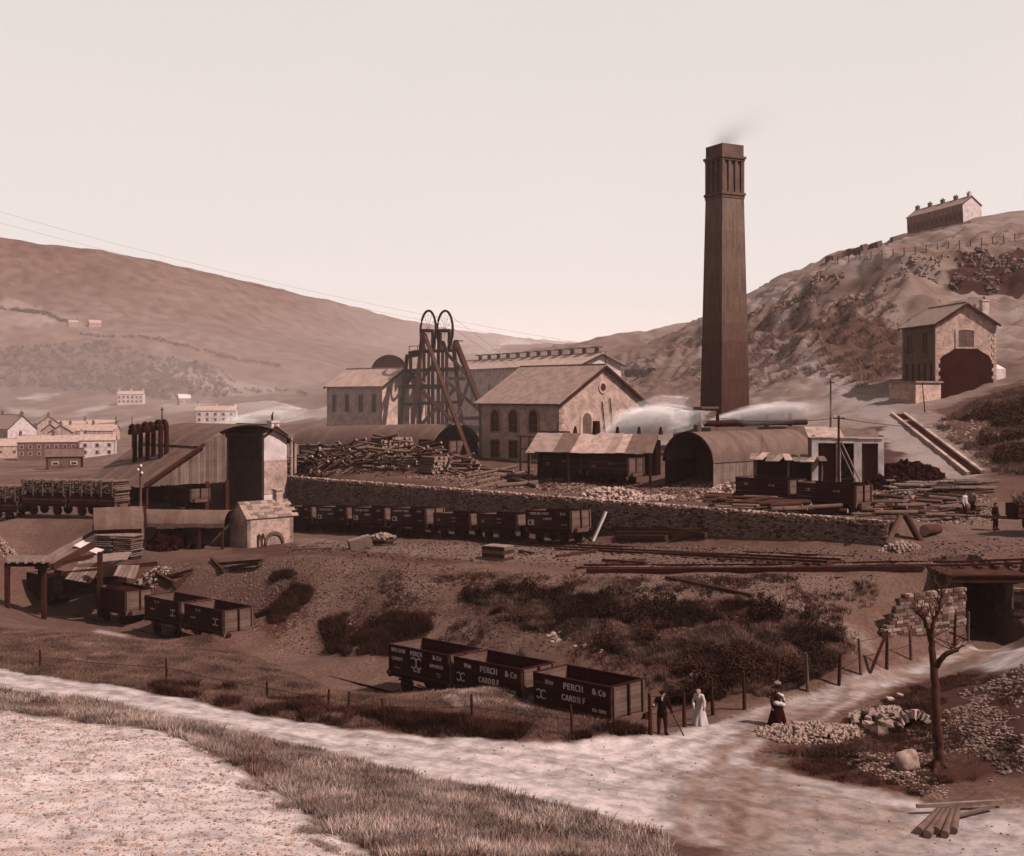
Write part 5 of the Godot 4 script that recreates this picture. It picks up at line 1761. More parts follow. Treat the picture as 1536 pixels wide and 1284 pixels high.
	for i in 6:
		var e := at(186, 779, 109) + Vector3(-0.955 * 5.25 * i, -0.012 * i * 5.25, -0.295 * 5.25 * i) + Vector3(-2.4, 0, -0.5)
		e.y = H(e.x, e.z) + 0.16
		var w: Node3D = pw
		if i: w = wagon_copy(pw, "%s wagon of the pit prop train counted from the planked shed" % where[i - 1], e, -17.0, 0.2)
		else: set_wagon(pw, e, -17.0, 0.2)
		prop_load(e, -17.0, "stacked pit props in the %s wagon of the prop train from the planked shed" % (["first"] + where)[i], 100 + i)
	# wagons in the yard
	g = "wagons standing in the yard"
	var y := make_wagon("yard_wagon", "near wagon of the two under the patched roof shed, with its lit end", g, 4.75, 2.3, 7, 0.18, mats.wagon, mats.wagon_c)
	lettering(y, "CB", 0.26, -1.6, 1.6, 1.16, mats.letter_dim)
	lettering(y, "CARDIFF", 0.12, 0.5, 1.9, 1.16, mats.letter_dim)
	var e := at(957, 729, 105)
	set_wagon(y, e - right_x() * 2.6, AXIS, 0)
	wagon_copy(y, "far wagon of the two under the patched roof shed", e - right_x() * 8.3, AXIS, 0)
	wagon_copy(y, "small wagon with boarded end at the end of the log heap by the headgear strut", at(672, 696, 124) - right_x() * 1.0, AXIS, 0, false)
	var r := make_wagon("yard_wagon", "near low wagon of the two among the logs on the right of the yard", g, 4.7, 2.3, 6, 0.19)
	lettering(r, "No 46", 0.16, 0.9, 1.9, 1.16, mats.letter_dim)
	lettering(r, "CB", 0.2, -1.4, 1.9, 1.16, mats.letter_dim)
	e = at(1296, 778, 84)
	set_wagon(r, e - right_x(-48.0) * 2.4, -48.0, 0)
	wagon_copy(r, "far low wagon of the two among the logs on the right of the yard", e - right_x(-48.0) * 7.9 + Vector3(0, 0.1, 0), -48.0, 0)
	wagon_copy(low, "low wagon in the dark under the planked shed", at(282, 764, 113.5), AXIS, 0, false)

func prop_load(p: Vector3, yaw: float, label: String, seed_: int):
	var g := RandomNumberGenerator.new()
	g.seed = seed_
	var t := thing("prop_load", label, "pit props", p, yaw, "pit prop loads")
	var st := Shape.new()
	for s in [-1, 1]:
		for x in [-2.2, -1.1, 0.0, 1.1, 2.2]:
			st.box(Vector3(x + g.randf_range(-0.08, 0.08), 2.6, s * 1.2), Vector3(0.09, 1.5, 0.09))
	part(t, "stakes", st.done(), mats.timber_pale)
	var bk := Shape.new(true)
	var en := Shape.new()
	var y := 1.4
	while y < 3.3:
		var x := -2.45
		while x < 2.4:
			var r := g.randf_range(0.07, 0.13)
			var c := Vector3(x + r, y + g.randf_range(-0.05, 0.05), g.randf_range(-0.12, 0.12))
			if y > 2.0 or absf(x) > 2.0: log_into(bk, en, c - Vector3(0, 0, 1.05), c + Vector3(g.randf_range(-0.05, 0.05), 0, 1.05), r, 7)
			x += r * 2.05
		y += 0.2
	part(t, "props", bk.done(), mats.bark_b).set_meta("kind", "stuff")
	part(t, "prop_ends", en.done(), mats.log_end).set_meta("kind", "stuff")

func log_into(bk: Shape, en: Shape, a: Vector3, b: Vector3, r: float, n := 8):
	bk.tube([a, b], [r, r * 0.86], n, false)
	var d := (b - a).normalized()
	var up := Vector3.UP if absf(d.y) < 0.9 else Vector3.RIGHT
	var x := up.cross(d).normalized()
	var y := d.cross(x)
	for s in [0, 1]:
		var c := a - d * 0.005 if s == 0 else b + d * 0.005
		var rr := r * (1.0 if s == 0 else 0.86)
		for k in n:
			var p := c + (x * cos(TAU * k / n) + y * sin(TAU * k / n)) * rr
			var q := c + (x * cos(TAU * (k + 1) / n) + y * sin(TAU * (k + 1) / n)) * rr
			if s == 0: en.tri(c, q, p)
			else: en.tri(c, p, q)

# ---------------------------------------------------------------- timber and gear lying about the yard
var log_proto := []
func log_thing(called: String, label: String, group: String, p: Vector3, dir: Vector3, r: float, len: float, pale := false, cat := "log"):
	if log_proto.is_empty():
		for v in 2:
			var bk := Shape.new(true)
			var en := Shape.new()
			log_into(bk, en, Vector3(0, 0, -0.5), Vector3(0, 0, 0.5), 1.0, 9)
			log_proto.append([bk.done(), en.done()])
	var t := thing(called, label, cat, p, 0, group)
	var z := dir.normalized()
	var up := Vector3.UP if absf(z.y) < 0.95 else Vector3.RIGHT
	var x := up.cross(z).normalized()
	var b := Basis(x * r, z.cross(x) * r, z * len)
	part(t, "bark", log_proto[0][0], mats.bark_b if pale else mats.bark, Transform3D(b, Vector3.ZERO))
	part(t, "cut_end", log_proto[0][1], mats.log_end, Transform3D(b, Vector3.ZERO))

func plank_thing(label: String, group: String, a: Vector3, b: Vector3, w: float, h: float, m: Material, called := "plank"):
	var t := thing(called, label, "plank", (a + b) / 2, 0, group)
	var sh := Shape.new()
	sh.beam(a - t.position, b - t.position, w, h)
	part(t, "board", sh.done(), m)

func yard_things():
	var g := "pit props in the big jumbled heap"
	var lab := "weathered pit prop lying in the jumbled heap before the long barrel-roofed shed"
	for i in 290:
		var u := rng.randf()
		var px := 425.0 + 285.0 * u
		var d := lerpf(123.5, 114.0, u) + rng.randf_range(0, 9.0)
		var p := at(px, 690, d)
		var ht := 2.7 * pow(sin(clampf((px - 415.0) / 310.0, 0, 1) * PI), 0.7) * sin(clampf((d - lerpf(121.5, 112.0, u)) / 12.0, 0, 1) * PI)
		if px > 560 and px < 640: ht *= 1.25
		p.y = H(p.x, p.z) + rng.randf() * maxf(ht, 0.2) + 0.1
		var a := rng.randf_range(-1.0, 1.0) * 0.9 + 0.3
		if rng.randf() < 0.4: a += 1.2
		var dir := Vector3(cos(a), rng.randf_range(-0.18, 0.3) if px > 540 else rng.randf_range(-0.2, 0.75), sin(a))
		log_thing("pit_prop", lab, g, p, dir, rng.randf_range(0.08, 0.17), rng.randf_range(1.6, 3.4), rng.randf() < 0.45, "pit prop")
	# neat stacks with their ends showing
	for st in [[590, 668, 124.0, 46, "tall stack of props with round pale ends on top of the heap"], [655, 688, 116.0, 22, "small stack of thick props with bright ends beside the boarded wagon"]]:
		var o := at(st[0], st[1], st[2])
		o.y = H(o.x, o.z)
		var t := thing("prop_stack", st[4], "log stack", o, 40)
		var bk := Shape.new(true)
		var en := Shape.new()
		var y := 0.15
		var n := 0
		var top := 3.0 if st[3] > 40 else 1.6
		while y < top:
			var x := -3.0 + y * 0.4 if st[3] > 40 else -1.2 + y * 0.2
			while x < (3.0 - y * 0.4 if st[3] > 40 else 1.2 - y * 0.2):
				var r := rng.randf_range(0.11, 0.17)
				log_into(bk, en, Vector3(x, y, 0.9 + rng.randf_range(-0.2, 0.2)), Vector3(x, y, -1.2), r, 9)
				x += r * 2.1
			y += 0.27
		part(t, "props", bk.done(), mats.bark_b).set_meta("kind", "stuff")
		part(t, "cut_ends", en.done(), mats.log_end).set_meta("kind", "stuff")
	# long trunks lying right of the heap
	g = "long trunks lying between the heap and the engine house"
	for q in [[700, 735, 790, 712, 0.2, "thick trunk slanting from the wall coping up to the staging"], [715, 722, 800, 702, 0.16, "thinner trunk behind the thick slanting one, by the staging"], [745, 728, 806, 722, 0.22, "stout trunk before the left post of the patched shed"], [690, 728, 760, 708, 0.15, "trunk slanting towards the small boarded wagon"], [760, 745, 840, 742, 0.2, "trunk lying along the wall coping below the patched shed"], [700, 712, 775, 696, 0.14, "trunk nearest the engine house wall"], [655, 738, 740, 726, 0.13, "thin trunk at the right foot of the prop heap by the coping"], [600, 727, 690, 733, 0.14, "thin trunk along the coping below the prop heap"], [730, 712, 800, 712, 0.2, "level trunk in front of the staging posts"], [720, 700, 770, 704, 0.15, "short trunk beside the foot of the headgear strut"], [705, 694, 745, 700, 0.14, "short trunk right behind the strut foot"], [770, 716, 806, 727, 0.2, "trunk with its cut end towards the patched shed"]]:
		var pa := hit(q[0], q[1] + 5)
		var pb := hit(q[2], q[3] + 5)
		if pa.distance_to(pb) > 12.0: pb = pa + (pb - pa).normalized() * 9.0
		pa.y += q[4]; pb.y += q[4]
		log_thing("trunk", q[5], g, (pa + pb) / 2, pb - pa, q[4], pa.distance_to(pb), true)
	g = "logs strewn in front of the boiler shed"
	for i in 105:
		var px := rng.randf_range(1080, 1260)
		var py := rng.randf_range(738, 772)
		var p := hit(px, py)
		p.y += rng.randf_range(0.08, 0.7 if px > 1110 and px < 1230 else 0.3)
		var a := rng.randf_range(-0.5, 0.6)
		log_thing("log", "dark log strewn among others on the yard before the pole shelter", g, p, Vector3(cos(a), rng.randf_range(-0.1, 0.14), sin(a)), rng.randf_range(0.08, 0.2), rng.randf_range(1.5, 4.2), rng.randf() < 0.3)
	g = "logs strewn at the right of the yard"
	for i in 72:
		var px := rng.randf_range(1290, 1450)
		var py := rng.randf_range(748, 782)
		var p := hit(px, py)
		p.y += rng.randf_range(0.08, 0.4)
		var a := rng.randf_range(-0.6, 0.7)
		log_thing("log", "log strewn on the right of the yard between low wagons and cart", g, p, Vector3(cos(a), rng.randf_range(-0.08, 0.1), sin(a)), rng.randf_range(0.07, 0.18), rng.randf_range(1.2, 3.6), rng.randf() < 0.5)
	var s := hit(1208, 770)
	log_thing("log", "thick stump with a broad pale cut face lying before the low wagons", "", s + Vector3(0, 0.42, 0), Vector3(1, 0, 0.5), 0.45, 0.8, true)
	s = hit(1238, 772)
	log_thing("log", "thick barked log lying right of the pale stump", "", s + Vector3(0, 0.3, 0), Vector3(1, 0, 0.2), 0.3, 1.9)
	s = hit(1397, 803)
	log_thing("log", "short thick log lying on the ground right of the leaning pair", "", s + Vector3(0, 0.35, 0), Vector3(0.8, 0, -0.6), 0.36, 1.5)
	# leaning trestle logs at the end of the wall
	var e := hit(1345, 812)
	var topl := e + Vector3(0, 1.5, 0)
	log_thing("log", "pale log leaning against the broken end of the retaining wall, left one", "", e + Vector3(-0.2, 0.75, 0.1), Vector3(0.55, 1.0, -0.2), 0.2, 2.0, true)
	log_thing("log", "dark log leaning the other way at the end of the retaining wall, right one", "", e + Vector3(1.1, 0.75, -0.2), Vector3(-0.55, 1.0, -0.1), 0.24, 2.1)
	log_thing("log", "log lying across the top of the retaining wall end", "", e + Vector3(0.1, 1.75, -0.4), Vector3(1, 0.02, 0.1), 0.17, 2.6, true)
	# heap of broken white stone on the yard
	pile("stone_heap", "heap of broken white stone on the yard behind the wall", hit(915, 747), 2.6, 0.7, 420, mats.pale_stone, 0.11)
	pile("stone_heap", "scatter of white stone right of the white heap, before the boiler shed", hit(970, 752), 2.4, 0.3, 200, mats.pale_stone, 0.09)
	pile("rubble_heap", "pale rubble against the boarded side of the boiler shed", hit(1110, 738), 2.6, 0.7, 300, mats.pale_stone, 0.11)
	pile("rubble_heap", "pale rubble spilling under the pole shelter", hit(1160, 740), 2.6, 0.8, 200, mats.dry_stone_b, 0.15)
	pile("coal_heap", "black heap of coal beside the open barrel hut", hit(255, 822), 1.7, 1.7, 160, mats.coal, 0.2)
	pile("coal_heap", "dark mound of coal right of the white lean-to", hit(1350, 722), 3.6, 1.5, 200, mats.coal, 0.22)
	pile("rubble_heap", "small pale rubble at the foot of the leaning logs", hit(1350, 824), 1.2, 0.4, 90, mats.dry_stone_b, 0.11)
	# sawn timber spread on the right
	g = "pale sawn timber at the foot of the hill road"
	for i in 26:
		var p := hit(rng.randf_range(1350, 1480), rng.randf_range(727, 742)) + Vector3(0, 0.12 + rng.randf() * 0.5, 0)
		var a := rng.randf_range(-0.25, 0.15)
		plank_thing("pale sawn plank lying in the spread at the foot of the hill road", g, p - Vector3(cos(a), 0, sin(a)) * rng.randf_range(0.8, 2.4), p + Vector3(cos(a), 0, sin(a)) * 1.8, 0.3, 0.1, mats.plank if rng.randf() < 0.7 else mats.iron_pale)
	# planks and baulks on the flat in front of the row of wagons
	plank_thing("white painted post leaning at the near end of the row of wagons", "", hit(889, 812) + Vector3(0, 0, 0), hit(889, 812) + Vector3(1.05, 2.2, -0.5), 0.24, 0.16, mats.whitewash, "leaning_post")
	g = "edge timbers of the embankment track"
	for i in 7:
		var a := hit(880.0 + i * 72.0, 860.0 - i * 0.6)
		var b := hit(952.0 + i * 72.0, 859.5 - i * 0.6)
		plank_thing("long dark edge timber along the brink of the embankment below the upper track", g, a + Vector3(0, 0.12, 0), b + Vector3(0, 0.12, 0), 0.3, 0.3, mats.timber, "edge_timber")
	g = "old baulks lying below the retaining wall"
	for q in [[920, 798, 1040, 803], [925, 806, 1030, 806], [980, 796, 1060, 808], [1010, 812, 1062, 800], [925, 811, 1000, 812]]:
		plank_thing("dark baulk lying at the foot of the retaining wall right of the wagons", g, hit(q[0], q[1]) + Vector3(0, 0.25, 0), hit(q[2], q[3]) + Vector3(0, 0.25, 0), 0.4, 0.35, mats.plank_dark, "baulk")
	g = "loose planks on the dirt flat"
	for q in [[835, 836, 895, 828, "loose plank lying right of the small wooden crate"], [930, 830, 1090, 834, "long loose plank lying below the baulks at the wall foot"], [905, 842, 970, 847, "lower of two crossed planks on the dirt flat"], [910, 848, 968, 842, "upper of two crossed planks on the dirt flat"], [780, 828, 800, 832, "short plank just behind the small wooden crate"], [445, 822, 488, 812, "plank beside the stone hut, pointing at the overturned truck"], [440, 826, 500, 824, "flat plank in front of the stone hut"], [1000, 868, 1130, 896, "long dark plank slipping down the brink above the scrub"], [1180, 858, 1205, 846, "short plank slanting across the upper track"]]:
		plank_thing(q[4], g, hit(q[0], q[1]) + Vector3(0, 0.1, 0), hit(q[2], q[3]) + Vector3(0, 0.12, 0), 0.28, 0.12, mats.plank_b if q[0] < 600 else mats.plank_dark)
	box_of("wooden_crate", "small boarded crate standing on the pale flat before the row of wagons", hit(747, 840), -30, Vector3(1.7, 0.95, 1.3), mats.plank_dark)
	box_of("overturned_truck", "overturned planked truck lying on its side left on the dirt flat", hit(540, 822), 15, Vector3(1.6, 0.75, 1.1), mats.plank_b, Vector3(0, 0, 14))
	box_of("stone_box", "low box filled with stones beside the overturned truck", hit(574, 818), -8, Vector3(1.9, 0.7, 1.0), mats.plank_dark)
	pile("stone_heap", "stones heaped in the low box on the dirt flat", hit(574, 818) + Vector3(0, 0.55, 0), 0.85, 0.3, 60, mats.dry_stone_b, 0.12)
	stone_hut()
	tipping_stage()
	cart()
	poles()
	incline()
	steam()

func box_of(called: String, label: String, p: Vector3, yaw: float, s: Vector3, m: Material, tilt := Vector3.ZERO):
	var t := thing(called, label, "crate", p + Vector3(0, s.y / 2, 0), yaw)
	t.rotation_degrees += tilt
	for k in 4:
		var y := -s.y / 2 + s.y * (k + 0.5) / 4
		for sg in [-1, 1]:
			part(t, "board", box_mesh(Vector3(s.x, s.y / 4 - 0.02, 0.05)), m if k % 2 else mats.plank_b, xform(Vector3(0, y, sg * s.z / 2)))
			part(t, "end_board", box_mesh(Vector3(0.05, s.y / 4 - 0.02, s.z - 0.06)), mats.plank_b if k % 2 else m, xform(Vector3(sg * s.x / 2, y, 0)))
	part(t, "bottom", box_mesh(Vector3(s.x - 0.1, 0.06, s.z - 0.1)), m, xform(Vector3(0, -s.y / 2 + 0.04, 0)))
	for k in 5: part(t, "lid_board", box_mesh(Vector3(s.x / 5 - 0.02, 0.05, s.z)), mats.plank, xform(Vector3(-s.x / 2 + s.x * (k + 0.5) / 5, s.y / 2 + 0.01 * (k % 2), 0)))

func pile(called: String, label: String, p: Vector3, r: float, h: float, n: int, m: Material, size: float):
	var mm := MultiMesh.new()
	mm.transform_format = MultiMesh.TRANSFORM_3D
	mm.mesh = rock(Vector3.ONE * size * 1.4, n + int(size * 100), 0.4)
	mm.instance_count = n
	for i in n:
		var q := sqrt(rng.randf())
		var a := rng.randf() * TAU
		var x := cos(a) * q * r
		var z := sin(a) * q * r * 0.75
		var y := H(p.x + x, p.z + z) - H(p.x, p.z) + h * maxf(0, 1.0 - q * q) * rng.randf_range(0.75, 1.0)
		mm.set_instance_transform(i, Transform3D(Basis(Vector3(rng.randf() - 0.5, 1, rng.randf() - 0.5).normalized(), rng.randf() * TAU).scaled(Vector3.ONE * rng.randf_range(0.55, 1.25)), Vector3(x, y, z)))
	var o := MultiMeshInstance3D.new()
	o.name = numbered(called)
	o.multimesh = mm
	o.material_override = m
	add_child(o, true)
	o.position = p
	tag(o, label, called.get_slice("_", 0) + " heap", "", "stuff")
	# the body under the loose stones

func stone_hut():
	var yaw := 44.0
	var L := 4.3
	var W := 2.6
	var p := at(371, 821, 95) + right_x(yaw) * L / 2 - right_z(yaw) * W / 2
	var t := thing("stone_hut", "little stone hut with slab roof, arched drain and squat chimney, left of the wagon row", "hut", p, yaw)
	for z in [-1, 1]:
		var sh := Shape.new()
		sh.box(Vector3(0, 0.8, z * (W / 2 - 0.15)), Vector3(L - 0.004, 2.8, 0.3))
		part(t, "wall", sh.done(), mats.stone_wall)
	for x in [-1, 1]:
		var sh := Shape.new()
		sh.xf = Transform3D(Basis(Vector3.UP, PI / 2), Vector3(x * (L / 2 - 0.15), 0, 0))
		sh.prism(PackedVector2Array([Vector2(-W / 2, -0.6), Vector2(W / 2, -0.6), Vector2(W / 2, 2.2), Vector2(0, 3.45), Vector2(-W / 2, 2.2)]), -0.15, 0.15)
		part(t, "gable_wall", sh.done(), mats.stone_wall)
	var sl := [box_mesh(Vector3(0.5, 0.06, 0.36)), box_mesh(Vector3(0.42, 0.06, 0.36)), box_mesh(Vector3(0.58, 0.07, 0.36))]
	var ang := atan2(1.25, W / 2)
	for side in [-1, 1]:
		for r in 6:
			var x := -L / 2 - 0.1
			while x < L / 2:
				var k := rng.randi_range(0, 2)
				var w: float = [0.5, 0.42, 0.58][k]
				var b := Basis(Vector3.RIGHT, ang * side)
				part(t, "roof_slab", sl[k], [mats.dry_stone_b, mats.dry_stone_b, mats.dry_stone][rng.randi_range(0, 2)], Transform3D(b, Vector3(x + w / 2, 3.5, 0) + b * Vector3(0, rng.randf() * 0.02, side * (0.2 + r * 0.305))))
				x += w + 0.01
	for q in [[-1.9, 0.3], [-1.55, 0.25]]:
		var sh := Shape.new()
		sh.beam(Vector3(q[0] + 0.9, -0.2, W / 2 + 0.5), Vector3(q[0] + 0.75, 1.0, W / 2 + 0.12), 0.22, 0.05)
		part(t, "leaning_board", sh.done(), mats.plank_dark)
	var i0 := PackedVector2Array(); var i1 := PackedVector2Array()
	for j in 9:
		var a := PI * j / 8
		i0.append(Vector2(cos(a) * 0.7, sin(a) * 0.75))
		i1.append(Vector2(cos(a) * 0.95, sin(a) * 1.0))
	var s := Shape.new()
	s.band(i0, i1, -0.1, 0.12)
	var ar := part(t, "arch_ring", s.done(), mats.stone_dark, xform(Vector3(0.3, 0.1, W / 2)))
	s = Shape.new()
	s.prism(i0, -0.04, 0.012)
	part(ar, "arch_opening", s.done(), mats.dry_stone_b)
	s = Shape.new()
	s.box(Vector3(1.5, 3.75, 0), Vector3(0.6, 1.0, 0.6))
	s.box(Vector3(1.5, 4.3, 0), Vector3(0.75, 0.12, 0.75))
	part(t, "chimney", s.done(), mats.stone_wall)

func tipping_stage():
	var o := at(66, 932, 85)
	var t := thing("tipping_stage", "timber gantry with sloping chute, white sheet and hanging tip boards at the left edge", "gantry", o)
	var put := func(called: String, a: Vector3, b: Vector3, w: float, h: float, m: Material):
		var s := Shape.new()
		s.beam(a - o, b - o, w, h)
		part(t, called, s.done(), m)
	for q in [[11, 846, 930, 84.5], [66, 846, 935, 85], [61, 846, 900, 88], [150, 828, 926, 85]]:
		put.call("post", at(q[0], q[2], q[3]), at(q[0], q[1], q[3]), 0.3, 0.3, mats.timber)
	put.call("cross_beam", at(8, 846, 84.7), at(72, 846, 85.0), 0.3, 0.34, mats.timber)
	put.call("cross_beam", at(92, 861, 86), at(236, 845, 87), 0.3, 0.3, mats.timber)
	put.call("cross_beam", at(66, 851, 86), at(140, 833, 88), 0.25, 0.25, mats.timber)
	for i in 5: put.call("joist", at(13 + i * 13, 843, 84.2), at(13 + i * 13, 838, 89), 0.22, 0.2, mats.plank)
	for i in 9: put.call("deck_plank", at(9, 842.6 - i * 1.1, 84.5 + i * 0.55), at(78, 842.6 - i * 1.1, 84.5 + i * 0.55), 0.5, 0.06, mats.plank_b)
	# sloping chute
	var a := at(66, 850, 86)
	var b := at(206, 772, 96)
	var side := (b - a).cross(Vector3.UP).normalized()
	for sg in [-1, 1]: put.call("chute_side", a + side * 0.8 * sg, b + side * 0.8 * sg, 0.12, 0.5, mats.plank_dark if sg > 0 else mats.plank)
	for i in 7: put.call("chute_board", a + side * (-0.7 + i * 0.23) + Vector3(0, -0.2, 0), b + side * (-0.7 + i * 0.23) + Vector3(0, -0.2, 0), 0.22, 0.05, mats.plank_b)
	var s := Shape.new()
	var m0 := a.lerp(b, 0.36)
	var m1 := a.lerp(b, 0.63)
	s.hexa([m0 - side * 0.6 - o, m0 + side * 1.5 - o + Vector3(0, -0.5, 0), m0 - side * 0.6 - o + Vector3(0, 0.06, 0), m0 + side * 1.5 - o + Vector3(0, -0.44, 0), m1 - side * 0.6 - o, m1 + side * 1.5 - o + Vector3(0, -0.6, 0), m1 - side * 0.6 - o + Vector3(0, 0.06, 0), m1 + side * 1.5 - o + Vector3(0, -0.54, 0)])
	part(t, "white_sheet", s.done(), mats.whitewash)
	for i in 8: put.call("side_sheet", at(122 + i * 9, 846 - i * 0.9, 86.5), at(126 + i * 9.5, 834 - i * 0.9, 89.5), 0.5, 0.05, mats.plank)
	# tip boards
	for q in [[115, 851, 100, 869, 6], [181, 848, 173, 864, 5]]:
		for i in q[4]:
			put.call("tip_board", at(q[0] + i * 6.4, q[1], 86.5), at(q[2] + i * 6.6, q[3] + i * 1.2, 85.3), 0.28, 0.06, mats.plank_b if i % 3 else mats.plank)
	for i in 3: put.call("inner_wall", at(95, 872 + i * 8, 90), at(190, 868 + i * 8, 90.5), 0.2, 0.36, mats.tar_board)
	# stack of sawn boards beside the chute
	var p := at(178, 834, 90.5)
	var st := thing("plank_stack", "neat stack of thin sawn boards beside the sloping chute", "plank stack", p, -14)
	for r in 11:
		for c in 2:
			part(st, "board", box_mesh(Vector3(1.5, 0.07, 1.6)), [mats.plank, mats.plank_b, mats.plank][rng.randi_range(0, 2)], xform(Vector3(-0.8 + c * 1.62 + rng.randf_range(-0.1, 0.1), 0.1 + r * 0.15, rng.randf_range(-0.1, 0.1)), rng.randf_range(-3, 3)))
	# two barrel roofed huts
	p = at(268, 828, 95.5)
	st = thing("barrel_hut", "long barrel-roofed hut with a ragged sheet edge, open at the right, before the planked shed", "hut", p + Vector3(0, 0.3, -1.2), -6)
	barrel(st, 7.8, 3.0, 0.95, 1.95, mats.iron_sheet_worn, mats.iron_sheet)
	for i in 10:
		s = Shape.new()
		s.box(Vector3(-3.6 + i * 0.8, 1.86 + rng.randf_range(-0.1, 0.02), 1.53), Vector3(0.76, rng.randf_range(0.25, 0.5), 0.04), Basis(Vector3.BACK, rng.randf_range(-0.06, 0.06)))
		part(st, "ragged_sheet", s.done(), mats.iron_sheet_worn)
	for q in [[-3.7, 1.4], [-1.4, 1.4], [3.8, 1.4], [1.9, 1.4], [3.8, -1.4]]:
		s = Shape.new()
		s.box(Vector3(q[0], 0.8, q[1]), Vector3(0.18, 2.4, 0.18))
		part(st, "post", s.done(), mats.timber)
	s = Shape.new()
	s.box(Vector3(0, 0.9, -1.4), Vector3(7.6, 2.6, 0.12))
	part(st, "back_wall", s.done(), mats.board_b)
	s = Shape.new()
	s.beam(Vector3(0.7, -0.3, 1.2), Vector3(1.9, 1.8, 1.2), 0.14)
	part(st, "brace", s.done(), mats.timber)
	p = at(178, 812, 92.5)
	st = thing("barrel_hut", "short barrel-roofed hut with a dark hoop edge above the stacked boards", "hut", p + Vector3(0, 0.2, 0), 20)
	barrel(st, 3.6, 3.4, 1.5, 0.9, mats.iron_sheet_worn, mats.iron_sheet)
	s = Shape.new(true)
	s.xf = Transform3D(Basis(Vector3.UP, -PI / 2), Vector3(1.9, 0, 0))
	s.band(arc_pts(3.4, 1.5, 0.9, 14, -0.06), arc_pts(3.4, 1.5, 0.9, 14, 0.12), -0.1, 0.1)
	part(st, "hoop", s.done(), mats.iron)
	s = Shape.new()
	s.box(Vector3(-0.4, -0.2, -1.5), Vector3(3.0, 2.4, 0.14)); s.box(Vector3(0, -0.3, 1.5), Vector3(3.2, 2.3, 0.1))
	part(st, "wall", s.done(), mats.plank_dark)
	# broken timbers on the slope right of the stage
	var g := "broken timbers on the slope right of the gantry"
	for q in [[232, 862, 262, 882], [318, 842, 335, 862], [330, 850, 395, 848], [240, 872, 290, 862], [345, 856, 390, 852], [262, 886, 282, 868]]:
		plank_thing("broken dark timber lying on the slope between gantry and hut", g, hit(q[0], q[1]) + Vector3(0, 0.2, 0), hit(q[2], q[3]) + Vector3(0, 0.35, 0), 0.28, 0.22, mats.plank_dark, "timber")
	pile("rubble_heap", "pale stones tumbling down the slope right of the gantry", hit(226, 872), 1.5, 0.3, 130, mats.dry_stone_b, 0.085)
	pile("stone_heap", "heap of pale sticks and stones at the far left edge", hit(10, 828), 1.6, 0.5, 170, mats.dry_stone_b, 0.085)

func cart():
	var p := hit(1556, 803)
	var t := thing("hay_cart", "dark two-wheeled cart heaped with straw at the right edge of the yard", "cart", p, 4)
	for q in [[0, 1.15, 0, 3.2, 0.1, 1.6]]: part(t, "floor", box_mesh(Vector3(q[3], q[4], q[5])), mats.tar_board, xform(Vector3(q[0], q[1], q[2])))
	for z in [-0.82, 0.82]:
		for k in 4: part(t, "side_board", box_mesh(Vector3(3.3, 0.19, 0.06)), mats.tar_board if k % 2 else mats.plank_dark, xform(Vector3(0, 1.3 + k * 0.2, z)))
		var s := Shape.new()
		var a := PackedVector2Array(); var b := PackedVector2Array()
		for i in 24:
			a.append(Vector2(cos(TAU * i / 24), sin(TAU * i / 24)) * 0.6)
			b.append(Vector2(cos(TAU * i / 24), sin(TAU * i / 24)) * 0.7)
		s.band(a, b, -0.05, 0.05, true)
		var wh := part(t, "wheel", s.done(), mats.timber, xform(Vector3(0.2, 0.7, z * 1.16)))
		s = Shape.new()
		for i in 10: s.beam(Vector3.ZERO, Vector3(cos(TAU * i / 10), sin(TAU * i / 10), 0) * 0.62, 0.06)
		part(wh, "spokes", s.done(), mats.timber)
		s = Shape.new()
		s.beam(Vector3(-1.5, 1.1, z * 0.6), Vector3(-3.7, 1.2, z * 0.6), 0.1)
		part(t, "shaft", s.done(), mats.timber)
	for x in [-1.62, 1.62]: part(t, "end_board", box_mesh(Vector3(0.06, 0.78, 1.58)), mats.tar_board, xform(Vector3(x, 1.6, 0)))
	var mm := MultiMesh.new()
	mm.transform_format = MultiMesh.TRANSFORM_3D
	mm.mesh = tuft(14, 0.9, 0.05, 3)
	mm.instance_count = 420
	for i in 420:
		var a := rng.randf() * TAU
		var q := sqrt(rng.randf())
		mm.set_instance_transform(i, Transform3D(Basis(Vector3(rng.randf() - 0.5, 0.3, rng.randf() - 0.5).normalized(), rng.randf() * TAU).scaled(Vector3.ONE * rng.randf_range(0.5, 0.9)), Vector3(cos(a) * q * 1.5 + 0.1, 2.0 + 0.7 * (1 - q * q) * rng.randf(), sin(a) * q * 0.8)))
	var hay := MultiMeshInstance3D.new()
	hay.name = numbered("straw_load")
	hay.multimesh = mm
	hay.material_override = mats.straw
	add_child(hay, true)
	hay.transform = t.transform
	tag(hay, "pale straw heaped in the cart at the right edge", "straw", "", "stuff")
	standing_man("man in dark clothes standing behind the straw cart", hit(1493, 795), 30, mats.cloth_dark, mats.cloth_dark)
	standing_man("left one of two men in pale shirts standing among the logs of the yard", hit(1447, 776), 40, mats.cloth_white, mats.cloth_dark)
	standing_man("right one of two men in pale shirts standing among the logs of the yard", hit(1460, 773), -60, mats.straw, mats.cloth_dark)

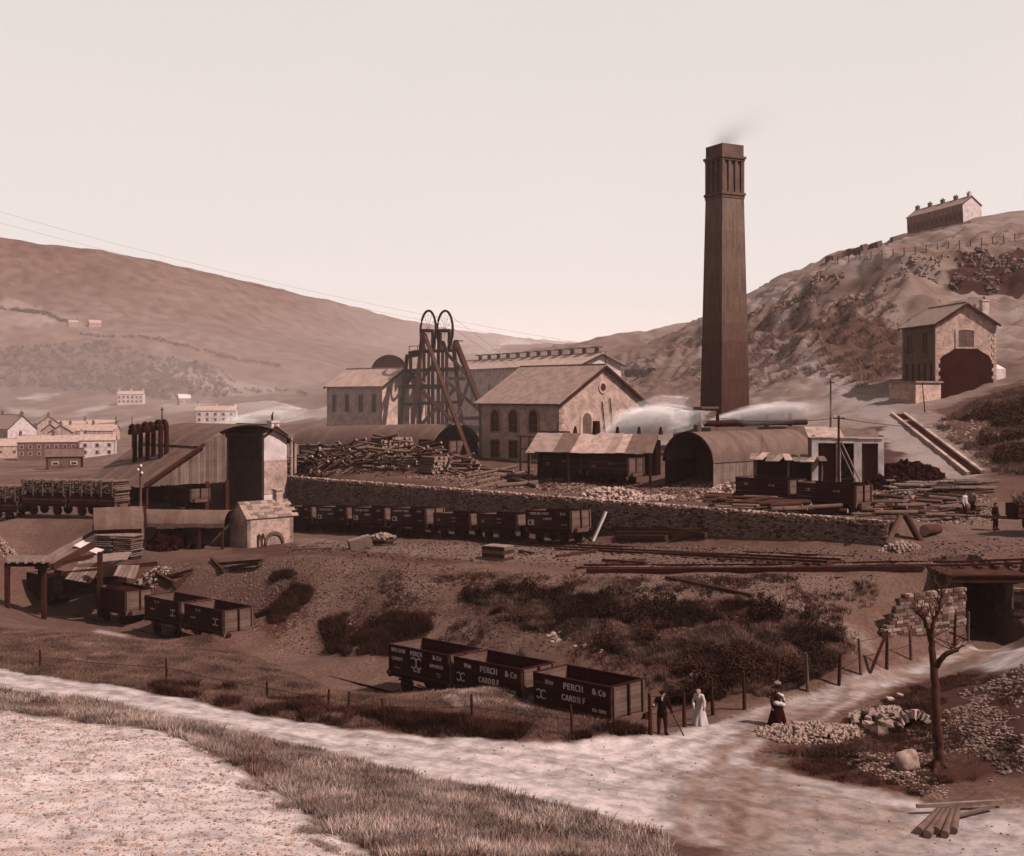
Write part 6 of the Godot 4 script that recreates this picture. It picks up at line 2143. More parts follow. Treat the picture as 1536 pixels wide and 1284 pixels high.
func standing_man(label: String, p: Vector3, yaw: float, top: Material, low: Material):
	var v := func(x, y, z): return Vector3(x, y, z)
	var t := thing("person", label, "person", p, yaw, "men about the yard")
	var arms := []
	var legs := []
	var feet := []
	var hands := []
	for s in [-1, 1]:
		arms.append([v.call(s * 0.19, 1.4, 0), v.call(s * 0.26, 1.12, -0.02), 0.06, 0.048])
		arms.append([v.call(s * 0.26, 1.12, -0.02), v.call(s * 0.24, 0.88, 0.1), 0.045, 0.033])
		hands += hand(v.call(s * 0.24, 0.87, 0.1), Vector3(0, -1, 0.25).normalized(), Vector3(-s, 0, 0))
		legs.append([v.call(s * 0.09, 0.9, 0), v.call(s * 0.12, 0.48, 0.03), 0.095, 0.062])
		legs.append([v.call(s * 0.12, 0.48, 0.03), v.call(s * 0.14, 0.08, -0.02), 0.06, 0.042])
		feet.append([v.call(s * 0.14, 0.05, -0.02), v.call(s * 0.16, 0.04, 0.16), 0.045, 0.04])
	var torso := [[v.call(0, 0.92, 0), v.call(0, 1.1, 0.0), 0.14, 0.14], [v.call(0, 1.1, 0), v.call(0, 1.36, 0.0), 0.14, 0.15], [v.call(-0.17, 1.41, 0), v.call(0.17, 1.41, 0), 0.075, 0.075], [v.call(0, 1.42, 0), v.call(0, 1.53, 0.0), 0.06, 0.055]]
	var grow := func(list: Array, r: float) -> Array:
		var o := []
		for b in list: o.append([b[0], b[1], b[2] + r, b[3] + r])
		return o
	part(t, "body", nets(torso + arms + legs + feet + hands, 0.03, 0.025), mats.skin)
	part(t, "shirt", nets(grow.call(torso.slice(0, 3) + arms, 0.02), 0.05, 0.028), top)
	part(t, "trousers", nets(grow.call(legs, 0.022) + [[v.call(-0.05, 0.92, 0), v.call(0.05, 0.92, 0), 0.15, 0.15]], 0.05, 0.028), low)
	part(t, "boots", nets(grow.call(feet, 0.015), 0.02, 0.022), mats.cloth_dark)
	head_part(t, v.call(0, 1.62, 0.02), 0)
	var s2 := Shape.new(true)
	s2.tube([v.call(0, 1.66, 0.01), v.call(0, 1.7, 0.01), v.call(0, 1.74, 0.0), v.call(0, 1.76, 0)], [0.11, 0.125, 0.1, 0.03], 12)
	part(t, "cap", s2.done(), mats.cloth_dark)

func pole(label: String, p: Vector3, h: float, r: float, arms: Array, m: Material, lean := 0.0, group := "telegraph poles") -> Node3D:
	var t := thing("telegraph_pole", label, "pole", p, 0, group)
	var s := Shape.new(true)
	s.tube([Vector3(0, -0.5, 0), Vector3(lean, h, 0)], [r, r * 0.7], 9)
	part(t, "pole", s.done(), m)
	for a in arms:
		s = Shape.new()
		s.box(Vector3(lean * a[0] / h, a[0], r), Vector3(a[1], 0.1, 0.1))
		var arm := part(t, "cross_arm", s.done(), mats.timber)
		for k in [-1, 1]:
			s = Shape.new(true)
			var q := Vector3(lean * a[0] / h + k * a[1] * 0.42, a[0] + 0.04, r)
			s.tube([q, q + Vector3(0, 0.1, 0), q + Vector3(0, 0.2, 0)], [0.03, 0.07, 0.05], 8)
			part(arm, "insulator", s.done(), mats.porcelain)
	return t

func wire(label: String, a: Vector3, b: Vector3, sag: float, r := 0.02):
	var t := thing("overhead_wire", label, "wire", a)
	var pts := []
	var rr := []
	for i in 13:
		var f := i / 12.0
		pts.append((b - a) * f - Vector3(0, sag * 4 * f * (1 - f), 0))
		rr.append(r)
	var s := Shape.new(true)
	s.tube(pts, rr, 5, false)
	part(t, "strand", s.done(), mats.iron)

func poles():
	var p := hit(211, 836)
	var t := pole("slim tall pole with white insulators before the barrel huts on the left", p, 7.3, 0.13, [], mats.timber_pale)
	for q in [[0.05, 7.15, 0.1], [-0.16, 6.85, 0.1], [0.12, 6.6, 0.08]]:
		var s := Shape.new(true)
		s.tube([Vector3(q[0], q[1] - 0.12, 0.12), Vector3(q[0], q[1], 0.12), Vector3(q[0], q[1] + 0.1, 0.12)], [0.05, 0.13, 0.06], 8)
		part(t, "insulator", s.done(), mats.porcelain)
	pole("tall pole with cross arm on the slope behind the boiler shed", at(1246, 655, 135), 6.4, 0.13, [[6.1, 0.9]], mats.timber_pale)
	pole("pole with cross arm in front of the white lean-to", at(1258, 722, 95), 5.2, 0.12, [[5.0, 0.9]], mats.timber)
	pole("leaning thin post before the stone annex", hit(1388, 618), 3.3, 0.07, [], mats.timber, -0.35)
	pole("dark pole rising behind the curved shed roof", at(243, 668, 190), 6.0, 0.13, [[5.7, 0.6]], mats.timber)
	pole("thin mast behind the bent pipes", at(198, 668, 190), 4.6, 0.07, [], mats.timber)
	pole("thin mast behind the curved roof end right of the dark pole", at(345, 660, 180), 3.8, 0.07, [], mats.timber)
	var a := at(1258, 627, 95)
	wire("wire from the lean-to pole to the chimney foot", a, at(1050, 622, 124), 0.5, 0.025)
	wire("wire from the lean-to pole up to the hillside", a, at(1480, 640, 117), 0.4, 0.025)
	wire("wire from the slope pole towards the stone annex", at(1246, 574, 135), at(1390, 600, 146), 0.7, 0.02)
	wire("upper wire sweeping down across the sky from the left edge", at(-60, 300, 130), at(905, 520, 128), 1.2, 0.008)
	wire("lower wire sweeping down across the sky from the left edge", at(-60, 318, 130), at(905, 528, 129), 1.0, 0.008)
	wire("wire passing behind the chimney to the right", at(1060, 545, 132), at(900, 553, 126), 0.3, 0.018)

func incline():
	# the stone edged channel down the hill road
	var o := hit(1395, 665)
	var t := thing("stone_channel", "straight channel with pale stone edges and painted shade between, running down the hill road", "channel", o)
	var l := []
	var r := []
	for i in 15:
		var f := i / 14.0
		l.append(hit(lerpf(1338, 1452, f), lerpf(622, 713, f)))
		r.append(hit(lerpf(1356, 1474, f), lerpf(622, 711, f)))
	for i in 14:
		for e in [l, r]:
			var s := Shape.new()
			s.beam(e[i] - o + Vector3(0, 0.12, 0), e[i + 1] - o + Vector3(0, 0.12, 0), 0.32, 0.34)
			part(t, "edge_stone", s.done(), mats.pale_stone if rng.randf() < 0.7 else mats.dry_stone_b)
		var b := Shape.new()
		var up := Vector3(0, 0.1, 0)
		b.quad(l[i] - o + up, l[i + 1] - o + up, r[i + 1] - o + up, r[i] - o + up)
		part(t, "shade_strip", b.done(), mats.coal)  # dark strip painted in for the shade between the edge stones

func lump(seed_: int) -> ArrayMesh:                       # an uneven rounded body of vapour, 1 m across
	var n := FastNoiseLite.new()
	n.seed = seed_
	n.frequency = 1.1
	var src := SphereMesh.new()
	src.radius = 0.5
	src.height = 1.0
	src.radial_segments = 40
	src.rings = 20
	var arr := src.get_mesh_arrays()
	var v: PackedVector3Array = arr[Mesh.ARRAY_VERTEX]
	for i in v.size(): v[i] *= 1.0 + 0.45 * n.get_noise_3dv(v[i] * 2.0)
	arr[Mesh.ARRAY_VERTEX] = v
	var m := ArrayMesh.new()
	m.add_surface_from_arrays(Mesh.PRIMITIVE_TRIANGLES, arr)
	return m

var lumps := []
func puff(t: Node3D, p: Vector3, s: Vector3, m: FogMaterial, tilt := 0.0, cores := 0):
	for k in [1.5, 1.22, 0.97, 0.74, 0.5]:
		var f := FogVolume.new()
		f.name = "cloud_puff"
		f.shape = RenderingServer.FOG_VOLUME_SHAPE_ELLIPSOID
		f.size = s * k
		f.material = m
		t.add_child(f, true)
		f.global_position = p
		f.rotation_degrees.z = tilt
	if lumps.is_empty():
		for i in 5: lumps.append(lump(60 + i))
	for i in cores:
		var k := 1.25 - 0.95 * i / maxf(cores - 1, 1)
		var o := part(t, "vapour", lumps[i % 5], mats.vapour)
		o.global_transform = Transform3D(Basis(Vector3.BACK, deg_to_rad(tilt)) * Basis().scaled(s * k), p + Vector3(rng.randf_range(-0.1, 0.1), rng.randf_range(-0.1, 0.1), 0) * s)

func fogm(density: float, c := Color(1, 0.94, 0.925)) -> FogMaterial:
	var m := FogMaterial.new()
	m.density = density * 0.24
	m.albedo = c
	return m

func steam():
	var t := thing("steam_cloud", "bright drifting steam over the patched roof shed", "steam", at(965, 640, 112))
	for q in [[936, 646, 3.2, 1.0, 0.5, 4], [948, 642, 4.0, 1.5, 0.5, 4], [958, 638, 4.4, 1.9, 0.45, 4], [970, 636, 4.8, 2.2, 0.35, 3], [982, 632, 5.0, 2.2, 0.2, 2], [950, 632, 4.0, 1.8, 0.25, 2], [968, 627, 4.4, 1.5, 0.22, 2], [985, 640, 5.0, 1.2, 0.25, 2], [992, 628, 5.5, 1.8, 0.12, 1], [1006, 636, 5.5, 1.6, 0.09, 1], [975, 618, 5.0, 1.8, 0.07, 1], [955, 628, 3.2, 1.4, 0.15, 1]]:
		puff(t, at(q[0] + rng.randf_range(-3, 3), q[1] + rng.randf_range(-2, 2), 113 + rng.randf_range(-1.5, 1.5)), Vector3(q[2], q[3], q[3] * 1.3), fogm(q[4] * 0.6), rng.randf_range(4, 22), q[5])
	t = thing("steam_cloud", "long thin jet of white steam blowing right from the chimney foot", "steam", at(1070, 638, 120))
	for i in 16:
		var f := i / 15.0
		puff(t, at(lerpf(1072, 1200, f), lerpf(636, 616, pow(f, 0.6)) + rng.randf_range(-5, 7) * f, 121 + rng.randf_range(-1, 1) * f), Vector3(2.0 + 5.0 * f, 0.5 + 1.1 * sqrt(f) * rng.randf_range(0.7, 1.2), 0.6 + 1.2 * f), fogm(lerpf(0.55, 0.035, pow(f, 0.45))), 9 - 4 * f + rng.randf_range(-3, 4), 3 if f < 0.25 else (2 if f < 0.5 else (1 if f < 0.8 else 0)))
	t = thing("steam_cloud", "low bank of white steam behind the stone end house", "steam", at(385, 628, 140))
	for q in [[360, 634, 4.0, 0.8, 0.4, 3], [374, 631, 5.0, 1.1, 0.4, 3], [392, 628, 5.6, 1.3, 0.3, 2], [410, 625, 6.0, 1.5, 0.14, 1], [392, 619, 7.0, 1.8, 0.07, 1], [432, 622, 9.0, 1.8, 0.04, 0]]:
		puff(t, at(q[0], q[1], 142 + rng.randf_range(-2, 2)), Vector3(q[2], q[3], q[3] * 1.3), fogm(q[4] * 0.6), rng.randf_range(0, 10), q[5])
	t = thing("mist_cloud", "pale smoke haze lying in the valley behind the headgear", "haze", Vector3(-60, 30, -1350))
	puff(t, Vector3(-90, 15, -1350), Vector3(900, 130, 700), fogm(0.0013))
	t = thing("mist_cloud", "smoky haze hanging about the engine houses and headgear", "haze", at(790, 600, 142))
	puff(t, at(770, 600, 142), Vector3(62, 15, 34), fogm(0.0013))
	t = thing("mist_cloud", "thin haze over the far village on the left", "haze", Vector3(-170, 5, -560))
	puff(t, Vector3(-170, 6, -540), Vector3(460, 90, 300), fogm(0.0005))
	t = thing("smoke_cloud", "faint smoke leaving the top of the tall chimney", "smoke", at(1086, 214, 130))
	for q in [[1086, 215, 2.4, 1.4, 0.2], [1092, 206, 3.2, 1.8, 0.08], [1104, 196, 4.6, 2.4, 0.035], [1122, 184, 6.5, 3.0, 0.015]]:
		puff(t, at(q[0], q[1], 130), Vector3(q[2], q[3], q[3]), fogm(q[4], Color(0.55, 0.46, 0.45)), 15)

# ---------------------------------------------------------------- what grows
func tuft(n: int, h: float, w: float, seed_: int, spread := 0.35) -> ArrayMesh:
	var sh := Shape.new()
	var g := RandomNumberGenerator.new()
	g.seed = seed_
	for i in n:
		var a := g.randf() * TAU
		var r := sqrt(g.randf()) * 0.16 * h * 2.0
		var p := Vector3(cos(a) * r, -0.04, sin(a) * r)
		var hh := h * g.randf_range(0.55, 1.0)
		var dir := Vector3(cos(a + g.randf_range(-1, 1)), 0, sin(a + g.randf_range(-1, 1))) * hh * g.randf_range(0.1, spread * 1.8)
		var side := Vector3(-sin(a * 3.0), 0, cos(a * 3.0)) * w * 0.5
		var m := p + dir * 0.4 + Vector3(0, hh * 0.6, 0)
		var e := p + dir + Vector3(0, hh, 0)
		sh.quad(p - side, p + side, m + side * 0.7, m - side * 0.7)
		sh.tri(m - side * 0.7, m + side * 0.7, e)
	return sh.done()

func bush_mesh(n: int, seed_: int) -> ArrayMesh:          # a low shrub of small leaf-sized faces round a few stems, 1 m across
	var sh := Shape.new()
	var g := RandomNumberGenerator.new()
	g.seed = seed_
	var lobes := []
	for i in 6:
		var a := g.randf() * TAU
		lobes.append([Vector3(cos(a) * 0.28, g.randf_range(0.2, 0.5), sin(a) * 0.28), g.randf_range(0.16, 0.3)])
	for l in lobes: sh.beam(Vector3(0, -0.1, 0), l[0], 0.025)
	for i in n:
		var l: Array = lobes[g.randi_range(0, 5)]
		var d := Vector3(g.randfn(), g.randfn() * 0.8, g.randfn()).normalized()
		var p: Vector3 = l[0] + d * l[1] * g.randf_range(0.6, 1.15)
		if p.y < 0: p.y = 0.02
		var x := Vector3(g.randfn(), g.randfn(), g.randfn()).normalized() * g.randf_range(0.03, 0.07)
		var y := x.cross(d).normalized() * g.randf_range(0.025, 0.05)
		sh.quad(p - x, p - y, p + x, p + y)
	return sh.done()

func scatter(called: String, label: String, cat: String, poly: PackedVector2Array, n: int, mesh: Mesh, m: Material, lo: float, hi: float, keep: Callable, tone := 0.35, fray := 2.2):
	var a := poly[0]
	var b := poly[0]
	for p in poly:
		a = a.min(p); b = b.max(p)
	var mm := MultiMesh.new()
	mm.transform_format = MultiMesh.TRANSFORM_3D
	mm.use_colors = true
	mm.mesh = mesh
	var tf := []
	var cl := []
	var tries := 0
	while tf.size() < n and tries < n * 12:
		tries += 1
		var q := Vector2(rng.randf_range(a.x, b.x), rng.randf_range(a.y, b.y))
		if not Geometry2D.is_point_in_polygon(q, poly): continue
		if not keep.call(q): continue
		var wq := q + Vector2(nz.get_noise_2d(q.x * 1.6, q.y * 1.6 + 31.0), nz.get_noise_2d(q.x * 1.6 + 77.0, q.y * 1.6)) * fray
		if fray > 0.0 and not Geometry2D.is_point_in_polygon(wq, poly): continue
		var s := rng.randf_range(lo, hi) * (1.0 + 0.35 * nz.get_noise_2d(q.x * 2.0, q.y * 2.0))
		tf.append(Transform3D(Basis(Vector3.UP, rng.randf() * TAU).scaled(Vector3(s, s * rng.randf_range(0.8, 1.2), s)), Vector3(q.x, H(q.x, -q.y), -q.y)))
		var v := 1.0 + tone * (nz.get_noise_2d(q.x * 1.5 + 200.0, q.y * 1.5) * 1.4 + rng.randf_range(-0.5, 0.5))
		cl.append(Color(v, v, v))
	mm.instance_count = tf.size()
	for i in tf.size():
		mm.set_instance_transform(i, tf[i])
		mm.set_instance_color(i, cl[i])
	var o := MultiMeshInstance3D.new()
	o.name = numbered(called)
	o.multimesh = mm
	o.material_override = m
	add_child(o, true)
	tag(o, label, cat, "", "stuff")

func outline(px: Array) -> PackedVector2Array:
	var r := PackedVector2Array()
	for i in range(0, px.size(), 2):
		var p := hit(px[i], px[i + 1])
		r.append(Vector2(p.x, -p.z))
	return r

func patchy(scale: float, cut: float, off := 0.0) -> Callable:
	return func(q: Vector2): return nz2.get_noise_2d(q.x * scale * 8.0 + off, q.y * scale * 8.0) + rng.randf_range(-0.12, 0.12) > cut
func always(_q): return true
func off_track(q: Vector2) -> bool:
	return absf(q.y - siding_d(q.x)) > 2.1 or q.x > 6.0

func vegetation():
	var t1 := tuft(11, 0.28, 0.016, 1, 0.5)
	var t2 := tuft(9, 0.26, 0.016, 2, 0.6)
	var t3 := tuft(10, 0.4, 0.03, 4, 0.7)
	var b1 := bush_mesh(170, 5)
	scatter("grass", "long dry grass on the verge between the stony bank and the road", "grass", verge, 27000, t1, mats.grass, 0.3, 1.25, patchy(1.6, -0.18), 0.6, 0.9)
	scatter("grass", "broad dark weeds among the grass of the verge", "weeds", verge, 1500, t3, mats.field_grass, 0.4, 1.1, patchy(1.3, 0.06, 22.0), 0.5, 0.5)
	scatter("grass", "tall pale seed grass among the verge", "grass", verge, 3000, t1, mats.grass_pale, 0.9, 1.5, patchy(1.0, 0.0), 0.4)
	scatter("grass", "grass tussock dotted over the stony bank", "grass", field, 260, t2, mats.grass, 0.5, 1.0, patchy(1.5, 0.22), 0.4)
	scatter("grass", "grass fringe creeping onto the stony bank", "grass", outline([330, 1128, 420, 1180, 480, 1232, 600, 1295, 520, 1290, 440, 1245, 380, 1195, 300, 1140]), 1400, t2, mats.grass, 0.5, 1.0, patchy(2.0, 0.08), 0.4)
	scatter("grass", "rough grass on the hump between the road and the siding", "grass", hump, 42000, t2, mats.field_grass, 0.5, 1.2, off_track, 0.6, 0.6)
	scatter("grass", "pale dead grass on top of the hump before the lettered wagons", "grass", outline([600, 1045, 700, 1030, 800, 1037, 900, 1064, 780, 1075, 680, 1062]), 4000, t2, mats.grass_pale, 0.5, 1.1, patchy(1.0, -0.1), 0.5)
	scatter("undergrowth", "dark weeds along the upper edge of the road", "weeds", outline([220, 1022, 330, 1033, 500, 1060, 640, 1076, 760, 1088, 880, 1100, 980, 1092, 985, 1102, 850, 1112, 700, 1104, 500, 1088, 330, 1058, 230, 1039]), 5200, t3, mats.scrub_b, 0.6, 1.3, patchy(1.2, -0.12), 0.5)
	var bank := outline([690, 893, 760, 884, 900, 890, 1100, 905, 1200, 925, 1290, 982, 1200, 970, 1000, 940, 860, 932, 740, 926])
	var lower := outline([720, 930, 860, 932, 1000, 938, 1200, 965, 1285, 985, 1230, 1015, 1120, 1052, 1010, 1055, 985, 1000, 880, 968])
	scatter("grass", "rough grass on the lower embankment behind the fence", "grass", lower, 7000, t3, mats.field_grass, 0.4, 1.0, patchy(1.1, -0.1), 0.7)
	scatter("undergrowth", "dark scrub patches on the lower embankment behind the fence", "scrub", lower, 3400, t3, mats.scrub, 0.4, 1.2, patchy(1.2, 0.08, 14.0), 0.7)
	scatter("undergrowth", "small bushes on the lower embankment behind the fence", "scrub", lower, 130, b1, mats.scrub_b, 0.4, 1.1, patchy(1.2, 0.08, 14.0), 0.6)
	scatter("undergrowth", "dark heather and scrub over the embankment behind the wagons", "scrub", bank, 6500, t3, mats.scrub, 0.35, 1.15, patchy(0.9, -0.02), 0.7)
	scatter("undergrowth", "thin weeds straggling over the whole embankment", "weeds", outline([560, 860, 870, 866, 1330, 880, 1290, 1000, 985, 1055, 600, 988]), 4200, t3, mats.scrub_b, 0.3, 0.9, patchy(1.6, 0.02, 120.0), 0.6)
	scatter("undergrowth", "low bushes thickening the scrub of the embankment", "scrub", bank, 120, b1, mats.scrub, 0.4, 1.1, patchy(0.9, 0.05, 50.0), 0.6)
	scatter("undergrowth", "dry pale stalks among the scrub of the embankment", "scrub", bank, 3000, t3, mats.dry_grass, 0.4, 1.1, patchy(0.9, 0.06, 90.0), 0.5)
	scatter("undergrowth", "dark weeds on the embankment foot left of the lettered wagons", "weeds", outline([480, 930, 560, 905, 640, 925, 660, 960, 600, 985, 500, 985]), 3600, t3, mats.scrub_b, 0.5, 1.2, patchy(0.8, -0.15), 0.5)
	scatter("undergrowth", "dark weeds on the slope behind the left wagons", "weeds", outline([390, 870, 440, 855, 470, 890, 420, 958, 385, 965]), 2400, t3, mats.scrub_b, 0.5, 1.1, patchy(0.8, -0.1), 0.5)
	scatter("grass", "thin pale grass on the embankment above the wagons", "grass", outline([560, 850, 870, 862, 1000, 870, 1000, 900, 860, 975, 600, 985, 520, 930]), 7000, t2, mats.dry_grass, 0.35, 0.8, patchy(0.8, -0.02, 30.0), 0.5)
	scatter("grass", "rough grass round the bare tree and culvert", "grass", outline([1190, 1160, 1380, 1198, 1420, 1175, 1536, 1165, 1545, 1020, 1440, 1010, 1350, 1035, 1260, 1085, 1180, 1120]), 6000, t2, mats.scrub_b, 0.4, 1.1, patchy(1.2, 0.0), 0.7)
	scatter("grass", "few pale grass tufts round the bare tree", "grass", outline([1190, 1160, 1380, 1198, 1420, 1175, 1536, 1165, 1545, 1020, 1440, 1010, 1350, 1035, 1260, 1085, 1180, 1120]), 1200, t2, mats.dry_grass, 0.4, 1.0, patchy(1.4, 0.08, 60.0), 0.6)
	scatter("grass", "rough grass on the bank below the hillside house", "grass", outline([1400, 640, 1470, 600, 1545, 580, 1560, 715, 1500, 712]), 6000, t3, mats.dry_grass, 0.6, 1.4, patchy(0.5, -0.1), 0.6)
	scatter("undergrowth", "dark clumps of gorse on the bank below the hillside house", "scrub", outline([1440, 630, 1545, 600, 1560, 700, 1500, 700]), 260, b1, mats.scrub_b, 0.6, 1.5, patchy(0.8, 0.05), 0.5)
	# hedges and scattered trees across the valley read as specks
	var far := outline([-20, 520, 150, 515, 330, 560, 420, 600, 330, 600, 150, 588, -20, 575])
	scatter("undergrowth", "hedge trees and gorse specks on the far hillside", "scrub", far, 900, b1, mats.dry_grass, 1.5, 4.5, patchy(0.02, -0.05), 0.5, 0.0)
	for q in [[0, 461, 60, 468, 112, 484, 112, 487, 60, 471, 0, 464, "first"], [120, 500, 260, 515, 420, 548, 420, 551, 260, 518, 120, 503, "second"], [200, 530, 330, 552, 460, 590, 460, 593, 330, 556, 200, 533, "third"], [0, 545, 140, 552, 240, 585, 240, 588, 140, 556, 0, 549, "fourth"]]:
		scatter("hedge", "dark %s hedge line from the top across the far hillside" % q[12], "hedge", outline(q.slice(0, 12)), 160, b1, mats.dry_grass, 1.6, 3.2, always, 0.4, 0.0)
	var hill := outline([1000, 575, 1130, 480, 1240, 430, 1350, 470, 1360, 560, 1290, 585, 1200, 560, 1100, 600])
	scatter("undergrowth", "bracken over the near hill beside the chimney", "scrub", hill, 5000, t3, mats.field_grass, 0.8, 2.2, patchy(1.3, -0.02), 0.8)

func stones(called: String, label: String, poly: PackedVector2Array, n: int, size: float, m: Material, keep: Callable):
	scatter(called, label, "stones", poly, n, rock(Vector3(1, 0.7, 1) * size, n % 17, 0.45), m, 0.5, 1.5, keep, 0.0, 0.8)

# ---------------------------------------------------------------- roadside
func roadside():
	stones("gravel", "loose pale stones covering the bank in the bottom left", field, 14000, 0.038, mats.pale_stone, always)
	stones("gravel", "larger pale stones scattered on the stony bank", field, 900, 0.05, mats.dry_stone_b, always)
	stones("gravel", "stones and clods spilling down the embankment", outline([520, 850, 700, 850, 640, 920, 520, 975, 400, 975, 440, 900]), 1100, 0.07, mats.dry_stone, patchy(1.5, 0.0))
	stones("gravel", "rock outcrops along the quarry face on the near hill", outline([1120, 470, 1200, 440, 1300, 412, 1440, 385, 1540, 365, 1540, 400, 1440, 410, 1330, 430, 1230, 460, 1140, 490]), 900, 0.28, mats.dry_stone_b, patchy(0.5, -0.05))
	stones("gravel", "broken rock littering the spoil slopes of the near hill", outline([1040, 500, 1180, 450, 1350, 415, 1460, 460, 1360, 560, 1240, 540, 1190, 510, 1060, 560]), 700, 0.16, mats.dry_stone, always)
	stones("gravel", "pale rock knobs in the quarry recess painted dark for shade", outline([1430, 385, 1545, 368, 1560, 435, 1500, 440, 1420, 436]), 260, 0.35, mats.dry_stone, patchy(0.6, 0.05))
	stones("gravel", "grit and clods over the embankment", outline([430, 836, 700, 850, 1000, 864, 1330, 866, 1230, 905, 1300, 965, 1100, 985, 900, 990, 700, 965, 560, 985, 400, 955]), 6000, 0.045, mats.dry_stone, always)
	stones("gravel", "dark clinker over the embankment", outline([430, 836, 700, 850, 1000, 864, 1330, 866, 1230, 905, 1300, 965, 1100, 985, 900, 990, 700, 965, 560, 985, 400, 955]), 3500, 0.05, mats.coal, always)
	stones("gravel", "ballast and grit over the upper flat", outline([430, 815, 700, 812, 900, 812, 1300, 826, 1540, 808, 1540, 850, 1300, 852, 870, 852, 560, 838, 430, 830]), 5000, 0.05, mats.dry_stone, always)
	stones("gravel", "dark clinker over the upper flat", outline([430, 815, 700, 812, 900, 812, 1300, 826, 1540, 808, 1540, 850, 1300, 852, 870, 852, 560, 838, 430, 830]), 3500, 0.06, mats.coal, always)
	stones("gravel", "chips and bark over the yard", outline([420, 712, 700, 700, 1000, 728, 1340, 735, 1500, 745, 1500, 790, 1340, 778, 1000, 752, 700, 728]), 5000, 0.07, mats.dry_stone_b, patchy(0.8, -0.05))
	stones("gravel", "black small coal over the yard", outline([420, 712, 700, 700, 1000, 728, 1340, 735, 1500, 745, 1500, 790, 1340, 778, 1000, 752, 700, 728]), 4500, 0.08, mats.coal, always)
	stones("gravel", "grit on the slope below the stone hut", outline([200, 838, 440, 835, 440, 880, 380, 960, 300, 880, 220, 880]), 2500, 0.05, mats.dry_stone, always)
	stones("gravel", "pebbles scattered along the road", outline([500, 1100, 985, 1112, 1060, 1130, 1180, 1165, 1400, 1225, 1545, 1235, 1545, 1300, 1020, 1300, 1000, 1255, 760, 1195, 450, 1125]), 260, 0.03, mats.dry_stone, always)
	stones("gravel", "pale stones on the scrub bank", outline([760, 930, 900, 945, 1100, 960, 1180, 1000, 1100, 1030, 980, 1000, 800, 960]), 160, 0.16, mats.pale_stone, patchy(1.0, 0.1))
	stones("gravel", "stone litter round the bare tree", outline([1200, 1120, 1330, 1070, 1500, 1040, 1536, 1120, 1480, 1190, 1400, 1200, 1300, 1160]), 1500, 0.05, mats.dry_stone_b, patchy(1.4, 0.02))
	stones("gravel", "rubble spilling down the bank at the right edge", outline([1440, 1040, 1545, 990, 1600, 1000, 1600, 1170, 1490, 1165, 1450, 1110]), 900, 0.07, mats.dry_stone, patchy(0.9, -0.1))
	stones("gravel", "pale broken stone on the bank at the right edge", outline([1440, 1050, 1545, 1000, 1600, 1010, 1600, 1170, 1490, 1165, 1450, 1110]), 260, 0.06, mats.dry_stone_b, patchy(1.2, 0.02))
	stones("gravel", "stones lying over the right hillside bank", outline([1400, 640, 1470, 600, 1545, 580, 1560, 715, 1500, 712]), 500, 0.16, mats.dry_stone_b, always)
	stones("gravel", "debris lying about the yard", outline([1000, 745, 1300, 765, 1420, 745, 1320, 735, 1100, 725]), 600, 0.13, mats.dry_stone_b, always)
	pile("rubble_heap", "heap of broken stone beside the right road, behind the woman", hit(1215, 1103), 2.1, 0.35, 420, mats.dry_stone_b, 0.085)
	pile("rubble_heap", "stones piled left of the culvert mouth", hit(1312, 1078), 1.2, 0.4, 60, mats.dry_stone_b, 0.12)
	# culvert with a ring of set stones
	var p := hit(1372, 1094)
	var t := thing("culvert", "small culvert mouth with an arch of upright stones", "culvert", p + Vector3(0, -0.25, -0.2), 10)
	for i in 13:
		var a := PI * (0.02 + 0.96 * i / 12.0)
		part(t, "arch_stone", rock(Vector3(0.1, 0.26, 0.22), 40 + i, 0.3), mats.dry_stone_b if i % 3 else mats.pale_stone, Transform3D(Basis(Vector3.BACK, a - PI / 2), Vector3(cos(a) * 0.78, sin(a) * 0.82, rng.randf_range(-0.05, 0.05))))
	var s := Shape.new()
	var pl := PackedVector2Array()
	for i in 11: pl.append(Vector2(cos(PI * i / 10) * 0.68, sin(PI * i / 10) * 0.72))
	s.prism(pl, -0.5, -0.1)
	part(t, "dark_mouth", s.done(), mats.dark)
	for q in [[-1.2, 0.5, 0.3], [-1.5, 0.25, 0.35], [1.15, 0.45, 0.28], [-1.0, 0.85, 0.2]]:
		part(t, "stone", rock(Vector3(q[2], q[2] * 0.7, q[2]), int(q[2] * 100) + 3, 0.35), mats.dry_stone_b, xform(Vector3(q[0], q[1], 0.1)))
	var b := part(self, "boulder", nets([[Vector3(-0.15, 0, 0), Vector3(0.2, 0.05, 0), 0.34, 0.26], [Vector3(0.05, 0.2, -0.1), Vector3(0.15, 0.22, 0.1), 0.16, 0.2], [Vector3(-0.2, -0.15, 0.1), Vector3(0.25, -0.15, 0.1), 0.24, 0.2]], 0.06, 0.06), mats.dry_stone_b, xform(hit(1360, 1152) + Vector3(0, 0.28, 0), 20))
	tag(b, "single rounded boulder left of the foot of the bare tree", "boulder")
	for q in [[1290, 1072, 0.28], [1335, 1052, 0.2], [1350, 1045, 0.18], [1302, 1088, 0.2]]:
		b = part(self, "boulder", rock(Vector3(q[2], q[2] * 0.7, q[2]), int(q[0]), 0.3), mats.pale_stone, xform(hit(q[0], q[1]) + Vector3(0, q[2] * 0.3, 0), 20))
		tag(b, {1290: "pale boulder at the left end of the stone line by the culvert", 1335: "pale stone in the line above the culvert, left one", 1350: "pale stone in the line above the culvert, right one", 1302: "flat pale stone just left of the culvert mouth"}[q[0]], "boulder")
	bare_tree()
	# planks in the corner
	var g := "short logs laid side by side in the corner"
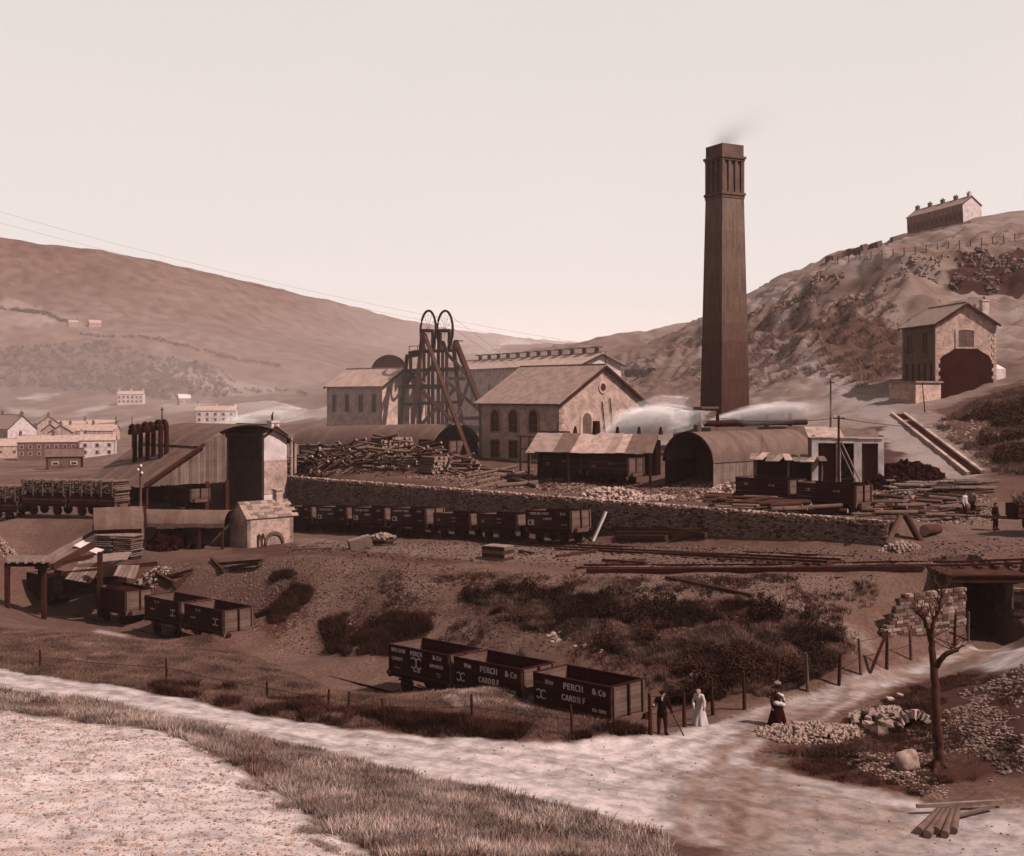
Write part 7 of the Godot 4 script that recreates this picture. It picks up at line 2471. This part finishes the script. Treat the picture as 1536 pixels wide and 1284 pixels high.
	for i in 5:
		var a := hit(1378 + i * 13, 1252 + (i % 2) * 6)
		var e := hit(1400 + i * 11 - (i - 2) * 4, 1222)
		log_thing("short_log", "short split log laid side by side with others in the bottom right corner", g, (a + e) / 2 + Vector3(0, 0.12, 0), e - a, 0.13, a.distance_to(e), true)
	plank_thing("long pole lying across the top of the short logs in the bottom right corner", "", hit(1375, 1222) + Vector3(0, 0.28, 0), hit(1506, 1211) + Vector3(0, 0.2, 0), 0.13, 0.11, mats.plank, "pole_timber")
	plank_thing("second thinner pole below the long pole in the bottom right corner", "", hit(1430, 1232) + Vector3(0, 0.15, 0), hit(1490, 1217) + Vector3(0, 0.16, 0), 0.13, 0.08, mats.plank_b, "pole_timber")
	fences()

func limb(t: Node3D, called: String, pts: Array, radii: Array):
	var s := Shape.new(true)
	var cv := Curve3D.new()
	for i in pts.size():
		var d: Vector3 = (pts[mini(i + 1, pts.size() - 1)] - pts[maxi(i - 1, 0)]) / 6.0
		cv.add_point(pts[i], -d, d)
	var n := pts.size() * 4
	var q := []
	var rr := []
	for i in n:
		var f := float(i) / (n - 1)
		q.append(cv.sample(int(minf(f * (pts.size() - 1), pts.size() - 1.001)), fmod(f * (pts.size() - 1), 1.0) if f < 1.0 else 1.0) + Vector3(nz.get_noise_1d(i * 9.0 + pts.size()), 0, nz.get_noise_1d(i * 7.0 + 50.0)) * radii[0] * 0.35)
		var k := f * (radii.size() - 1)
		rr.append(lerpf(radii[int(k)], radii[mini(int(k) + 1, radii.size() - 1)], fmod(k, 1.0)) * (1.0 + 0.12 * nz.get_noise_1d(i * 13.0)))
	s.tube(q, rr, 10)
	part(t, called, s.done(), mats.bark)

func bare_tree():
	var p := hit(1408, 1152)
	var t := thing("bare_tree", "bare dead tree with two thin forked limbs and one stub by the right road", "tree", p)
	var d := -p.z
	var m := func(px: float, py: float, z := 0.0) -> Vector3: return at(px, py, d) + Vector3(0, 0, z) - p
	limb(t, "trunk", [Vector3(0, -0.3, 0), m.call(1409, 1140), m.call(1405, 1090), m.call(1403, 1040), m.call(1400, 995), m.call(1397, 960)], [0.24, 0.19, 0.17, 0.15, 0.13, 0.1])
	limb(t, "branch", [m.call(1398, 968), m.call(1394, 945, -0.1), m.call(1386, 928, -0.15), m.call(1374, 918, -0.2)], [0.1, 0.085, 0.06, 0.03])
	limb(t, "branch", [m.call(1397, 962), m.call(1398, 935, 0.1), m.call(1406, 912, 0.15), m.call(1411, 893, 0.1), m.call(1409, 880, 0.1), m.call(1396, 868, 0.1)], [0.09, 0.07, 0.055, 0.045, 0.03, 0.015])
	limb(t, "branch", [m.call(1404, 1000), m.call(1412, 985, 0.15), m.call(1420, 977, 0.2), m.call(1434, 972, 0.25)], [0.11, 0.1, 0.09, 0.075])
	var g := RandomNumberGenerator.new()
	g.seed = 12
	for i in 56:
		var anchors := [[1411, 893], [1409, 905], [1406, 915], [1400, 930], [1386, 928], [1376, 919], [1409, 880], [1398, 868], [1434, 972], [1426, 974], [1397, 955]]
		var q: Array = anchors[i % 11]
		var p0: Vector3 = m.call(q[0], q[1], g.randf_range(-0.15, 0.25))
		var dir := Vector3(g.randf_range(-0.9, 0.9), g.randf_range(0.25, 1.0), g.randf_range(-0.6, 0.6)).normalized()
		var l := g.randf_range(0.35, 0.95)
		var side := Vector3(g.randf_range(-0.5, 0.5), g.randf_range(-0.2, 0.4), g.randf_range(-0.5, 0.5))
		limb(t, "twig", [p0, p0 + dir * l * 0.5, p0 + dir * l + side * l * 0.5], [0.022, 0.014, 0.005])
		if i % 2: limb(t, "twig", [p0 + dir * l * 0.5, p0 + dir * l * 0.6 + side * l * 0.4, p0 + dir * l * 0.8 + side * l * 0.8], [0.012, 0.009, 0.004])
	for a in [0.4, 2.2, 3.6, 5.2]:
		limb(t, "root", [Vector3(0, 0.25, 0), Vector3(cos(a) * 0.3, 0.05, sin(a) * 0.3), Vector3(cos(a) * 0.65, -0.12, sin(a) * 0.65)], [0.16, 0.11, 0.04])

func fence_run(label: String, list: Array, wires: Array, thick := 0.12):
	var o := hit(list[0][0], list[0][1])
	var t := thing("wire_fence", label, "fence", o)
	var pts := []
	for q in list:
		var p := hit(q[0], q[1])
		var h: float = q[2] * -p.z / FOCAL
		var s := Shape.new(true)
		var lean := Vector3(rng.randf_range(-0.08, 0.08), 0, rng.randf_range(-0.05, 0.05)) * h
		s.tube([p - o + Vector3(0, -0.3, 0), p - o + lean * 0.5 + Vector3(rng.randf_range(-0.02, 0.02), h * 0.5, 0), p - o + lean + Vector3(0, h, 0)], [thick * 0.55, thick * 0.5, thick * 0.42], 7)
		part(t, "post", s.done(), mats.timber if thick < 0.13 or rng.randf() < 0.6 else mats.timber_pale)
		pts.append([p - o, h, lean])
	for i in pts.size() - 1:
		for f in wires:
			var a: Vector3 = pts[i][0] + pts[i][2] * f + Vector3(0, pts[i][1] * f, 0)
			var b: Vector3 = pts[i + 1][0] + pts[i + 1][2] * f + Vector3(0, pts[i + 1][1] * f, 0)
			var s := Shape.new(true)
			s.tube([a, a.lerp(b, 0.5) - Vector3(0, 0.06, 0), b], [0.012, 0.012, 0.012], 4, false)
			part(t, "wire", s.done(), mats.iron)

func fences():
	fence_run("leaning posts of a wire fence along the grass above the road", [[60, 1000, 26], [250, 1018, 30], [400, 1045, 24], [492, 1060, 26], [523, 1066, 28], [575, 1076, 28], [708, 1083, 42], [858, 1105, 48]], [0.55])
	fence_run("wire fence along the right road from the man to the braced corner post", [[976, 1102, 62], [1027, 1090, 52], [1070, 1072, 56], [1117, 1064, 56], [1164, 1050, 60], [1212, 1037, 58], [1258, 1028, 48], [1292, 1012, 54], [1330, 1004, 58], [1367, 990, 46]], [0.92, 0.5], 0.16)
	var a := hit(1305, 1010)
	var b := hit(1330, 1004) + Vector3(0, 1.75, 0)
	plank_thing("brace leaning against the corner post of the right fence", "", a, b, 0.11, 0.11, mats.timber, "brace_pole")
	fence_run("two crooked posts before the stone bridge abutment", [[1432, 968, 46], [1452, 962, 44]], [0.6], 0.15)

# ---------------------------------------------------------------- bodies
func nets(bones: Array, k: float, cell: float) -> ArrayMesh:   # one smooth skin round tapered bones
	var lo := Vector3.ONE * 1e9
	var hi := -lo
	for b in bones:
		for e in [[b[0], b[2]], [b[1], b[3]]]:
			lo = lo.min(e[0] - Vector3.ONE * (e[1] + k + cell * 2))
			hi = hi.max(e[0] + Vector3.ONE * (e[1] + k + cell * 2))
	var n := Vector3i(((hi - lo) / cell).ceil()) + Vector3i.ONE
	var f := PackedFloat32Array()
	f.resize(n.x * n.y * n.z)
	f.fill(9.0)
	for b in bones:
		var pa: Vector3 = b[0]
		var pb: Vector3 = b[1]
		var m := maxf(b[2], b[3]) + k + cell * 1.5
		var i0 := Vector3i(((pa.min(pb) - Vector3.ONE * m - lo) / cell).floor()).clamp(Vector3i.ZERO, n - Vector3i.ONE)
		var i1 := Vector3i(((pa.max(pb) + Vector3.ONE * m - lo) / cell).ceil()).clamp(Vector3i.ZERO, n - Vector3i.ONE)
		var ab := pb - pa
		var l2 := maxf(ab.length_squared(), 1e-8)
		for z in range(i0.z, i1.z + 1):
			for y in range(i0.y, i1.y + 1):
				for x in range(i0.x, i1.x + 1):
					var p := lo + Vector3(x, y, z) * cell
					var t := clampf((p - pa).dot(ab) / l2, 0, 1)
					var d: float = p.distance_to(pa + ab * t) - lerpf(b[2], b[3], t)
					var i := (z * n.y + y) * n.x + x
					var h := maxf(k - absf(f[i] - d), 0.0) / k
					f[i] = minf(f[i], d) - h * h * k * 0.25
	var idx := {}
	var verts := PackedVector3Array()
	var off := [0, 1, n.x, n.x + 1, n.x * n.y, n.x * n.y + 1, n.x * n.y + n.x, n.x * n.y + n.x + 1]
	var edges := [[0, 1], [2, 3], [4, 5], [6, 7], [0, 2], [1, 3], [4, 6], [5, 7], [0, 4], [1, 5], [2, 6], [3, 7]]
	for z in n.z - 1:
		for y in n.y - 1:
			for x in n.x - 1:
				var i := (z * n.y + y) * n.x + x
				if f[i] > cell * 3.0 : continue
				var mask := 0
				for c in 8:
					if f[i + off[c]] < 0: mask |= 1 << c
				if mask == 0 or mask == 255: continue
				var s := Vector3.ZERO
				var cnt := 0
				for e in edges:
					var a: float = f[i + off[e[0]]]
					var b: float = f[i + off[e[1]]]
					if (a < 0) != (b < 0):
						var t := a / (a - b)
						var ca := Vector3(e[0] & 1, (e[0] >> 1) & 1, e[0] >> 2)
						var cb := Vector3(e[1] & 1, (e[1] >> 1) & 1, e[1] >> 2)
						s += ca.lerp(cb, t)
						cnt += 1
				idx[i] = verts.size()
				verts.append(lo + (Vector3(x, y, z) + s / cnt) * cell)
	var st := SurfaceTool.new()
	st.begin(Mesh.PRIMITIVE_TRIANGLES)
	st.set_smooth_group(0)
	for v in verts: st.add_vertex(v)
	var dims := [1, n.x, n.x * n.y]
	for i in idx:
		for ax in 3:
			var u: int = dims[(ax + 1) % 3]
			var w: int = dims[(ax + 2) % 3]
			var j: int = i + dims[ax]
			if (f[i] < 0) == (f[j] < 0): continue
			if not (idx.has(i - u) and idx.has(i - w) and idx.has(i - u - w)): continue
			var q := [idx[i], idx[i - u], idx[i - u - w], idx[i - w]]
			if f[i] < 0: q.reverse()
			for k2 in [0, 1, 2, 0, 2, 3]: st.add_index(q[k2])
	st.generate_normals()
	return st.commit()

func hand(at_: Vector3, fwd: Vector3, down: Vector3) -> Array:
	# palm with four curled fingers and a thumb
	var r := []
	var side := fwd.cross(down).normalized()
	r.append([at_, at_ + fwd * 0.07, 0.03, 0.032])
	for i in 4:
		var b := at_ + fwd * 0.085 + side * (i - 1.5) * 0.02
		var l: float = [0.032, 0.038, 0.036, 0.028][i]
		r.append([b, b + fwd * l, 0.0095, 0.009])
		r.append([b + fwd * l, b + fwd * l * 1.4 + down * l, 0.009, 0.008])
	r.append([at_ + fwd * 0.02 - side * 0.03, at_ + fwd * 0.06 - side * 0.055 + down * 0.01, 0.012, 0.01])
	r.append([at_ + fwd * 0.06 - side * 0.055 + down * 0.01, at_ + fwd * 0.085 - side * 0.045 + down * 0.03, 0.01, 0.009])
	return r

func head_part(t: Node3D, c: Vector3, yaw: float):
	var b := []
	var B := Basis(Vector3.UP, deg_to_rad(yaw))
	var v := func(x, y, z): return c + B * Vector3(x, y, z)
	b.append([v.call(0, 0.03, -0.01), v.call(0, 0.0, 0.01), 0.093, 0.085])
	b.append([v.call(0, -0.05, 0.03), v.call(0, -0.085, 0.055), 0.062, 0.04])
	b.append([v.call(0, 0.0, 0.09), v.call(0, -0.03, 0.108), 0.012, 0.017])
	b.append([v.call(-0.02, -0.058, 0.092), v.call(0.02, -0.058, 0.092), 0.011, 0.011])
	for s in [-1, 1]:
		b.append([v.call(s * 0.09, 0.01, 0.0), v.call(s * 0.096, -0.03, 0.0), 0.016, 0.012])
		b.append([v.call(s * 0.032, 0.03, 0.083), v.call(s * 0.036, 0.03, 0.083), 0.016, 0.014])
	b.append([v.call(0, -0.06, -0.01), v.call(0, -0.2, -0.02), 0.055, 0.06])
	part(t, "head", nets(b, 0.02, 0.009), mats.skin)
	for s in [-1, 1]:
		var e := Shape.new(true)
		e.tube([v.call(s * 0.033, 0.028, 0.094), v.call(s * 0.033, 0.028, 0.1)], [0.011, 0.006], 6)
		part(t, "eye", e.done(), mats.dark)
	part(t, "hair", nets([[v.call(0, 0.05, -0.03), v.call(0, 0.0, -0.045), 0.092, 0.085]], 0.02, 0.014), mats.hair)

func people():
	var v := func(x, y, z): return Vector3(x, y, z)
	# ---- the man leaning on the fence post
	var p := hit(993, 1101)
	var t := thing("person", "man in dark suit and cap leaning on the fence post with a stick", "person", p, -4)
	var la := [[v.call(-0.19, 1.4, 0), v.call(-0.36, 1.2, 0.08), 0.06, 0.05], [v.call(-0.36, 1.2, 0.08), v.call(-0.35, 1.25, 0.24), 0.045, 0.035]]
	la = [[v.call(-0.19, 1.4, 0), v.call(-0.33, 1.16, 0.02), 0.06, 0.05], [v.call(-0.33, 1.16, 0.02), v.call(-0.36, 1.24, 0.22), 0.045, 0.035]]
	var ra := [[v.call(0.19, 1.4, 0), v.call(0.3, 1.12, 0.0), 0.06, 0.048], [v.call(0.3, 1.12, 0.0), v.call(0.4, 0.9, 0.1), 0.045, 0.033]]
	var legs := []
	for s in [[-1, -0.13, 0.02], [1, 0.15, 0.05]]:
		legs.append([v.call(s[0] * 0.09, 0.9, 0), v.call(s[1] * 0.95, 0.48, 0.03 + s[2] * 0.3), 0.095, 0.062])
		legs.append([v.call(s[1] * 0.95, 0.48, 0.03 + s[2] * 0.3), v.call(s[1], 0.08, -0.01 + s[2]), 0.06, 0.042])
	var torso := [[v.call(0, 0.92, 0), v.call(0, 1.1, 0.0), 0.14, 0.14], [v.call(0, 1.1, 0), v.call(0, 1.36, 0.0), 0.14, 0.15], [v.call(-0.17, 1.41, 0), v.call(0.17, 1.41, 0), 0.075, 0.075], [v.call(0, 1.42, 0), v.call(0, 1.53, 0.0), 0.06, 0.055]]
	var feet := [[v.call(-0.13, 0.05, 0.0), v.call(-0.15, 0.04, 0.16), 0.045, 0.04], [v.call(0.15, 0.05, 0.03), v.call(0.2, 0.04, 0.18), 0.045, 0.04]]
	part(t, "body", nets(torso + legs + la + ra + feet + hand(v.call(-0.36, 1.24, 0.23), Vector3(0.15, 0, 1).normalized(), Vector3.DOWN) + hand(v.call(0.4, 0.89, 0.1), Vector3(0.3, -1, 0.1).normalized(), Vector3(-1, 0, 0.2).normalized()), 0.03, 0.02), mats.skin)
	var grow := func(list: Array, r: float) -> Array:
		var o := []
		for b in list: o.append([b[0], b[1], b[2] + r, b[3] + r])
		return o
	part(t, "jacket", nets(grow.call(torso.slice(0, 3) + la + ra, 0.022) + [[v.call(-0.06, 0.8, 0.0), v.call(0.06, 0.8, 0.0), 0.15, 0.15]], 0.05, 0.024), mats.cloth_dark)
	part(t, "trousers", nets(grow.call(legs, 0.02) + [[v.call(-0.05, 0.9, 0), v.call(0.05, 0.9, 0), 0.14, 0.14]], 0.05, 0.024), mats.cloth_mid)
	part(t, "boots", nets(grow.call(feet, 0.015), 0.02, 0.018), mats.cloth_dark)
	var s := Shape.new()
	s.prism(PackedVector2Array([Vector2(-0.05, 0.11), Vector2(0, -0.06), Vector2(0.05, 0.11)]), 0, 0.03)
	part(t, "collar", s.done(), mats.cloth_white, Transform3D(Basis(Vector3.RIGHT, -0.15), Vector3(0, 1.4, 0.155)))
	s = Shape.new()
	s.box(Vector3(-0.36, 1.24, 0.205), Vector3(0.1, 0.09, 0.04))
	part(t, "cuff", s.done(), mats.cloth_white)
	head_part(t, v.call(0.01, 1.62, 0.02), -10)
	s = Shape.new(true)
	s.tube([v.call(0.01, 1.66, 0.01), v.call(0.01, 1.7, 0.01), v.call(0.01, 1.74, 0.0), v.call(0.01, 1.76, 0)], [0.11, 0.125, 0.1, 0.03], 14)
	s.tube([v.call(0, 1.67, 0.06), v.call(0, 1.66, 0.15)], [0.08, 0.05], 10)
	part(t, "cap", s.done(), mats.cloth_dark)
	var stick := Shape.new(true)
	stick.tube([v.call(0.33, 1.05, 0.13), v.call(0.44, 0.8, 0.15), v.call(0.86, 0.0, 0.22)], [0.022, 0.022, 0.03], 7)
	var st := thing("walking_stick", "dark stick held slanting to the ground by the man at the fence", "stick", p, -4)
	part(st, "shaft", stick.done(), mats.timber)
	# ---- the woman on the road
	p = hit(1166, 1090)
	t = thing("person", "woman in long dark skirt with a white cloth at her waist on the right road", "person", p, 14)
	la = [[v.call(-0.17, 1.33, 0), v.call(-0.26, 1.08, 0.0), 0.055, 0.045], [v.call(-0.26, 1.08, 0.0), v.call(-0.25, 0.84, 0.06), 0.042, 0.03]]
	ra = [[v.call(0.17, 1.33, 0), v.call(0.27, 1.08, 0.02), 0.055, 0.045], [v.call(0.27, 1.08, 0.02), v.call(0.16, 0.98, 0.2), 0.042, 0.03]]
	torso = [[v.call(0, 0.95, 0), v.call(0, 1.05, 0), 0.11, 0.11], [v.call(0, 1.05, 0), v.call(0, 1.27, 0.01), 0.115, 0.125], [v.call(-0.14, 1.34, 0), v.call(0.14, 1.34, 0), 0.065, 0.065], [v.call(0, 1.35, 0), v.call(0, 1.46, 0), 0.05, 0.048]]
	legs = [[v.call(-0.08, 0.9, 0), v.call(-0.09, 0.08, 0), 0.09, 0.04], [v.call(0.08, 0.9, 0), v.call(0.1, 0.08, 0.1), 0.09, 0.04], [v.call(-0.09, 0.04, 0), v.call(-0.1, 0.035, 0.16), 0.04, 0.035], [v.call(0.1, 0.04, 0.1), v.call(0.11, 0.035, 0.26), 0.04, 0.035]]
	part(t, "body", nets(torso + legs + la + ra + hand(v.call(-0.25, 0.83, 0.06), Vector3(0, -1, 0.2).normalized(), Vector3(1, 0, 0)) + hand(v.call(0.15, 0.98, 0.21), Vector3(-1, -0.1, 0.3).normalized(), Vector3(0, 0, -1)), 0.03, 0.02), mats.skin)
	part(t, "bodice", nets(grow.call(torso.slice(0, 3) + la + ra, 0.018), 0.04, 0.022), mats.cloth_mid)
	s = Shape.new(true)
	var rings := []
	for r in 8:
		var f := r / 7.0
		var ring := []
		for i in 36:
			var a := TAU * i / 36
			var fold := 1.0 + 0.09 * f * sin(a * 7.0 + f) + 0.05 * f * sin(a * 11.0 + 2.0)
			ring.append(v.call(cos(a) * lerpf(0.14, 0.42, pow(f, 0.8)) * fold, lerpf(1.02, 0.04, f), sin(a) * lerpf(0.13, 0.38, pow(f, 0.8)) * fold))
		rings.append(ring)
	for r in 7:
		for i in 36: s.quad(rings[r + 1][i], rings[r][i], rings[r][(i + 1) % 36], rings[r + 1][(i + 1) % 36])
	part(t, "skirt", s.done(), mats.cloth_dark)
	part(t, "white_cloth", nets([[v.call(-0.12, 1.0, 0.13), v.call(0.17, 0.93, 0.18), 0.1, 0.09], [v.call(0.1, 0.98, 0.16), v.call(0.2, 0.86, 0.18), 0.08, 0.05]], 0.05, 0.022), mats.cloth_white)
	part(t, "shawl", nets([[v.call(0.02, 1.38, 0.12), v.call(0.17, 1.28, 0.12), 0.05, 0.06], [v.call(0.17, 1.3, 0.08), v.call(0.27, 1.08, 0.06), 0.07, 0.055], [v.call(0.0, 1.42, 0.08), v.call(-0.06, 1.4, 0.08), 0.04, 0.03]], 0.04, 0.022), mats.cloth_white)
	head_part(t, v.call(0.0, 1.55, 0.02), -6)
	s = Shape.new(true)
	s.tube([v.call(0, 1.615, 0.01), v.call(0, 1.63, 0.01)], [0.24, 0.23], 20)
	s.tube([v.call(0, 1.63, 0), v.call(0, 1.7, 0)], [0.12, 0.1], 14)
	part(t, "hat", s.done(), mats.cloth_dark)
	var bd := thing("bundle", "pale bundle carried on the hat of the woman on the road", "bundle", p + Vector3(0, 1.7, 0), 14)
	part(bd, "cloth", nets([[v.call(-0.08, 0.09, 0), v.call(0.08, 0.08, 0), 0.09, 0.085], [v.call(0, 0.16, 0), v.call(0.02, 0.24, 0), 0.05, 0.015]], 0.04, 0.02), mats.straw)
	# ---- the figure in white at the fence
	p = hit(1050, 1088)
	t = thing("person", "figure in white bending at the wire fence between the man and the woman", "person", p, -30)
	torso = [[v.call(0, 0.85, 0), v.call(0.0, 1.0, 0.03), 0.12, 0.12], [v.call(0, 1.0, 0.03), v.call(0, 1.2, 0.1), 0.12, 0.125], [v.call(-0.13, 1.26, 0.12), v.call(0.13, 1.26, 0.12), 0.06, 0.06], [v.call(0, 1.27, 0.12), v.call(0, 1.36, 0.16), 0.05, 0.045]]
	la = [[v.call(-0.15, 1.25, 0.12), v.call(-0.23, 1.02, 0.16), 0.05, 0.042], [v.call(-0.23, 1.02, 0.16), v.call(-0.16, 0.86, 0.3), 0.04, 0.03]]
	ra = [[v.call(0.15, 1.25, 0.12), v.call(0.25, 1.03, 0.16), 0.05, 0.042], [v.call(0.25, 1.03, 0.16), v.call(0.3, 0.84, 0.28), 0.04, 0.03]]
	part(t, "body", nets(torso + legs + la + ra + hand(v.call(-0.16, 0.85, 0.31), Vector3(0.3, -1, 0.5).normalized(), Vector3(0, 0, -1)) + hand(v.call(0.3, 0.83, 0.29), Vector3(0, -1, 0.4).normalized(), Vector3(0, 0, -1)), 0.03, 0.02), mats.skin)
	part(t, "blouse", nets(grow.call(torso.slice(0, 3) + la + ra, 0.02), 0.04, 0.022), mats.cloth_white)
	s = Shape.new(true)
	for r in rings:
		for i in r.size(): r[i] = Vector3(r[i].x * 0.8, r[i].y * 0.92, r[i].z * 0.85)
	for r in 7:
		for i in 36: s.quad(rings[r + 1][i], rings[r][i], rings[r][(i + 1) % 36], rings[r + 1][(i + 1) % 36])
	part(t, "white_dress", s.done(), mats.cloth_white)
	head_part(t, v.call(0.0, 1.44, 0.2), 10)
